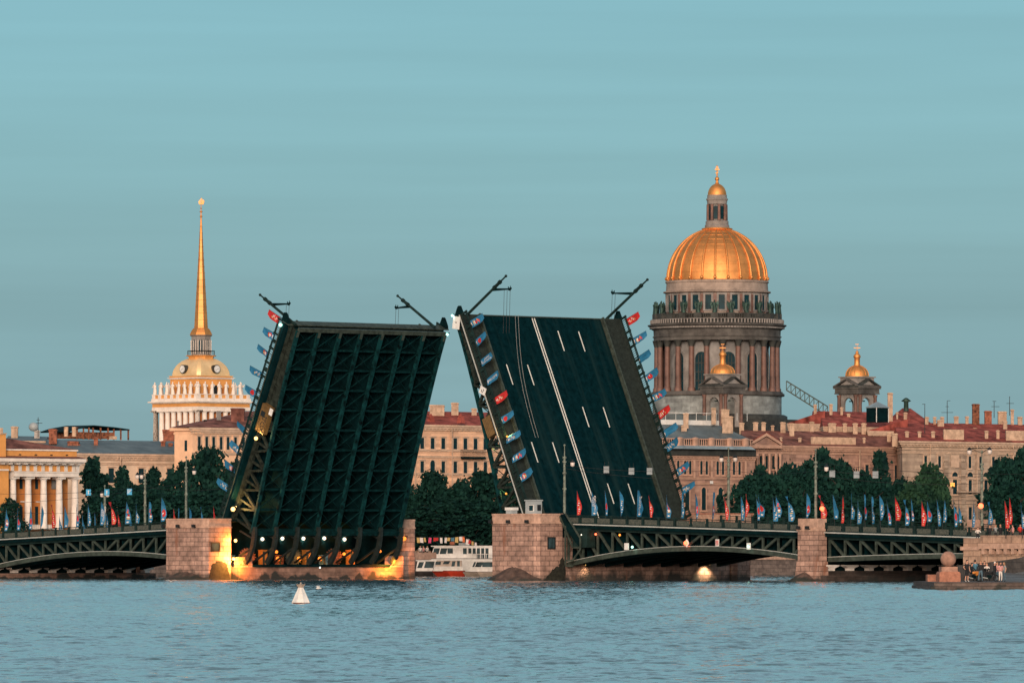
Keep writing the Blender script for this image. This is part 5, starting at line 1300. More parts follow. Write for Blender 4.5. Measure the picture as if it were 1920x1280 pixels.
# ---- arcaded pink building right of the leaf
t, f, W, ze, rf = bld('arcaded pinkish palace with a blue grey roof and balustrade beside the right leaf', 1225, 1415, 1172, 'B', 850, 'pink_stone', 'trim_pink', 18, None,
    [((1271, 1284, 1293.6, 1314.5, 1324.5, 1345, 1355, 1375.5, 1386), 889, 863.5, 5, True), ((1288, 1319, 1350.5, 1382), 956, 913, 8.5, True)], strings=(862, 897, 906), pxref=1320, cornice=.9)
z = f.z; x = f.x
mb = MB(f.F); mb.box(-.5, W+.3, -1.0, 18, z(854), z(842)); mb.build('entablature', 'cath_dark', t)
mb = MB(f.F); mb.hexa([(-.5, -2.2, z(842)+.003), (x(1416), -2.2, z(842)), (x(1412), 18, z(842)), (-.5, 18, z(842)), (-.5, -1.9, z(836)), (x(1407), -1.9, z(836)), (x(1403), 18, z(836)), (-.5, 18, z(836))]); mb.build('ledge', 'roof_blue', t)
mb = MB(f.F); k = 0
while k < W-1: mb.box(k, k+.22, -1.1, -.8, z(834.5), z(824)); k += .5
mb.box(0, W-.5, -1.2, -.7, z(836), z(834.5)); mb.box(0, W-.5, -1.2, -.7, z(824), z(822.3))
for p in (1304, 1334, 1368, 1398, 1275): mb.lathe([(.9, z(836)), (.9, z(824)), (1.0, z(822)), (.5, z(820.5)), (.02, z(819.5))], x(p), -.9, 12)
mb.build('balustrade', 'trim_pink', t)
mb = MB(f.F)
mb.add([(0, .5, z(824)), (W-.3, .5, z(824)), (W-.3, 17, z(824)), (0, 17, z(824)), (2, 6, z(795)), (x(1352), 6, z(795)), (x(1352), 12, z(795)), (2, 12, z(795))], [(0, 1, 5, 4), (1, 2, 6, 5), (2, 3, 7, 6), (4, 5, 6, 7), (3, 0, 4, 7)]); rf = mb.build('roof', 'roof_grey', t)
mb = MB(f.F); mb.box(2, x(1351), 6, 12, z(795)+.004, z(786)); mb.build('roof_lantern', 'white_paint', rf)
mb = MB(f.F); mb.box(2.2, x(1348), 6.4, 11.5, z(786), z(776)); 
mb.build('roof_glasshouse', 'roof_grey', rf)
mb = MB(f.F)
for k in range(9): mb.box(3+k*2.4, 3.12+k*2.4, 6.1, 6.3, z(786), z(771))
mb.box(2.2, x(1348), 6.1, 6.3, z(773), z(772)); mb.build('roof_rail', 'white_paint', rf)
for a, b, yt, yb in ((1347, 1381, 780, 808), (1347, 1372, 767, 782), (1331, 1345, 764, 784), (1274, 1291, 797, 818), (1278, 1294, 774, 792)): chimney(rf, f, a, b, yt, yb, 4)
for p in (1302, 1334.5, 1366, 1398):
    mb = MB(f.F); mb.box(x(p)-.25, x(p)+.25, -.35, -.003, z(896), z(862)); mb.build('pilaster', 'trim_pink', t)
mb = MB(f.F); mb.box(x(1331), x(1337), -.4, -.28, z(906.5), z(901)); mb.build('plaque', 'white_paint', t)
# low pink fence wall in front
fw_ = Fac(1286, 1140, 'B'); t = thing('garden_wall', 'low pink stone wall behind the flags of the right inner span', 'wall', fw_.F)
mb = MB(fw_.F); mb.box(0, fw_.x(1412), 0, .8, 2.5, fw_.z(964)); mb.box(-.2, fw_.x(1412), -.2, 1.0, fw_.z(964), fw_.z(961)); mb.build('wall', 'granite_red', t)

# ---- reddish palace with pediments
t, f, W, ze, rf = bld('long pinkish palace with red roofs and pediments behind the right trees', 1398, 1692, 1195, 'B', 836, 'pink_stone', 'trim_pink', 18, ('gable', 806, 'roof_red_dull'),
    [((1426, 1437, 1449, 1460), 880, 855, 5, True), ((1490, 1515, 1560, 1590, 1625, 1655, 1680), 900, 870, 7, False)], strings=(850,), pipes=(1612,))
x = f.x; z = f.z
def pediment(t, f, a, b, yb, yt, m='trim_pink', rm='roof_red', out=1.0):
    x0, x1, z0, z1 = f.x(a), f.x(b), f.z(yb), f.z(yt); xm = (x0+x1)/2
    mb = MB(f.F); mb.prism([(x0, z0), (x1, z0), (xm, z1)], -out, 6); p = mb.build('pediment', 'pink_stone' if m == 'trim_pink' else 'tan_stone', t)
    mb = MB(f.F)
    for (p0, p1) in (((x0-.5, z0-.1), (xm, z1+.1)), ((xm, z1+.1), (x1+.5, z0-.1))): mb.prism([p0, p1, (p1[0], p1[1]+.5), (p0[0], p0[1]+.5)], -out-.5, 6)
    mb.box(x0-.5, x1+.5, -out-.45, -out+.2, z0-.55, z0-.003); mb.build('raking_cornice', m, p)
    mb = MB(f.F); mb.prism([(x0-.6, z0+.42), (xm, z1+.62), (xm, z1+.75), (x0-.6, z0+.55)], -out-.3, 6.2); mb.prism([(xm, z1+.62), (x1+.6, z0+.42), (x1+.6, z0+.55), (xm, z1+.75)], -out-.3, 6.2); mb.build('pediment_roof', rm, p)
pediment(t, f, 1411, 1462, 836, 820)
pediment(t, f, 1681, 1722, 836, 823)
for p in (1413, 1420, 1431.5, 1443, 1455, 1463):
    mb = MB(f.F); mb.lathe([(.4, z(905)), (.34, z(862)), (.5, z(852))], x(p), -.9, 10); mb.build('column', 'trim_pink', t)
for a, b, yt, yb, yl in ((1409, 1424, 791, 803, 9), (1425, 1438, 791, 803, 9), (1383, 1398, 792, 803, 9), (1444, 1453, 797, 804, 9), (1460, 1476, 791, 806, 8), (1477, 1492, 793, 812, 6), (1515, 1529, 790, 804, 9), (1548, 1572, 793, 806, 9), (1578, 1590, 793, 804, 9), (1596, 1611, 793, 812, 8), (1612, 1627, 793, 813, 8), (1461, 1468, 819, 827, 2), (1495, 1504, 820, 828, 2), (1616, 1624, 820, 828, 2)):
    chimney(rf, f, a, b, yt, yb, yl)
mb = MB(f.F); mb.box(x(1521), x(1605), .6, 2.2, z(828)-.8, z(819)); mb.build('attic_wall', 'chimney_cream', rf)
# roofs stepping up behind
def back(label, px0, px1, Y, eave, ridge, wall='cream_wall', roof='roof_red', typ='gable', dep=12, chs=(), kind='B'):
    t, f, W, ze, rf = bld(label, px0, px1, Y, kind, eave, wall, 'trim_tan', dep, (typ, ridge, roof), cornice=.3)
    for c in chs: chimney(rf, f, *c)
    return t, f, rf
back('cream gable house with a red roof edge in front of the cathedral', 1478, 1545, 1235, 794, 769, 'chimney_cream', 'roof_red', 'shed_l', 14)
back('red roofed block below the far bell tower', 1528, 1628, 1240, 784, 770, 'chimney_cream', 'roof_red', 'gable', 8, ((1524, 1533, 758, 772, 2), (1553, 1563, 757, 772, 2), (1574, 1582, 763, 774, 2), (1586, 1596, 775, 784, 1)))
back('wide red roof under the far bell tower', 1545, 1668, 1222, 800, 783, 'chimney_cream', 'roof_red', 'gable', 10)
t, f, rf = back('high red roof behind the tall yellow chimney', 1660, 1755, 1250, 800, 762, 'chimney_cream', 'roof_red', 'hip', 20, ((1661, 1677, 736, 784, 3), (1692, 1703, 773, 790, 4), (1679, 1685, 772, 782, 4), (1733, 1743, 782, 793, 2)))
p = wp(1699, 760, 1262); mb = MB(); mb.lathe([(.45, p.z-1), (.4, p.z+.6), (.9, p.z+.8), (.3, p.z+1.3), (.02, p.z+1.4)], p.x, p.y, 12); mb.build('roof_vent', 'bronze', rf)
back('red roof with a cream parapet wall right of the yellow chimney', 1628, 1700, 1225, 808, 785, 'chimney_cream', 'roof_red', 'shed_l', 9)
t = thing('roof_kiosk', 'small glazed roof kiosk with a pale pyramid top beside the tall yellow chimney', 'kiosk', trs(*wp(1645, 785, 1228)))
FK = trs(*wp(1645, 785, 1228), R(43)); mb = MB(FK); mb.box(-1.5, 1.5, -1.2, 1.2, -.6, 1.9); mb.build('wall', 'steel_dark', t)
mb = MB(FK); mb.lathe([(2.1, 1.9), (2.1, 2.0), (.02, 3.0)], 0, 0, 4, smooth=False, ph=R(45)); mb.build('roof', 'roof_blue', t)
mb = MB(FK)
for a in (-1.55, 1.45): mb.box(a, a+.1, -1.3, -1.2, -.6, 1.9)
mb.build('post', 'white_paint', t)
back('long red roof with a row of chimneys at the right', 1700, 1960, 1230, 812, 792, 'chimney_cream', 'roof_red', 'gable', 14, ((1732, 1743, 781, 795, 6), (1748, 1757, 781, 792, 6), (1753, 1774, 787, 810, 5), (1761, 1772, 781, 790, 7), (1786, 1800, 780, 790, 7), (1808, 1818, 780, 790, 7), (1818, 1841, 757, 786, 7, 'rust'), (1841, 1864, 770, 788, 8, 'chimney_brick'), (1865, 1893, 771, 792, 9), (1893, 1903, 767, 790, 7), (1878, 1891, 789, 806, 3), (1905, 1920, 781, 792, 7), (1822, 1834, 802, 819, 1)))
antenna('tall roof antenna near the middle of the right roofs', 1776, 751, 782, 1215, [(751, 0, 6), (762, 3, 3), (773, 11, 11)])
antenna('roof antenna left of the tall one on the right roofs', 1734, 757, 800, 1212, [(757.5, 5, 1)])
antenna('roof antenna right of the rusty round chimney', 1864, 752, 772, 1215, [(752, 3, 4), (762, 5, 10)])
antenna('roof antenna near the right edge of the picture', 1893, 743, 768, 1215, [(756, 6, 8), (744, 1, 1)])
# ---- tan palace at the right edge
t, f, W, ze, rf = bld('tan palace with tall windows and a red roof at the right edge behind the trees', 1692, 1990, 1202, 'B', 828, 'tan_stone', 'trim_tan', 18, ('gable', 800, 'roof_red'),
    [((1735, 1761, 1818, 1838, 1862, 1902), 877, 855, 6, False), ((1818.5, 1848), 926, 899, 7, False), ((1790, 1760), 926, 899, 9, False), ((1790, 1818.5, 1848, 1762), 893, 884.5, 12, True), ((1818.5, 1790), 976, 950, 7, False)], strings=(842, 849, 897, 935, 942), pipes=(1745, 1832, 1900), cornice=1.0, pxref=1800)
x = f.x; z = f.z
mb = MB(f.F); mb.box(x(1783), x(1798), -.12, -.003, z(876), z(853)); mb.build('blind_panel', 'trim_tan', t)
mb = MB(f.F)
for (a, b) in ((1770, 1778), (1802, 1811)):
    for k in range(20): mb.box(x(a), x(b), -.26, -.003, z(985)+k*1.22, z(985)+k*1.22+.95) if z(985)+k*1.22+.95 < z(851) else None
mb.build('quoin', 'tan_stone', t)
for a, b, yt, yb, yl in ((1661, 1672, 810, 817, 2), (1700-5, 1706, 808, 818, 2), (1719, 1729, 808, 820, 2), (1744, 1755, 808, 820, 2), (1844, 1855, 807, 819, 2), (1866, 1876, 806, 819, 2), (1669, 1686, 812, 826, 1)): chimney(rf, f, a, b, yt, yb, yl)
for a_, b_ in ((1770, 1808), (1887, 1925)): mb = MB(f.F); mb.box(x(a_), x(b_), .6, 2, z(826)-.5, z(805)); mb.build('attic_wall', 'chimney_cream', rf)
mb = MB(f.F)
for a in (1729, 1782): pass
p = thing('street_lantern', 'round orange lantern glowing over the right bridge rail', 'lamp', BF @ trs(0, 0, 0))
COL.objects.unlink(p); bpy.data.objects.remove(p)
k_ = upx(1839, 28); blamp('big red orange lantern cluster glowing on the lamp post at the right', 1839, 948, 28, .34, 'bulb_red', (1, .25, .08), 60, 'signal_lamp')
blamp('red signal lamp on the lamp post above the slender pier', 1541.5, 953, 6.4, .30, 'bulb_red', RD, 60, 'signal_lamp')
mb = MB(f.F); mb.box(x(1786)-.55, x(1786)+.5, -.20, -.06, z(912), z(905)); mb.build('lit_window', 'lit_glass', t)
mb = MB(f.F)
for q in range(22): mb.tube((x(1795)+q*.45, -1.0, z(921)), (x(1795)+q*.45, -1.0, z(918.5)), .04, .04, 4)
mb.box(x(1793), x(1834), -1.1, -.3, z(923), z(921)); mb.build('balcony', 'tan_stone', t)

# ------------------------------------------------------------------ the great domed cathedral
YC = 1847.0; SC = YC/FPX; XC = (1344.5-960)*SC; FCm = trs(XC, YC, 0, R(-47+13))
def zc(py): return (HOR-py)*SC+CZ
r_ = lambda px: px*SC
cat_ = thing('cathedral', 'great cathedral with a ribbed golden dome over a ring of granite columns', 'cathedral', FCm)
mb = MB(FCm); mb.box(-30, 30, -26, 26, 2.5, zc(790)); mb.lathe([(r_(132), zc(790)), (r_(132), zc(781)), (r_(126), zc(778))], 0, 0, 48); mb.build('base', 'cath_dark', cat_)
mb = MB(FCm); mb.lathe([(r_(121), zc(780)), (r_(121), zc(744))], 0, 0, 64); mb.build('drum_base', 'cath_grey', cat_)
mb = MB(FCm); mb.lathe([(r_(122), zc(744)), (r_(126.5), zc(743)), (r_(126.5), zc(739)), (r_(123), zc(737)), (r_(123), zc(735))], 0, 0, 64); mb.build('drum_plinth', 'cath_stone', cat_)
mb = MB(FCm); mb.lathe([(r_(94), zc(736)), (r_(94), zc(640))], 0, 0, 64); mb.build('drum_wall', 'cath_light', cat_)
n = 24
mc = MB(); rc = r_(5.3); mc.lathe([(rc*1.35, 0), (rc*1.35, .7), (rc*1.05, 1.1), (rc, 2), (rc*.88, zc(652)-zc(735)), ], 0, 0, 12); colm = mc.mesh('column', 'cath_column')
mc = MB(); mc.lathe([(rc*.9, 0), (rc*1.1, .5), (rc*1.5, 1.6), (rc*1.6, 1.75)], 0, 0, 8); capm = mc.mesh('capital', 'cath_dark')
for i in range(n):
    a = 2*math.pi*(i+.5)/n; R0 = r_(113.5)
    c = place('column', colm, cat_, (R0*math.cos(a), R0*math.sin(a), zc(735)+.003)); place('capital', capm, c, (0, 0, zc(652)-zc(735)))
    c.rotation_euler = (0, 0, 0)
for i in range(12):
    a = 2*math.pi*(i+.5)/12; w = r_(25); h = zc(650)-zc(733); 
    # arched opening framed in pale stone, dark glass behind
    FW = FCm @ Matrix.Rotation(a+math.pi/2, 4, 'Z') @ Matrix.Translation((0, -r_(94)-.15, zc(733)))
    mb = MB(FW)
    def arch_poly(w, h, n=10): return [(-w/2, 0), (w/2, 0)]+[(w/2*math.cos(math.pi*k/n), h-w/2+w/2*math.sin(math.pi*k/n)) for k in range(n+1)]
    A = arch_poly(w, h*.86); B = [(x*1.16, z*1.03) for x, z in A]; nn = len(A)
    mb.add([(x, -.3, z) for x, z in A]+[(x, -.3, z) for x, z in B]+[(x, .9, z) for x, z in A]+[(x, .9, z) for x, z in B], [f_ for k in range(nn) for f_ in ((k, k+nn, (k+1) % nn+nn, (k+1) % nn), (k+nn, k+3*nn, (k+1) % nn+3*nn, (k+1) % nn+nn), (k, (k+1) % nn, (k+1) % nn+2*nn, k+2*nn))])
    wo = mb.build('window', 'cath_light', cat_)
    mb = MB(FW); mb.prism(A, -.1, .02); mb.build('pane', 'glass_dark', wo)
    mb = MB(FW)
    for q in (-.25, 0, .25): mb.box(w*q-.1, w*q+.1, -.2, -.103, 0, h*.8)
    for q in (.2, .4, .6): mb.box(-w/2, w/2, -.2, -.103, h*q, h*q+.2)
    mb.build('sash', 'cath_dark', wo)
ent = MB(FCm); ent.lathe([(r_(95), zc(640)), (r_(119), zc(640)), (r_(119), zc(633.5)), (r_(121), zc(633)), (r_(121), zc(631.5)), (r_(119), zc(631)), (r_(119.5), zc(620)), (r_(122), zc(619)), (r_(126), zc(614)), (r_(130), zc(612)), (r_(130.5), zc(610)), (r_(123), zc(609)), (r_(123), zc(608)), (r_(80), zc(608))], 0, 0, 72, smooth=False)
ent.build('entablature', 'cath_stone', cat_)
mb = MB(FCm)
for i in range(144):
    a = 2*math.pi*i/144; c_, s_n = math.cos(a), math.sin(a); i0 = len(mb.v); mb.box(-.25, .25, -.32, .32, zc(617), zc(614.5)); mb.xform(i0, Matrix.Rotation(a, 4, 'Z') @ Matrix.Translation((r_(125), 0, 0)))
mb.build('dentil_band', 'cath_light', cat_)
mb = MB(FCm)
for i in range(120):
    a = 2*math.pi*i/120; mb.tube((r_(124)*math.cos(a), r_(124)*math.sin(a), zc(608)), (r_(124)*math.cos(a), r_(124)*math.sin(a), zc(601)), .22, .22, 5)
mb.lathe([(r_(124.6), zc(601)), (r_(124.6), zc(600)), (r_(123.2), zc(600)), (r_(123.2), zc(601))], 0, 0, 64); mb.build('lower_railing', 'cath_light', cat_)
mb = MB(FCm); mb.lathe([(r_(117), zc(608)), (r_(117), zc(601)), (r_(116.5), zc(601)), (r_(100), zc(601))], 0, 0, 64)
mb.lathe([(r_(118.5), zc(592)), (r_(118.5), zc(590)), (r_(116), zc(590)), (r_(116), zc(592))], 0, 0, 64)
for i in range(24):
    a = 2*math.pi*i/24; i0 = len(mb.v); mb.box(-.55, .55, -1.0, 1.0, zc(602), zc(589.5)); mb.xform(i0, Matrix.Rotation(a, 4, 'Z') @ Matrix.Translation((r_(117.3), 0, 0)))
    for k in range(1, 9):
        b = a+2*math.pi/24*k/9; mb.tube((r_(117)*math.cos(b), r_(117)*math.sin(b), zc(601)), (r_(117)*math.cos(b), r_(117)*math.sin(b), zc(592)), .16, .16, 5)
mb.build('balustrade', 'cath_dark', cat_)
for i in range(24):
    a = 2*math.pi*i/24; me = statue_mesh(i % 4, 3.3, True, 'bronze'); o = place('statue', me, cat_, (r_(117.3)*math.cos(a), r_(117.3)*math.sin(a), zc(589.5)), a+math.pi/2)
mb = MB(FCm); mb.lathe([(r_(93.5), zc(608)), (r_(93.5), zc(553)), (r_(94.5), zc(552)), (r_(101), zc(549.5)), (r_(101), zc(547.5)), (r_(96), zc(546)), (r_(95), zc(532)), (r_(97), zc(531)), (r_(97), zc(528)), (r_(94), zc(527))], 0, 0, 72, smooth=False); pass
mat('attic_stone', (.295, .235, .195), .85, var=.2, sc=.3)
mb.build('attic_drum', 'attic_stone', cat_)
for i in range(24):
    a = 2*math.pi*(i+.5)/24; w = r_(11.5); h = zc(555.5)-zc(583)
    FW = FCm @ Matrix.Rotation(a+math.pi/2, 4, 'Z') @ Matrix.Translation((0, -r_(93.5)-.05, zc(583)))
    mb = MB(FW); mb.box(-w/2-.5, -w/2, -.35, .2, -.4, h+.5); mb.box(w/2, w/2+.5, -.35, .2, -.4, h+.5); mb.box(-w/2, w/2, -.35, .2, h, h+.5); mb.box(-w/2, w/2, -.35, .2, -.4, 0); wo = mb.build('window', 'cath_light', cat_)
    mb = MB(FW); mb.box(-w/2, w/2, -.12, .1, 0, h); mb.build('pane', 'glass_dark', wo)
    FW = FCm @ Matrix.Rotation(2*math.pi*i/24+math.pi/2, 4, 'Z') @ Matrix.Translation((0, -r_(93.5)-.05, zc(590)))
    mb = MB(FW); mb.box(-.5, .5, -.3, .2, 0, zc(554)-zc(590)); mb.build('pilaster', 'cath_column', cat_)
def domeprof(rb, zb, rt, zt, n=14, r0=0.0):
    out = []; a1 = math.acos(rt/rb); H = (zt-zb)/math.sin(a1)
    for i in range(n+1): a = a1*i/n; out.append((rb*math.cos(a)+r0, zb+H*math.sin(a)))
    return out
dp = domeprof(r_(93), zc(526.5), r_(24), zc(431), 18)
mb = MB(FCm); mb.lathe(dp, 0, 0, 96); dome = mb.build('dome', 'gold', cat_)
mb = MB(FCm)
for i in range(24):
    a = 2*math.pi*i/24
    for (ra, za), (rb, zb) in zip(dp[:-1], dp[1:]):
        q = lambda r, z: (r*math.cos(a), r*math.sin(a), z)
        mb.tube(q(ra+.12, za), q(rb+.12, zb), .30*(.45+.55*ra/dp[0][0]), .30*(.45+.55*rb/dp[0][0]), 6)
    mb.sphere(((dp[0][0]+.3)*math.cos(a), (dp[0][0]+.3)*math.sin(a), dp[0][1]+.5), .5, 6)
mb.build('rib', 'gold', dome)
mb = MB(FCm)
for k in range(2, 18, 2): ra, za = dp[k]; mb.lathe([(ra+.02, za-.05), (ra+.06, za), (ra+.02, za+.05)], 0, 0, 72)
mb.build('seam', 'gold', dome)
mb = MB(FCm); mb.lathe([(r_(24), zc(432)), (r_(29), zc(430)), (r_(29), zc(428.5)), (r_(23), zc(427))], 0, 0, 32); mb.build('dome_ring', 'gold', dome)
mb = MB(FCm); mb.lathe([(r_(23), zc(427)), (r_(23), zc(423)), (r_(21.5), zc(421)), (r_(21.5), zc(415)), (r_(19.5), zc(414)), (r_(14), zc(413)), (r_(14), zc(384)), (r_(18.5), zc(383)), (r_(19), zc(377)), (r_(20.5), zc(375)), (r_(20.5), zc(373)), (r_(18.5), zc(372)), (r_(18.5), zc(366))], 0, 0, 32, smooth=False); lan = mb.build('lantern', 'cath_light', cat_)
for i in range(8):
    a = 2*math.pi*i/8
    mb = MB(FCm); mb.tube((r_(17.6)*math.cos(a), r_(17.6)*math.sin(a), zc(413.5)), (r_(17.6)*math.cos(a), r_(17.6)*math.sin(a), zc(383.5)), .42, .36, 8); mb.build('lantern_column', 'cath_column', lan)
    b = a+math.pi/8; FW = FCm @ Matrix.Rotation(b+math.pi/2, 4, 'Z') @ Matrix.Translation((0, -r_(14)-.1, zc(411)))
    mb = MB(FW); mb.prism(arch_poly(1.5, zc(386.5)-zc(411)), -.1, .15); mb.build('lantern_window', 'glass_dark', lan)
mb = MB(FCm); mb.lathe(domeprof(r_(17.5), zc(366), r_(4), zc(345), 8)+[(r_(2.6), zc(341)), (r_(2.2), zc(338))], 0, 0, 32); sd_ = mb.build('lantern_dome', 'gold', cat_)
mb = MB(FCm); mb.sphere((0, 0, zc(335.5)), r_(4.2), 14); mb.tube((0, 0, zc(331)), (0, 0, zc(310)), .2, .14, 6)
mb.build('cross_ball', 'gold', cat_)
mb = MB(); mb.bar((XC-r_(4.2), YC, zc(318)), (XC+r_(4.2), YC, zc(318)), .35); mb.bar((XC-r_(2.4), YC, zc(314)), (XC+r_(2.4), YC, zc(314)), .3); mb.bar((XC-r_(2.6), YC, zc(325)), (XC+r_(2.2), YC, zc(323)), .3); mb.build('cross', 'gold', cat_)
# side bell towers
def bell(label, px, dpx, Y, y):      # y: dict of rows
    s = Y/FPX; X = (px-960)*s; F = trs(X, Y, 0, R(-45)); Z = lambda py: (HOR-py)*s+CZ
    t = thing('bell_tower', label, 'bell tower', F, 'corner bell towers of the cathedral')
    h = dpx*s/math.sqrt(2); h0 = h*.80
    mb = MB(F)
    for sx in (-1, 1):
        for sy in (-1, 1):
            mb.box(sx*h0-(.9 if sx > 0 else 0), sx*h0+(.9 if sx < 0 else 0), sy*h0-(.9 if sy > 0 else 0), sy*h0+(.9 if sy < 0 else 0), Z(y['base']), Z(y['arch']))
    # arch spandrels on the four sides
    ra = h0*.52
    za = Z(y['arch'])
    for k in range(4):
        i0 = len(mb.v); n_ = 10; zs = za-ra-.9
        for j in range(n_):
            a0, a1 = math.pi*j/n_, math.pi*(j+1)/n_
            mb.hexa([(-ra*math.cos(a0), -h0+.1, zs+ra*math.sin(a0)), (-ra*math.cos(a1), -h0+.1, zs+ra*math.sin(a1)), (-ra*math.cos(a1), -h0+.8, zs+ra*math.sin(a1)), (-ra*math.cos(a0), -h0+.8, zs+ra*math.sin(a0)), (-ra*math.cos(a0), -h0+.1, za), (-ra*math.cos(a1), -h0+.1, za), (-ra*math.cos(a1), -h0+.8, za), (-ra*math.cos(a0), -h0+.8, za)])
        for sg in (-1, 1): mb.box(min(sg*ra, sg*(h0-.9)), max(sg*ra, sg*(h0-.9)), -h0+.1, -h0+.8, Z(y['base']), za)
        mb.xform(i0, Matrix.Rotation(math.pi/2*k, 4, 'Z'))
    mb.build('belfry', 'cath_light', t)
    for k in range(4):
        for sg in (-1, 1):
            i = MB(F); i.lathe([(.5, Z(y['base'])), (.42, za-1.0), (.62, za-.2)], sg*(h0-.45), -h0-.35, 10); i.xform(0, Matrix.Rotation(math.pi/2*k, 4, 'Z')); i.build('column', 'cath_column', t)
    mb = MB(F); mb.lathe([(1.0, za-3.4), (.8, za-2.4), (.3, za-2.0)], 0, 0, 12); mb.box(-h0+.7, h0-.7, -.15, .15, za-1.9, za-1.6); mb.build('bell', 'bronze', t)
    mb = MB(F); mb.box(-h0-.7, h0+.7, -h0-.7, h0+.7, za, Z(y['ent'])-.3); mb.box(-h-.2, h+.2, -h-.2, h+.2, Z(y['ent'])-.3, Z(y['ent'])); mb.box(-h0-.8, h0+.8, -h0-.8, h0+.8, za+.01, za+.3); mb.build('entablature', 'cath_stone', t)
    zp, z0 = Z(y['ped']), Z(y['ent'])+.003
    for k in range(4):
        i = MB(F); i.prism([(-h+.3, z0), (h-.3, z0), (0, zp-.4)], -h+.4, 0); i.xform(0, Matrix.Rotation(math.pi/2*k, 4, 'Z')); p = i.build('pediment', 'cath_light', t)
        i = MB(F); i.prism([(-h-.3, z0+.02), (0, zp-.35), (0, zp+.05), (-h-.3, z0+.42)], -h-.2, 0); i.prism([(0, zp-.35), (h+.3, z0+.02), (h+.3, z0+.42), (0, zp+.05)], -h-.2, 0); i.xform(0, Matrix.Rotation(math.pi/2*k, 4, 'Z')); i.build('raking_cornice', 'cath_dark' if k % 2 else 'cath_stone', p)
    q = h*.74
    mb = MB(F); mb.box(-q, q, -q, q, z0, Z(y['att'])-.3); mb.box(-q-.35, q+.35, -q-.35, q+.35, Z(y['att'])-.3, Z(y['att'])); mb.build('attic', 'cath_light', t)
    rd = y['rd']*s
    mb = MB(F); mb.lathe([(rd*1.02, Z(y['att']))]+domeprof(rd, Z(y['att'])+.3, rd*.2, Z(y['dome']), 10), 0, 0, 32); mb.lathe([(rd*.30, Z(y['dome'])-.1), (rd*.24, Z(y['dome'])+.5), (rd*.24, Z(y['lan'])), (rd*.32, Z(y['lan'])+.2), (rd*.28, Z(y['lan'])+.7), (rd*.10, Z(y['lan'])+1.3), (.08, Z(y['lan'])+1.7)], 0, 0, 16); d = mb.build('cupola', 'gold', t)
    mb = MB(F)
    for k in range(12):
        a = math.pi*k/6; pr = domeprof(rd, Z(y['att'])+.3, rd*.2, Z(y['dome']), 10)
        for (r0, q0), (r1, q1) in zip(pr[:-1], pr[1:]): mb.tube((r0*math.cos(a), r0*math.sin(a), q0), (r1*math.cos(a), r1*math.sin(a), q1), .09, .09, 4)
    mb.build('rib', 'gold', d)
    mb = MB(F); mb.sphere((0, 0, Z(y['ball'])), .42, 10); mb.tube((0, 0, Z(y['ball'])), (0, 0, Z(y['top'])), .09, .07, 5)
    mb.build('cross_ball', 'gold', t)
    mb = MB(); zz = Z(y['top']+5); mb.bar((X-.8, Y, zz), (X+.8, Y, zz), .18); mb.bar((X-.45, Y, zz+.9), (X+.45, Y, zz+.9), .14); mb.build('cross', 'gold', t)
    return t
bell('bell tower with a small gold dome standing in front of the great drum', 1355, 44, 1790, dict(base=800, arch=738, ent=725, ped=706, att=701, rd=23, dome=683, lan=667, ball=659, top=647))
bell('bell tower with a small gold dome standing clear against the sky at the right', 1607, 43, 1800, dict(base=790, arch=739, ent=727, ped=710, att=706, rd=22, dome=685, lan=671, ball=660.5, top=647))
# stair bridge on the cathedral roof
ys = 1835; t = thing('roof_gangway', 'lattice metal gangway slanting down from the cathedral drum', 'gangway', trs(*wp(1475, 735, ys)))
mb = MB(); A0, A1 = wp(1474.5, 714, ys), wp(1552, 762, ys); B0, B1 = wp(1474.5, 731, ys), wp(1530, 766, ys)
mb.bar(A0, A1, .3); mb.bar(B0, wp(1552, 780, ys), .3); n = 9
for k in range(n+1):
    a = A0.lerp(A1, k/n); b = B0.lerp(wp(1552, 780, ys), k/n); mb.bar(a, b, .2)
    if k < n: c = A0.lerp(A1, (k+1)/n); mb.bar(b, c, .16)
mb.build('truss', 'steel_green_light', t)

# ------------------------------------------------------------------ the golden spire tower
YT = 1394.0; ST = YT/FPX; XT = (377-960)*ST; FT = trs(XT, YT, 0, R(-47)); zt_ = lambda py: (HOR-py)*ST+CZ; rt_ = lambda px: px*ST
tw = thing('spire_tower', 'yellow and white tower with clocks, statues and a needle thin golden spire', 'tower', FT)
S2 = 6.85                                              # half side of the colonnade
mb = MB(FT); mb.box(-S2+1.4, S2-1.4, -S2+1.4, S2-1.4, 2.5, zt_(768)); mb.build('wall', 'yellow_deep', tw)
mb = MB(FT); mb.box(-S2-.4, S2+.4, -S2-.4, S2+.4, 2.5, zt_(838)); mb.build('base', 'white_plaster', tw)
mc = MB(); H = zt_(770)-zt_(838); mc.lathe([(.72, 0), (.72, .35), (.56, .6), (.56, H*.4), (.47, H-.7), (.5, H-.5), (.7, H-.25)], 0, 0, 14); mc.box(-.75, .75, -.75, .75, H-.25, H); colm2 = mc.mesh('column', 'white_plaster')
for i in range(8):
    q = -S2+.55+(2*S2-1.1)*i/7
    for (x_, y_) in ((q, -S2+.55), (S2-.55, q), (q, S2-.55), (-S2+.55, q)):
        if (i == 7 and (x_, y_) in ((S2-.55, q), (q, S2-.55))) : continue
        if i == 0 and x_ == -S2+.55 and y_ == q and False: continue
        place('column', colm2, tw, (x_, y_, zt_(838)+.004))
def sq(mb, h, z0, z1): mb.box(-h, h, -h, h, z0, z1)
mb = MB(FT); sq(mb, S2, zt_(770)+.003, zt_(763.5)); mb.build('architrave', 'white_plaster', tw)
mb = MB(FT); sq(mb, S2-.06, zt_(763.5)+.003, zt_(757)); mb.build('frieze', 'yellow_wall', tw)
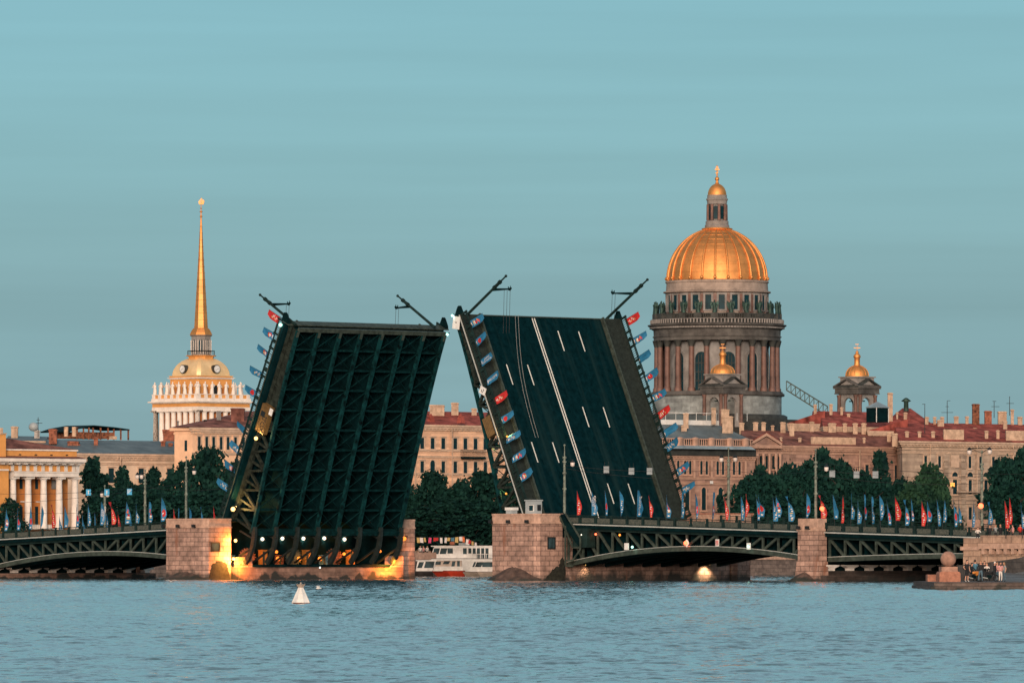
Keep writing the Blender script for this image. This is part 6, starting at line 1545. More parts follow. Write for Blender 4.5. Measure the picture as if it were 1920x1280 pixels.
mb = MB(FT); sq(mb, S2+.12, zt_(757)+.003, zt_(755)); sq(mb, S2+.6, zt_(755), zt_(752.5)); 
for k in range(30):
    q = -S2+.2+(2*S2-.4)*k/29
    mb.box(q-.12, q+.12, -S2-.35, -S2-.13, zt_(757)+.05, zt_(755.2)); mb.box(S2+.13, S2+.35, q-.12, q+.12, zt_(757)+.05, zt_(755.2))
mb.build('cornice', 'white_plaster', tw)
mb = MB(FT); sq(mb, S2+.1, zt_(752.5)+.003, zt_(747.5)); mb.build('parapet_base', 'white_plaster', tw)
mb = MB(FT); sq(mb, S2-.1, zt_(747.5)+.003, zt_(741)); mb.build('parapet', 'yellow_wall', tw)
mb = MB(FT); sq(mb, S2+.05, zt_(741)+.003, zt_(739.8))
for i in range(8):
    q = -S2+.5+(2*S2-1.0)*i/7
    for (a, b, c_, d) in ((q-.42, q+.42, -S2-.02, -S2+.5), (S2-.5, S2+.02, q-.42, q+.42)): mb.box(a, b, c_, d, zt_(747.4), zt_(741))
mb.build('parapet_cap', 'white_plaster', tw)
for i in range(8):
    q = -S2+.5+(2*S2-1.0)*i/7
    for j, (x_, y_, rz) in enumerate(((q, -S2+.3, 0), (S2-.3, q, R(90)), (-S2+.3, q, R(-90)), (q, S2-.3, R(180)))):
        if i == 7 and j in (1, 3): continue
        if i == 0 and j == 2: continue
        place('statue', statue_mesh((i*3+j*5) % 7, 2.45, False), tw, (x_, y_, zt_(739.8)), rz)
h2 = rt_(58)/math.sqrt(2)
mb = MB(FT); sq(mb, h2, zt_(747), zt_(711)); mb.build('upper_block', 'yellow_wall', tw)
for (rz) in (0, R(90)):
    mb = MB(FT); i0 = len(mb.v); mb.box(-.5, .5, -h2-.04, -h2-.003, zt_(739), zt_(723)); mb.xform(i0, Matrix.Rotation(rz, 4, 'Z'))
    mb.build('doorway', 'black', tw)
    for q in (-2.2, 2.2):
        mb = MB(FT); mb.prism([(q-.5, zt_(739)), (q+.5, zt_(739)), (q+.5, zt_(729)), (q, zt_(726)), (q-.5, zt_(729))], -h2-.04, -h2-.003); mb.xform(0, Matrix.Rotation(rz, 4, 'Z')); mb.build('niche', 'yellow_deep', tw)
mb = MB(FT); sq(mb, h2+.25, zt_(711)+.003, zt_(709)); sq(mb, h2+.45, zt_(709), zt_(708.2)); mb.build('block_cornice', 'white_plaster', tw)
mb = MB(FT); sq(mb, h2+.1, zt_(708.2)+.003, zt_(705.5)); mb.build('block_band', 'yellow_wall', tw)
mb = MB(FT); sq(mb, h2+.25, zt_(705.5)+.003, zt_(704.4)); mb.build('block_ledge', 'gold_pale', tw)
# cloister dome: square plan
pr = domeprof(h2*1.0, zt_(704.4), rt_(27)/math.sqrt(2), zt_(672), 12)
mb = MB(FT)
for (r0, z0), (r1, z1) in zip(pr[:-1], pr[1:]):
    def rg(r, z, c=.86): return [(-r*c, -r, z), (r*c, -r, z), (r, -r*c, z), (r, r*c, z), (r*c, r, z), (-r*c, r, z), (-r, r*c, z), (-r, -r*c, z)]
    mb.add(rg(r0, z0)+rg(r1, z1), [(k, (k+1) % 8, (k+1) % 8+8, k+8) for k in range(8)], None, False)
dm = mb.build('dome', 'gold_pale', tw)
for rz in (0, R(90), R(180), R(270)):
    k = 4; r0, z0 = pr[k]
    FQ = FT @ Matrix.Rotation(rz, 4, 'Z') @ Matrix.Translation((0, -r0-.5, zt_(692.5)))
    mb = MB(FQ); mb.lathe([(.62+.18, .15), (.62+.18, .45), (.62, .5), (.62, .15)], 0, 0, 20); mb.xform(0, Matrix.Rotation(R(90), 4, 'X'))
    mb2 = MB(FQ); mb2.lathe([(.75, -1.6), (.85, .3)], 0, 0, 20); mb2.xform(0, Matrix.Rotation(R(90), 4, 'X')); ck = mb2.build('clock', 'cath_dark', tw)
    mb = MB(FQ); mb.lathe([(.72, .31), (.72, .36)], 0, 0, 24); mb.xform(0, Matrix.Rotation(R(90), 4, 'X')); mb.build('clock_face', 'white_paint', ck)
    mb = MB(FQ); mb.bar((0, -.38, 0), (.36, -.38, .10), .08, .03); mb.bar((0, -.38, 0), (-.34, -.38, -.24), .07, .03)
    for q in range(12): a = math.pi*q/6; mb.bar((.56*math.cos(a), -.375, .56*math.sin(a)), (.66*math.cos(a), -.375, .66*math.sin(a)), .05, .02)
    mb.build('clock_hands', 'black', ck)
mb = MB(FT); mb.lathe([(rt_(24), zt_(674)), (rt_(25), zt_(669)), (rt_(27), zt_(668)), (rt_(30), zt_(667.5)), (rt_(30), zt_(666.5)), (rt_(20), zt_(666))], 0, 0, 8, smooth=False, ph=R(22.5)); mb.build('dome_collar', 'yellow_wall', tw)
mb = MB(FT)
for i in range(40): a = 2*math.pi*i/40; mb.tube((rt_(25.5)*math.cos(a), rt_(25.5)*math.sin(a), zt_(666)), (rt_(25.5)*math.cos(a), rt_(25.5)*math.sin(a), zt_(657.5)), .04, .04, 4)
mb.lathe([(rt_(25.8), zt_(658)), (rt_(25.8), zt_(657.3)), (rt_(25.2), zt_(657.3)), (rt_(25.2), zt_(658))], 0, 0, 24); mb.build('balcony_railing', 'black', tw)
mb = MB(FT); mb.lathe([(rt_(19.5), zt_(666)), (rt_(19.5), zt_(631)), (rt_(22), zt_(629.5)), (rt_(22.5), zt_(628.3))], 0, 0, 8, smooth=False, ph=R(22.5-43+47)); mb.build('lantern', 'cath_light', tw)
for i in range(8):
    a = R(47)+2*math.pi*i/8-math.pi/2; FW = FT @ Matrix.Rotation(a+math.pi/2, 4, 'Z') @ Matrix.Translation((0, -rt_(19.5)*math.cos(R(22.5))-.03, zt_(660)))
    mb = MB(FW); mb.prism(arch_poly(.85, zt_(637)-zt_(660)), -.02, .03); w = mb.build('lantern_window', 'glass_dark', tw)
    mb = MB(FW)
    for q in (-.5, 0, .5): mb.box(q-.05, q+.05, -.12, -.025, -.4, zt_(638)-zt_(660))
    mb.build('mullion', 'white_plaster', w)
mb = MB(FT); mb.lathe([(rt_(22.5), zt_(628)), (rt_(20.5), zt_(623)), (rt_(17), zt_(617)), (rt_(14), zt_(615))], 0, 0, 8, smooth=False, ph=R(24.5)); mb.build('spire_foot', 'gold', tw)
mb = MB(FT); mb.lathe([(rt_(13.6), zt_(615)), (rt_(12.4), zt_(595)), (rt_(5.2), zt_(480)), (rt_(1.4), zt_(408)), (rt_(1.0), zt_(398))], 0, 0, 8, smooth=False, ph=R(24.5)); sp = mb.build('spire', 'gold', tw)
mb = MB(FT)
for k in range(16):
    f_ = k/16; py = 612-200*f_; rr = 13.4-11.8*f_ if False else (13.5+(1.5-13.5)*(612-py)/(612-408)); mb.lathe([(rt_(rr)+.015, zt_(py)-.05), (rt_(rr)+.03, zt_(py)), (rt_(rr)+.015, zt_(py)+.05)], 0, 0, 8, smooth=False, ph=R(24.5))
mb.build('seam', 'gold', sp)
mb = MB(FT); mb.tube((0, 0, zt_(410)), (0, 0, zt_(384)), .1, .07, 6); mb.sphere((0, 0, zt_(406)), rt_(2.6), 10); mb.sphere((0, 0, zt_(397)), rt_(3), 10, sz=.6); mb.sphere((0, 0, zt_(391)), rt_(1.6), 8); mb.build('finial', 'gold', tw)
mb = MB(); c = wp(377.5, 380, YT); s = ST
mb.prism([(c.x-5.5*s, c.z+.2), (c.x-4*s, c.z-3.5*s), (c.x+4*s, c.z-3.5*s), (c.x+6*s, c.z+.4), (c.x, c.z-1.2*s)], YT-.3, YT+.3)
for dx, hh in ((-3, 6), (0, 9.5), (3, 7)): mb.tube((c.x+dx*s, YT, c.z-3*s), (c.x+dx*s, YT, c.z+hh*s), .06, .04, 5); mb.box(c.x+(dx-1.2)*s, c.x+(dx+1.2)*s, YT-.04, YT+.04, c.z+.5*s, c.z+(hh-1.5)*s)
mb.build('ship_vane', 'gold', tw)
# ------------------------------------------------------------------ trees
def crown_mesh(seed, W, H, m, n=2900, tall=False, top=None):
    r = random.Random(seed); mb = MB(); blobs = []
    nb = 34
    for i in range(nb):
        f = r.random()**.8; z = H*(.04+.88*f)
        env = (math.sin(math.pi*min(1, (.12+.88*f))**(.75 if not tall else .9)))**.6
        env *= W/2
        a = r.uniform(0, 2*math.pi); q = env*r.uniform(.15, .78)
        blobs.append((q*math.cos(a), q*math.sin(a), z, r.uniform(.13, .27)*W*(1-.4*f)))
    for i in range(n):
        b = blobs[r.randrange(nb)]; rr = b[3]*(r.random()**.45)*(1.12 if r.random() < .86 else 1.5)
        th = r.uniform(0, 2*math.pi); cz = r.uniform(-1, 1); sn = math.sqrt(1-cz*cz)
        c = Vector((b[0]+rr*sn*math.cos(th), b[1]+rr*sn*math.sin(th), b[2]+rr*cz*.85))
        if c.z < 0: c.z = abs(c.z)*.5
        s = r.uniform(.15, .40); nrm = Vector((r.uniform(-1, 1), r.uniform(-1, 1), r.uniform(-.4, 1))).normalized()
        a1 = nrm.cross(Vector((r.uniform(-1, 1), r.uniform(-1, 1), .3))).normalized(); a2 = nrm.cross(a1)
        mb.add([c-a1*s-a2*s*.6, c+a1*s-a2*s*.45, c+a1*s*.7+a2*s*.7, c-a1*s*.6+a2*s*.8], [(0, 1, 2, 3)])
    return mb.mesh('crown', m)
def trunk_mesh(seed, H, W):
    r = random.Random(seed); mb = MB(); mb.tube((0, 0, -.3), (.1, 0, H*.45), .38, .22, 8); mb.tube((.1, 0, H*.45), (0, .1, H*.85), .22, .07, 6)
    for i in range(9):
        z = H*r.uniform(.22, .7); a = r.uniform(0, 6.28); l = W*r.uniform(.25, .4); mb.tube((0, 0, z), (l*math.cos(a), l*math.sin(a), z+l*.7), .13, .04, 5)
    return mb.mesh('trunk', 'bark')
CR = {}
for i in range(5): CR[('round', i)] = (crown_mesh(20+i, 9, 11, 'leaves'), trunk_mesh(i, 12, 9), 9, 11)
for i in range(3): CR[('tall', i)] = (crown_mesh(40+i, 6, 13, 'leaves', 3000, True), trunk_mesh(9+i, 13, 5), 6, 13)
for i in range(2): CR[('light', i)] = (crown_mesh(60+i, 9, 10, 'leaves_light', 3300), trunk_mesh(14+i, 11, 9), 9, 10)
random.seed(3)
def tree(kind, px, ytop, hw, dY, label, group, idx, low=2.0):
    Y = bankY(px)+dY; me, tr, W, H = CR[(kind, idx)]; s = Y/FPX
    ztop = (HOR-ytop)*s+CZ; base = 2.9; w = hw*2*s*(1.12 if kind == 'tall' else 1.38)
    sz = (ztop-base-low)/H; F = trs((px-960)*s, Y, base)
    t = thing('tree', label, 'tree', F, group)
    c = place('crown', me, t, (0, 0, low), random.uniform(0, 6)); c.scale = (w/W, w/W, sz)
    k = place('trunk', tr, t, (0, 0, 0), random.uniform(0, 6)); k.scale = (w/W, w/W, (ztop-base)/(H+2))
TR = {
 'beside the white columned pavilion': ('trees left of the left leaf', [('round', 12, 931, 34, -0), ('tall', 177, 848, 34, 26), ('tall', 233, 866, 27, 24), ('tall', 286, 866, 28, 22), ('round', 205, 908, 40, 14), ('round', 262, 900, 40, 14), ('round', 318, 885, 38, 16), ('round', 180, 925, 34, 8), ('round', 235, 925, 40, 8), ('round', 290, 920, 40, 8), ('round', 350, 853, 38, 28), ('round', 391, 833, 46, 30), ('round', 432, 850, 40, 26), ('round', 395, 905, 50, 14), ('round', 340, 920, 45, 12), ('round', 470, 880, 40, 30)]),
 'between the two leaves': ('trees between the two leaves', [('round', 770, 905, 34, 26), ('round', 812, 878, 40, 28), ('round', 858, 889, 42, 24), ('round', 905, 873, 46, 28), ('round', 945, 890, 40, 30), ('round', 835, 930, 46, 14), ('round', 885, 935, 46, 12), ('round', 790, 945, 44, 12), ('round', 925, 945, 44, 12)]),
 'behind the right inner span': ('trees right of the right leaf', [('tall', 1350, 922, 17, 18), ('round', 1395, 893, 36, 22), ('round', 1425, 868, 40, 26), ('round', 1465, 858, 44, 30), ('round', 1500, 868, 40, 26), ('round', 1541, 836, 48, 34), ('round', 1586, 850, 42, 30), ('round', 1620, 872, 34, 26), ('tall', 1648, 836, 30, 28), ('round', 1680, 885, 42, 24), ('round', 1410, 930, 44, 14), ('round', 1470, 925, 50, 12), ('round', 1535, 920, 50, 12), ('round', 1600, 925, 50, 12), ('round', 1655, 930, 46, 12)]),
 'before the tan palace': ('trees before the tan palace', [('light', 1742, 872, 46, 14), ('light', 1768, 898, 26, 10), ('light', 1712, 905, 42, 8), ('round', 1758, 935, 34, 6), ('round', 1725, 930, 40, 6), ('round', 1882, 846, 40, 16), ('round', 1918, 836, 46, 18), ('round', 1897, 900, 44, 8), ('round', 1872, 930, 24, 6)]),
}
for where, (grp, lst) in TR.items():
    lst.sort(key=lambda q: q[1])
    for i, (k, px, yt, hw, dY) in enumerate(lst):
        nk = {'round': 5, 'tall': 3, 'light': 2}[k]
        ht = 'tall' if yt < 880 else 'low'; col = 'lighter green' if k == 'light' else 'dark green'
        tree(k, px, yt, hw, dY, '%s %s%s tree %s, %s from the left' % (ht, 'narrow ' if k == 'tall' else '', col, where, ORD[i]), grp, i % nk, 1.2)

# ------------------------------------------------------------------ right bank: abutment, terrace, landing stage
F0 = BF
VA = -10.0
ab = thing('bridge_abutment', 'pink granite abutment and terrace wall at the right end of the bridge', 'abutment', BF @ trs(150, -8, 0))
ua = upx(1806, VA)
def az(py, px): u = upx(px, VA); return bz(py, u, VA)
zt0, zt1 = az(1008, 1822), az(1003.2, 1860)
uc = upx(1838.5, VA)
mb = MB(BF); mb.box(ua, uc, VA, 60, -1, az(1031, 1822)); mb.box(uc, 300, VA+.15, 60, -1, az(1031, 1822)-.1); pass
mat('granite_abut', (.44, .29, .205), .8, brick=(1.5, .75, .05, .5), var=.2, sc=.9)
mb.build('wall', 'granite_abut', ab)
zc0, zc1 = az(1031, 1822), az(1024, 1822)
mb = MB(BF); mb.box(ua-.25, uc, VA-.25, 60, zc0, zc1); mb.box(uc, 300, VA-.45, 60, zc0+.15, zc1+.35)
k = uc+.5
while k < 175: mb.box(k, k+.45, VA-.4, VA+.14, zc0-.45, zc0+.15); k += 1.15
mb.build('corbel_table', 'granite_plain', ab)
mb = MB(BF); mb.box(ua, uc-.003, VA+.02, VA+1.0, zc1, zt0); mb.box(uc, 300, VA-.05, VA+.9, zc1+.35, zt1)
mb.build('parapet', 'granite_abut', ab)
zter = 4.85
mb = MB(BF); mb.box(ua, 300, VA+1.0, 60, zc1-.3, zter); mb.build('terrace', 'pavement', ab)
# landing stage on the near shore
YL_ = 631.0; sl = YL_/FPX
def lx(px, Y=YL_): return (px-960)*Y/FPX
ls = thing('landing_stage', 'low stone landing stage at the water at the right edge', 'landing stage', trs(lx(1800), YL_, 0))
mb = MB(); mb.box(lx(1745), lx(2300), YL_, YL_+30, -1, .30); mb.build('lower_step', 'stage_stone', ls)
mb = MB(); mb.box(lx(1752), lx(2300), YL_+.7, YL_+33, .302, .66); mb.build('upper_step', 'stage_stone', ls)
Yp = 644
pd = thing('sphere_pedestal', 'red granite pedestal carrying the big stone sphere', 'pedestal', trs(lx(1778, Yp), Yp, .66, R(6)))
FPd = WM[pd.name]; sp_ = Yp/FPX
mb = MB(FPd); w = 20*sp_; mb.prism([(-w, 0), (w, 0), (w, .75), (w-.12, .93), (-w+.12, .93), (-w, .75)], -w, w); mb.build('base', 'granite_red', pd)
mb = MB(FPd); w = 15.3*sp_; mb.box(-w, w, -w, w, .93, 1.38); mb.build('block', 'granite_ball', pd)
ball = thing('stone_sphere', 'big round granite ball standing on the red pedestal', 'stone ball', FPd @ trs(0, 0, 1.38))
mb = MB(FPd); rb = 14.6*sp_; mb.sphere((0, 0, 1.36+rb), rb, 40); mb.build('ball', 'granite_ball', ball)
lg = thing('low_ledge', 'small low stone block in the water left of the pedestal', 'stone block', trs(lx(1747, 655), 655, 0))
mb = MB(); mb.box(lx(1737, 655), lx(1762, 655), 653, 656, -.5, (HOR-1076.5)*655/FPX+CZ); mb.build('block', 'granite_red', lg)
rw = thing('ramp_wall', 'dark curved granite parapet of the ramp behind the people', 'wall', trs(lx(1850, 690), 690, 0))
mb = MB(); n = 12; prev = None
for i in range(n+1):
    px = 1796+i*(1990-1796)/n; Yw = 690-18*((px-1796)/194); top = 1059.5-15.5*((px-1796)/124)**1.25 if px < 1925 else 1042-((px-1925)*.12)
    p = (lx(px, Yw), Yw, (HOR-top)*Yw/FPX+CZ)
    if prev:
        a, b = prev, p; mb.hexa([(a[0], a[1], .3), (b[0], b[1], .3), (b[0], b[1]+.7, .3), (a[0], a[1]+.7, .3), (a[0], a[1], a[2]), (b[0], b[1], b[2]), (b[0], b[1]+.7, b[2]), (a[0], a[1]+.7, a[2])])
    prev = p
pass
mat('granite_dark2', (.085, .075, .068), .85, var=.25, sc=1.0, brick=(2.2, .6, .04, .6))
mb.build('wall', 'granite_dark2', rw)
mb = MB(); 
def gp(px, py, Y): return tuple(wp(px, py, Y))
pts = [(1862, 1089.4, 664), (2000, 1089.4, 664), (2000, 1047, 668), (1920, 1058.5, 681), (1885, 1064, 686), (1862, 1068, 687)]
mb.add([gp(*p) for p in pts], [tuple(range(len(pts)))]); mb.build('ramp', 'cobble', kind='structure')
# ------------------------------------------------------------------ people
def skin_body(pose):
    key = ('body', pose)
    if key in MESHC: return MESHC[key]
    P = dict(lean=0.0, lsh=(-.19, 0, 1.42), rsh=(.19, 0, 1.42), lel=(-.25, .02, 1.14), lha=(-.26, -.08, .90), rel=(.25, .02, 1.14), rha=(.26, -.08, .90), lk=(-.11, -.02, .50), lf=(-.12, 0, .07), rk=(.11, -.02, .50), rf=(.13, .02, .07), hip=.93, dy=0.0)
    if pose == 'hands_front': P.update(lel=(-.26, .0, 1.15), lha=(-.06, -.22, 1.05), rel=(.26, .0, 1.15), rha=(.04, -.24, 1.02))
    if pose == 'phone': P.update(rel=(.26, -.10, 1.18), rha=(.10, -.32, 1.35), lel=(-.27, .0, 1.14), lha=(-.12, -.24, 1.05))
    if pose == 'hip_shift': P.update(lk=(-.16, -.05, .50), lf=(-.22, -.05, .07), lel=(-.34, .04, 1.18), lha=(-.18, -.05, 1.0))
    if pose == 'walk': P.update(lk=(-.10, -.16, .52), lf=(-.10, -.22, .07), rk=(.10, .05, .50), rf=(.11, .30, .09), lel=(-.26, .12, 1.16), lha=(-.26, .16, .92), rel=(.26, -.08, 1.16), rha=(.25, -.24, .96))
    if pose == 'sit': P.update(hip=.78, lk=(-.17, -.42, .74), lf=(-.2, -.35, .30), rk=(.17, -.42, .74), rf=(.2, -.35, .30), lsh=(-.19, -.06, 1.26), rsh=(.19, -.06, 1.26), lel=(-.27, -.22, 1.05), lha=(-.24, -.45, 1.0), rel=(.27, -.22, 1.05), rha=(.24, -.45, 1.0))
    if pose == 'lean': P.update(lsh=(-.19, -.28, 1.28), rsh=(.19, -.28, 1.28), lel=(-.34, -.38, 1.06), lha=(-.2, -.58, 1.06), rel=(.34, -.38, 1.06), rha=(.2, -.58, 1.06))
    ls_, rs_ = Vector(P['lsh']), Vector(P['rsh']); ch = (ls_+rs_)/2; h = P['hip']
    V = []; RAD = []; E = []
    def v(p, r): V.append(tuple(p)); RAD.append(r); return len(V)-1
    pel = v((0, 0, h), (.15, .12)); wa = v(Vector((0, 0, h)).lerp(ch, .45)+Vector((0, -.01, 0)), (.135, .105)); ct = v(ch+Vector((0, 0, -.04)), (.155, .115)); nk = v(ch+Vector((0, -.01, .09)), (.06, .06)); hd0 = v(ch+Vector((0, -.025, .17)), (.07, .075)); hd = v(ch+Vector((0, -.035, .25)), (.085, .10)); ht_ = v(ch+Vector((0, -.03, .33)), (.065, .075))
    E += [(pel, wa), (wa, ct), (ct, nk), (nk, hd0), (hd0, hd), (hd, ht_)]
    for sg, sh, el, ha, kn, ft in ((-1, P['lsh'], P['lel'], P['lha'], P['lk'], P['lf']), (1, P['rsh'], P['rel'], P['rha'], P['rk'], P['rf'])):
        s1 = v(sh, (.068, .068)); e1 = v(el, (.045, .045)); w1 = v(Vector(el).lerp(Vector(ha), .92), (.028, .028)); p1 = v(Vector(ha)+(Vector(ha)-Vector(el)).normalized()*.05, (.036, .022))
        E += [(ct, s1), (s1, e1), (e1, w1), (w1, p1)]
        dr = (Vector(ha)-Vector(el)).normalized()
        for j in range(4):
            o = Vector((.0, (j-1.5)*.020, 0)); L_ = (.07, .08, .075, .06)[j]; q = v(Vector(V[p1])+dr*L_*.6+o, (.009, .009)); q2 = v(Vector(V[p1])+dr*L_+o+Vector((-sg*.012, 0, -.005)), (.008, .008)); E += [(p1, q), (q, q2)]
        q = v(Vector(V[w1])+dr*.035+Vector((0, -.045, 0)), (.010, .010)); E.append((w1, q))
        hp = v((sg*.09, 0, h-.06), (.095, .10)); k1 = v(kn, (.058, .06)); an = v(Vector(ft)+Vector((0, .02, .03)), (.038, .042)); to = v(Vector(ft)+Vector((0, -.15, -.035)), (.04, .03))
        E += [(pel, hp), (hp, k1), (k1, an), (an, to)]
    me = bpy.data.meshes.new('b'); me.from_pydata(V, E, []); o = bpy.data.objects.new('b', me); COL.objects.link(o)
    md = o.modifiers.new('s', 'SKIN'); sv = me.skin_vertices[0].data
    for i, r in enumerate(RAD): sv[i].radius = r; sv[i].use_root = (i == 0)
    md.use_smooth_shade = True
    ms = o.modifiers.new('u', 'SUBSURF'); ms.levels = 1; ms.render_levels = 1
    dg = bpy.context.evaluated_depsgraph_get(); out = bpy.data.meshes.new_from_object(o.evaluated_get(dg))
    res = ([x.co.copy() for x in out.vertices], [tuple(p.vertices) for p in out.polygons], ch)
    bpy.data.objects.remove(o); bpy.data.meshes.remove(me); bpy.data.meshes.remove(out)
    MESHC[key] = res; return res
def person(label, F, pose, top, bottom, hair='hair_dark', sleeve='skin', shorts=False, h=1.75, long_hair=False, shoes='black', group=None):
    k = h/1.76; F = F @ Matrix.Scale(k, 4)
    t = thing('person', label, 'person', F, group)
    V, Fs, ch = skin_body(pose); mb = MB(F); hz = .93 if pose != 'sit' else .78
    for f_ in Fs:
        c = sum((V[i] for i in f_), Vector())/len(f_)
        arm = (abs(c.x) > .20 and c.z > .8) or (abs(c.x) > .03 and c.y < -.17 and c.z > hz+.04)
        if c.z > ch.z+.06: m = 0
        elif arm and c.z < ch.z-.12: m = 4
        elif c.z > hz+.02: m = 1
        elif c.z > (.48 if shorts else .12) or pose == 'sit' and c.z > .36: m = 2
        elif c.z > .12: m = 0
        else: m = 3
        mb.f.append(list(f_)); mb.mi.append(m); mb.sm.append(True)
    mb.v = [x.copy() for x in V]
    hc = ch+Vector((0, -.035, .25))
    mb.m = 0; mb.sphere(tuple(hc), .098, 12, 0, 1.22); mb.sphere((hc.x, hc.y-.105, hc.z-.015), .018, 6, 0)
    for sg in (-1, 1): mb.sphere((hc.x+sg*.098, hc.y+.01, hc.z-.01), .022, 6, 0); mb.sphere((hc.x+sg*.036, hc.y-.092, hc.z+.012), .011, 6, 3)
    mb.box(hc.x-.028, hc.x+.028, hc.y-.103, hc.y-.09, hc.z-.062, hc.z-.052, 3)
    mb.build('body', ['skin', top, bottom, shoes, sleeve], t)
    mb = MB(F); mb.sphere((hc.x, hc.y+.018, hc.z+.03), .107, 12, None, 1.15)
    if long_hair: mb.lathe([(.10, hc.z-.32), (.11, hc.z-.1), (.09, hc.z+.05)], hc.x, hc.y+.05, 10)
    mb.build('hair', hair, t)
    return t
def motorbike(label, F, accent):
    t = thing('motorcycle', label, 'motorcycle', F)
    for x in (-.72, .72):
        mb = MB(F); i0 = 0
        for k in range(20):
            a0, a1 = 2*math.pi*k/20, 2*math.pi*(k+1)/20; mb.tube((x+.27*math.cos(a0), 0, .32+.27*math.sin(a0)), (x+.27*math.cos(a1), 0, .32+.27*math.sin(a1)), .06, .06, 6)
        w = mb.build('wheel', 'black', t)
        mb = MB(F)
        for k in range(6): a = math.pi*k/3; mb.tube((x, 0, .32), (x+.24*math.cos(a), 0, .32+.24*math.sin(a)), .015, .015, 4)
        mb.tube((x, -.08, .32), (x, .08, .32), .04, .04, 8); mb.build('rim', 'cl_grey', w)
    mb = MB(F); mb.tube((.72, 0, .32), (.45, 0, .95), .035, .03, 6); mb.tube((-.72, .08, .32), (-.1, .08, .45), .035, .035, 6); mb.tube((-.1, 0, .4), (.45, 0, .85), .04, .04, 6); mb.tube((-.2, 0, .7), (-.15, 0, .4), .03, .03, 6); mb.build('frame', 'black', t)
    mb = MB(F); mb.prism([(-.18, .30), (.25, .30), (.33, .5), (.2, .62), (-.15, .6)], -.14, .14); mb.build('engine', 'steel_dark', t)
    mb = MB(F); mb.sphere((.18, 0, .82), .16, 12, None, .8); mb.xform(0, Matrix.Translation((.18, 0, 0)) @ Matrix.Scale(1.7, 4, (1, 0, 0)) @ Matrix.Translation((-.18, 0, 0))); mb.prism([(.35, .55), (.62, .68), (.55, .98), (.38, .95)], -.15, .15); mb.build('fairing', accent, t)
    mb = MB(F); mb.prism([(-.12, .78), (-.62, .88), (-.72, .98), (-.6, .98), (-.15, .86)], -.11, .11); mb.build('seat', 'cl_black', t)
    mb = MB(F); mb.tube((.42, -.3, 1.0), (.45, .3, 1.0), .018, .018, 6); mb.sphere((.56, 0, .88), .085, 8); mb.build('handlebar', 'black', t)
    mb = MB(F); mb.tube((-.1, -.15, .3), (-.75, -.17, .42), .05, .06, 8); mb.build('exhaust', 'steel_bright', t)
    return t
gz = .66
def gpos(px, Y, yaw): return trs((px-960)*Y/FPX, Y, gz, R(yaw))
GP = 'people standing by the motorcycles on the landing stage'
motorbike('black and yellow motorcycle parked left on the landing stage', gpos(1824, 647, 35), 'orange_paint')
motorbike('dark motorcycle with yellow stripes parked right on the landing stage', gpos(1853, 650, 10), 'cl_black')
person('man in a black sleeveless top and shorts at the left end of the group', gpos(1813, 645, 35), 'hip_shift', 'cl_black', 'cl_black', shorts=True, h=1.95, shoes='white_paint', group=GP)
person('person in a light blue shirt behind the left motorcycle', gpos(1828, 652, 150), 'phone', 'cl_blue', 'cl_black', h=1.95, sleeve='cl_blue', group=GP)
person('person in a dark jacket and blue jeans between the two motorcycles', gpos(1839, 646, -20), 'hip_shift', 'cl_black', 'cl_jeans', hair='hair_fair', h=1.88, sleeve='cl_black', group=GP)
person('person in black behind the right motorcycle', gpos(1846, 656, 10), 'hands_front', 'cl_black', 'cl_black', h=1.86, sleeve='cl_black', group=GP)
person('person in black and white bending over the right motorcycle', gpos(1853, 655, -30), 'lean', 'cl_white', 'cl_black', hair='hair_fair', h=1.82, sleeve='cl_black', group=GP)
person('person in a long dark coat with a pale collar right of the motorcycles', gpos(1865, 648, 60), 'hands_front', 'cl_black', 'cl_black', hair='cl_white', h=1.78, sleeve='cl_black', group=GP)
person('person with bare arms in a pink top beside the dark coat', gpos(1870, 652, -40), 'phone', 'cl_pink', 'cl_jeans', hair='hair_fair', h=1.74, group=GP)
person('woman in white trousers and a pale top on the landing stage', gpos(1876, 646, 20), 'hands_front', 'cl_pink', 'cl_white', h=1.76, long_hair=True, group=GP)
person('person in a dark green jacket and pale jeans at the right end of the group', gpos(1883, 650, -60), 'hip_shift', 'cl_grey', 'cl_jeans', hair='hair_fair', h=1.76, long_hair=True, group=GP)
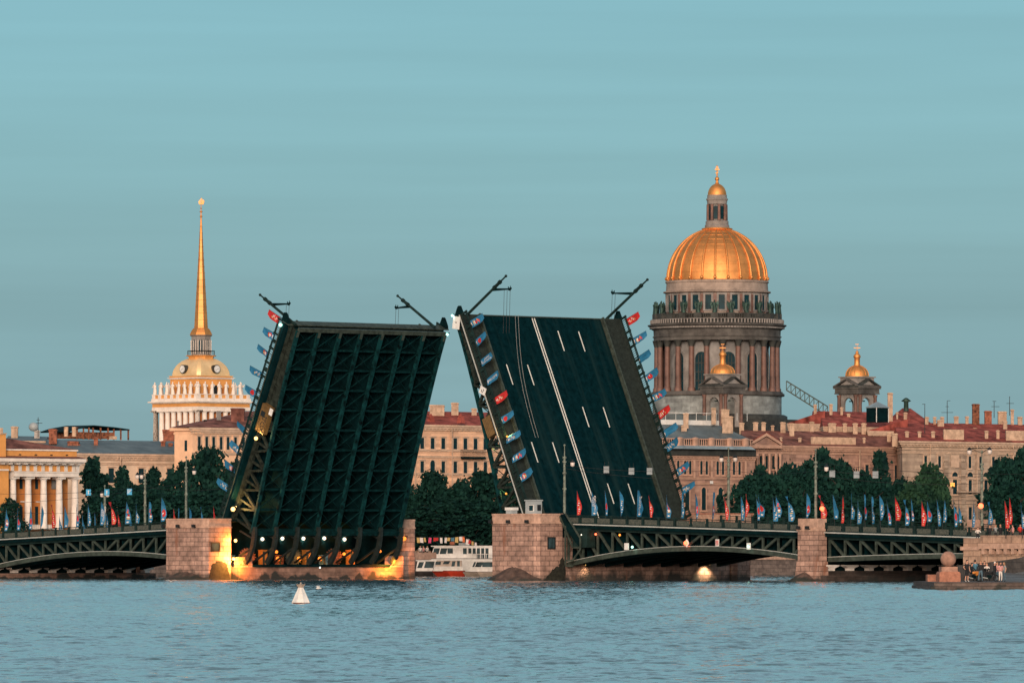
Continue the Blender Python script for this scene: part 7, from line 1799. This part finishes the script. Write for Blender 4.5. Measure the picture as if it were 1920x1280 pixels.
person('person seated on the left motorcycle in dark clothes', gpos(1821, 648, 60) @ trs(0, 0, .05), 'sit', 'cl_black', 'cl_black', h=1.8, sleeve='cl_black', group=GP)
GT = 'people behind the terrace parapet'
def tpos(px, v, yaw, z=zter): u = upx(px, v); return BF @ trs(u, v, z, R(yaw))
person('person in a white shirt bending over the low end of the terrace parapet', tpos(1833, VA+1.8, 50, zter-.15), 'lean', 'cl_white', 'cl_black', h=1.75, sleeve='cl_white', group=GT)
for i, (px, v, yaw, pose, top, hair, slv, lb) in enumerate(((1856, -7, 20, 'hands_front', 'cl_black', 'hair_dark', 'cl_black', 'person in black at the left of the people behind the parapet'), (1867, -7.4, 60, 'phone', 'cl_grey', 'hair_fair', 'cl_black', 'fair haired person in a grey top behind the parapet'), (1876, -6.8, 10, 'hip_shift', 'cl_black', 'hair_fair', 'cl_black', 'fair haired person in a dark coat behind the parapet'), (1892, -7.3, 80, 'hands_front', 'cl_black', 'hair_fair', 'skin', 'person in a dark top with bare arms behind the parapet'), (1899, -7, -20, 'hip_shift', 'cl_pink', 'hair_dark', 'skin', 'person in a pink top behind the parapet'), (1913, -7.4, 40, 'hands_front', 'cl_red', 'hair_dark', 'cl_red', 'person in a bright red jacket behind the parapet'), (1919, -6.6, 0, 'hip_shift', 'cl_black', 'hair_dark', 'cl_black', 'person in black beside the red jacket at the right edge'))):
    person(lb, tpos(px, v, yaw), pose, top, 'cl_black', hair, slv, h=1.72+.04*(i % 3), group=GT)

GQ = 'people on the far embankment behind the boats'
for i, (px, top, yaw, pose, lb) in enumerate(((788, 'cl_white', 10, 'hip_shift', 'person in white on the far embankment left of the boats, leftmost of three'), (794, 'cl_pink', -40, 'hands_front', 'person in pink on the far embankment left of the boats, middle of three'), (801, 'cl_white', 30, 'hip_shift', 'person in white on the far embankment left of the boats, nearest the big boat'))):
    Yq = bankY(px, -3.0); person(lb, trs((px-960)*Yq/FPX, Yq, 2.9, R(yaw)), pose, top, 'cl_black', h=1.8, sleeve=top, group=GQ)
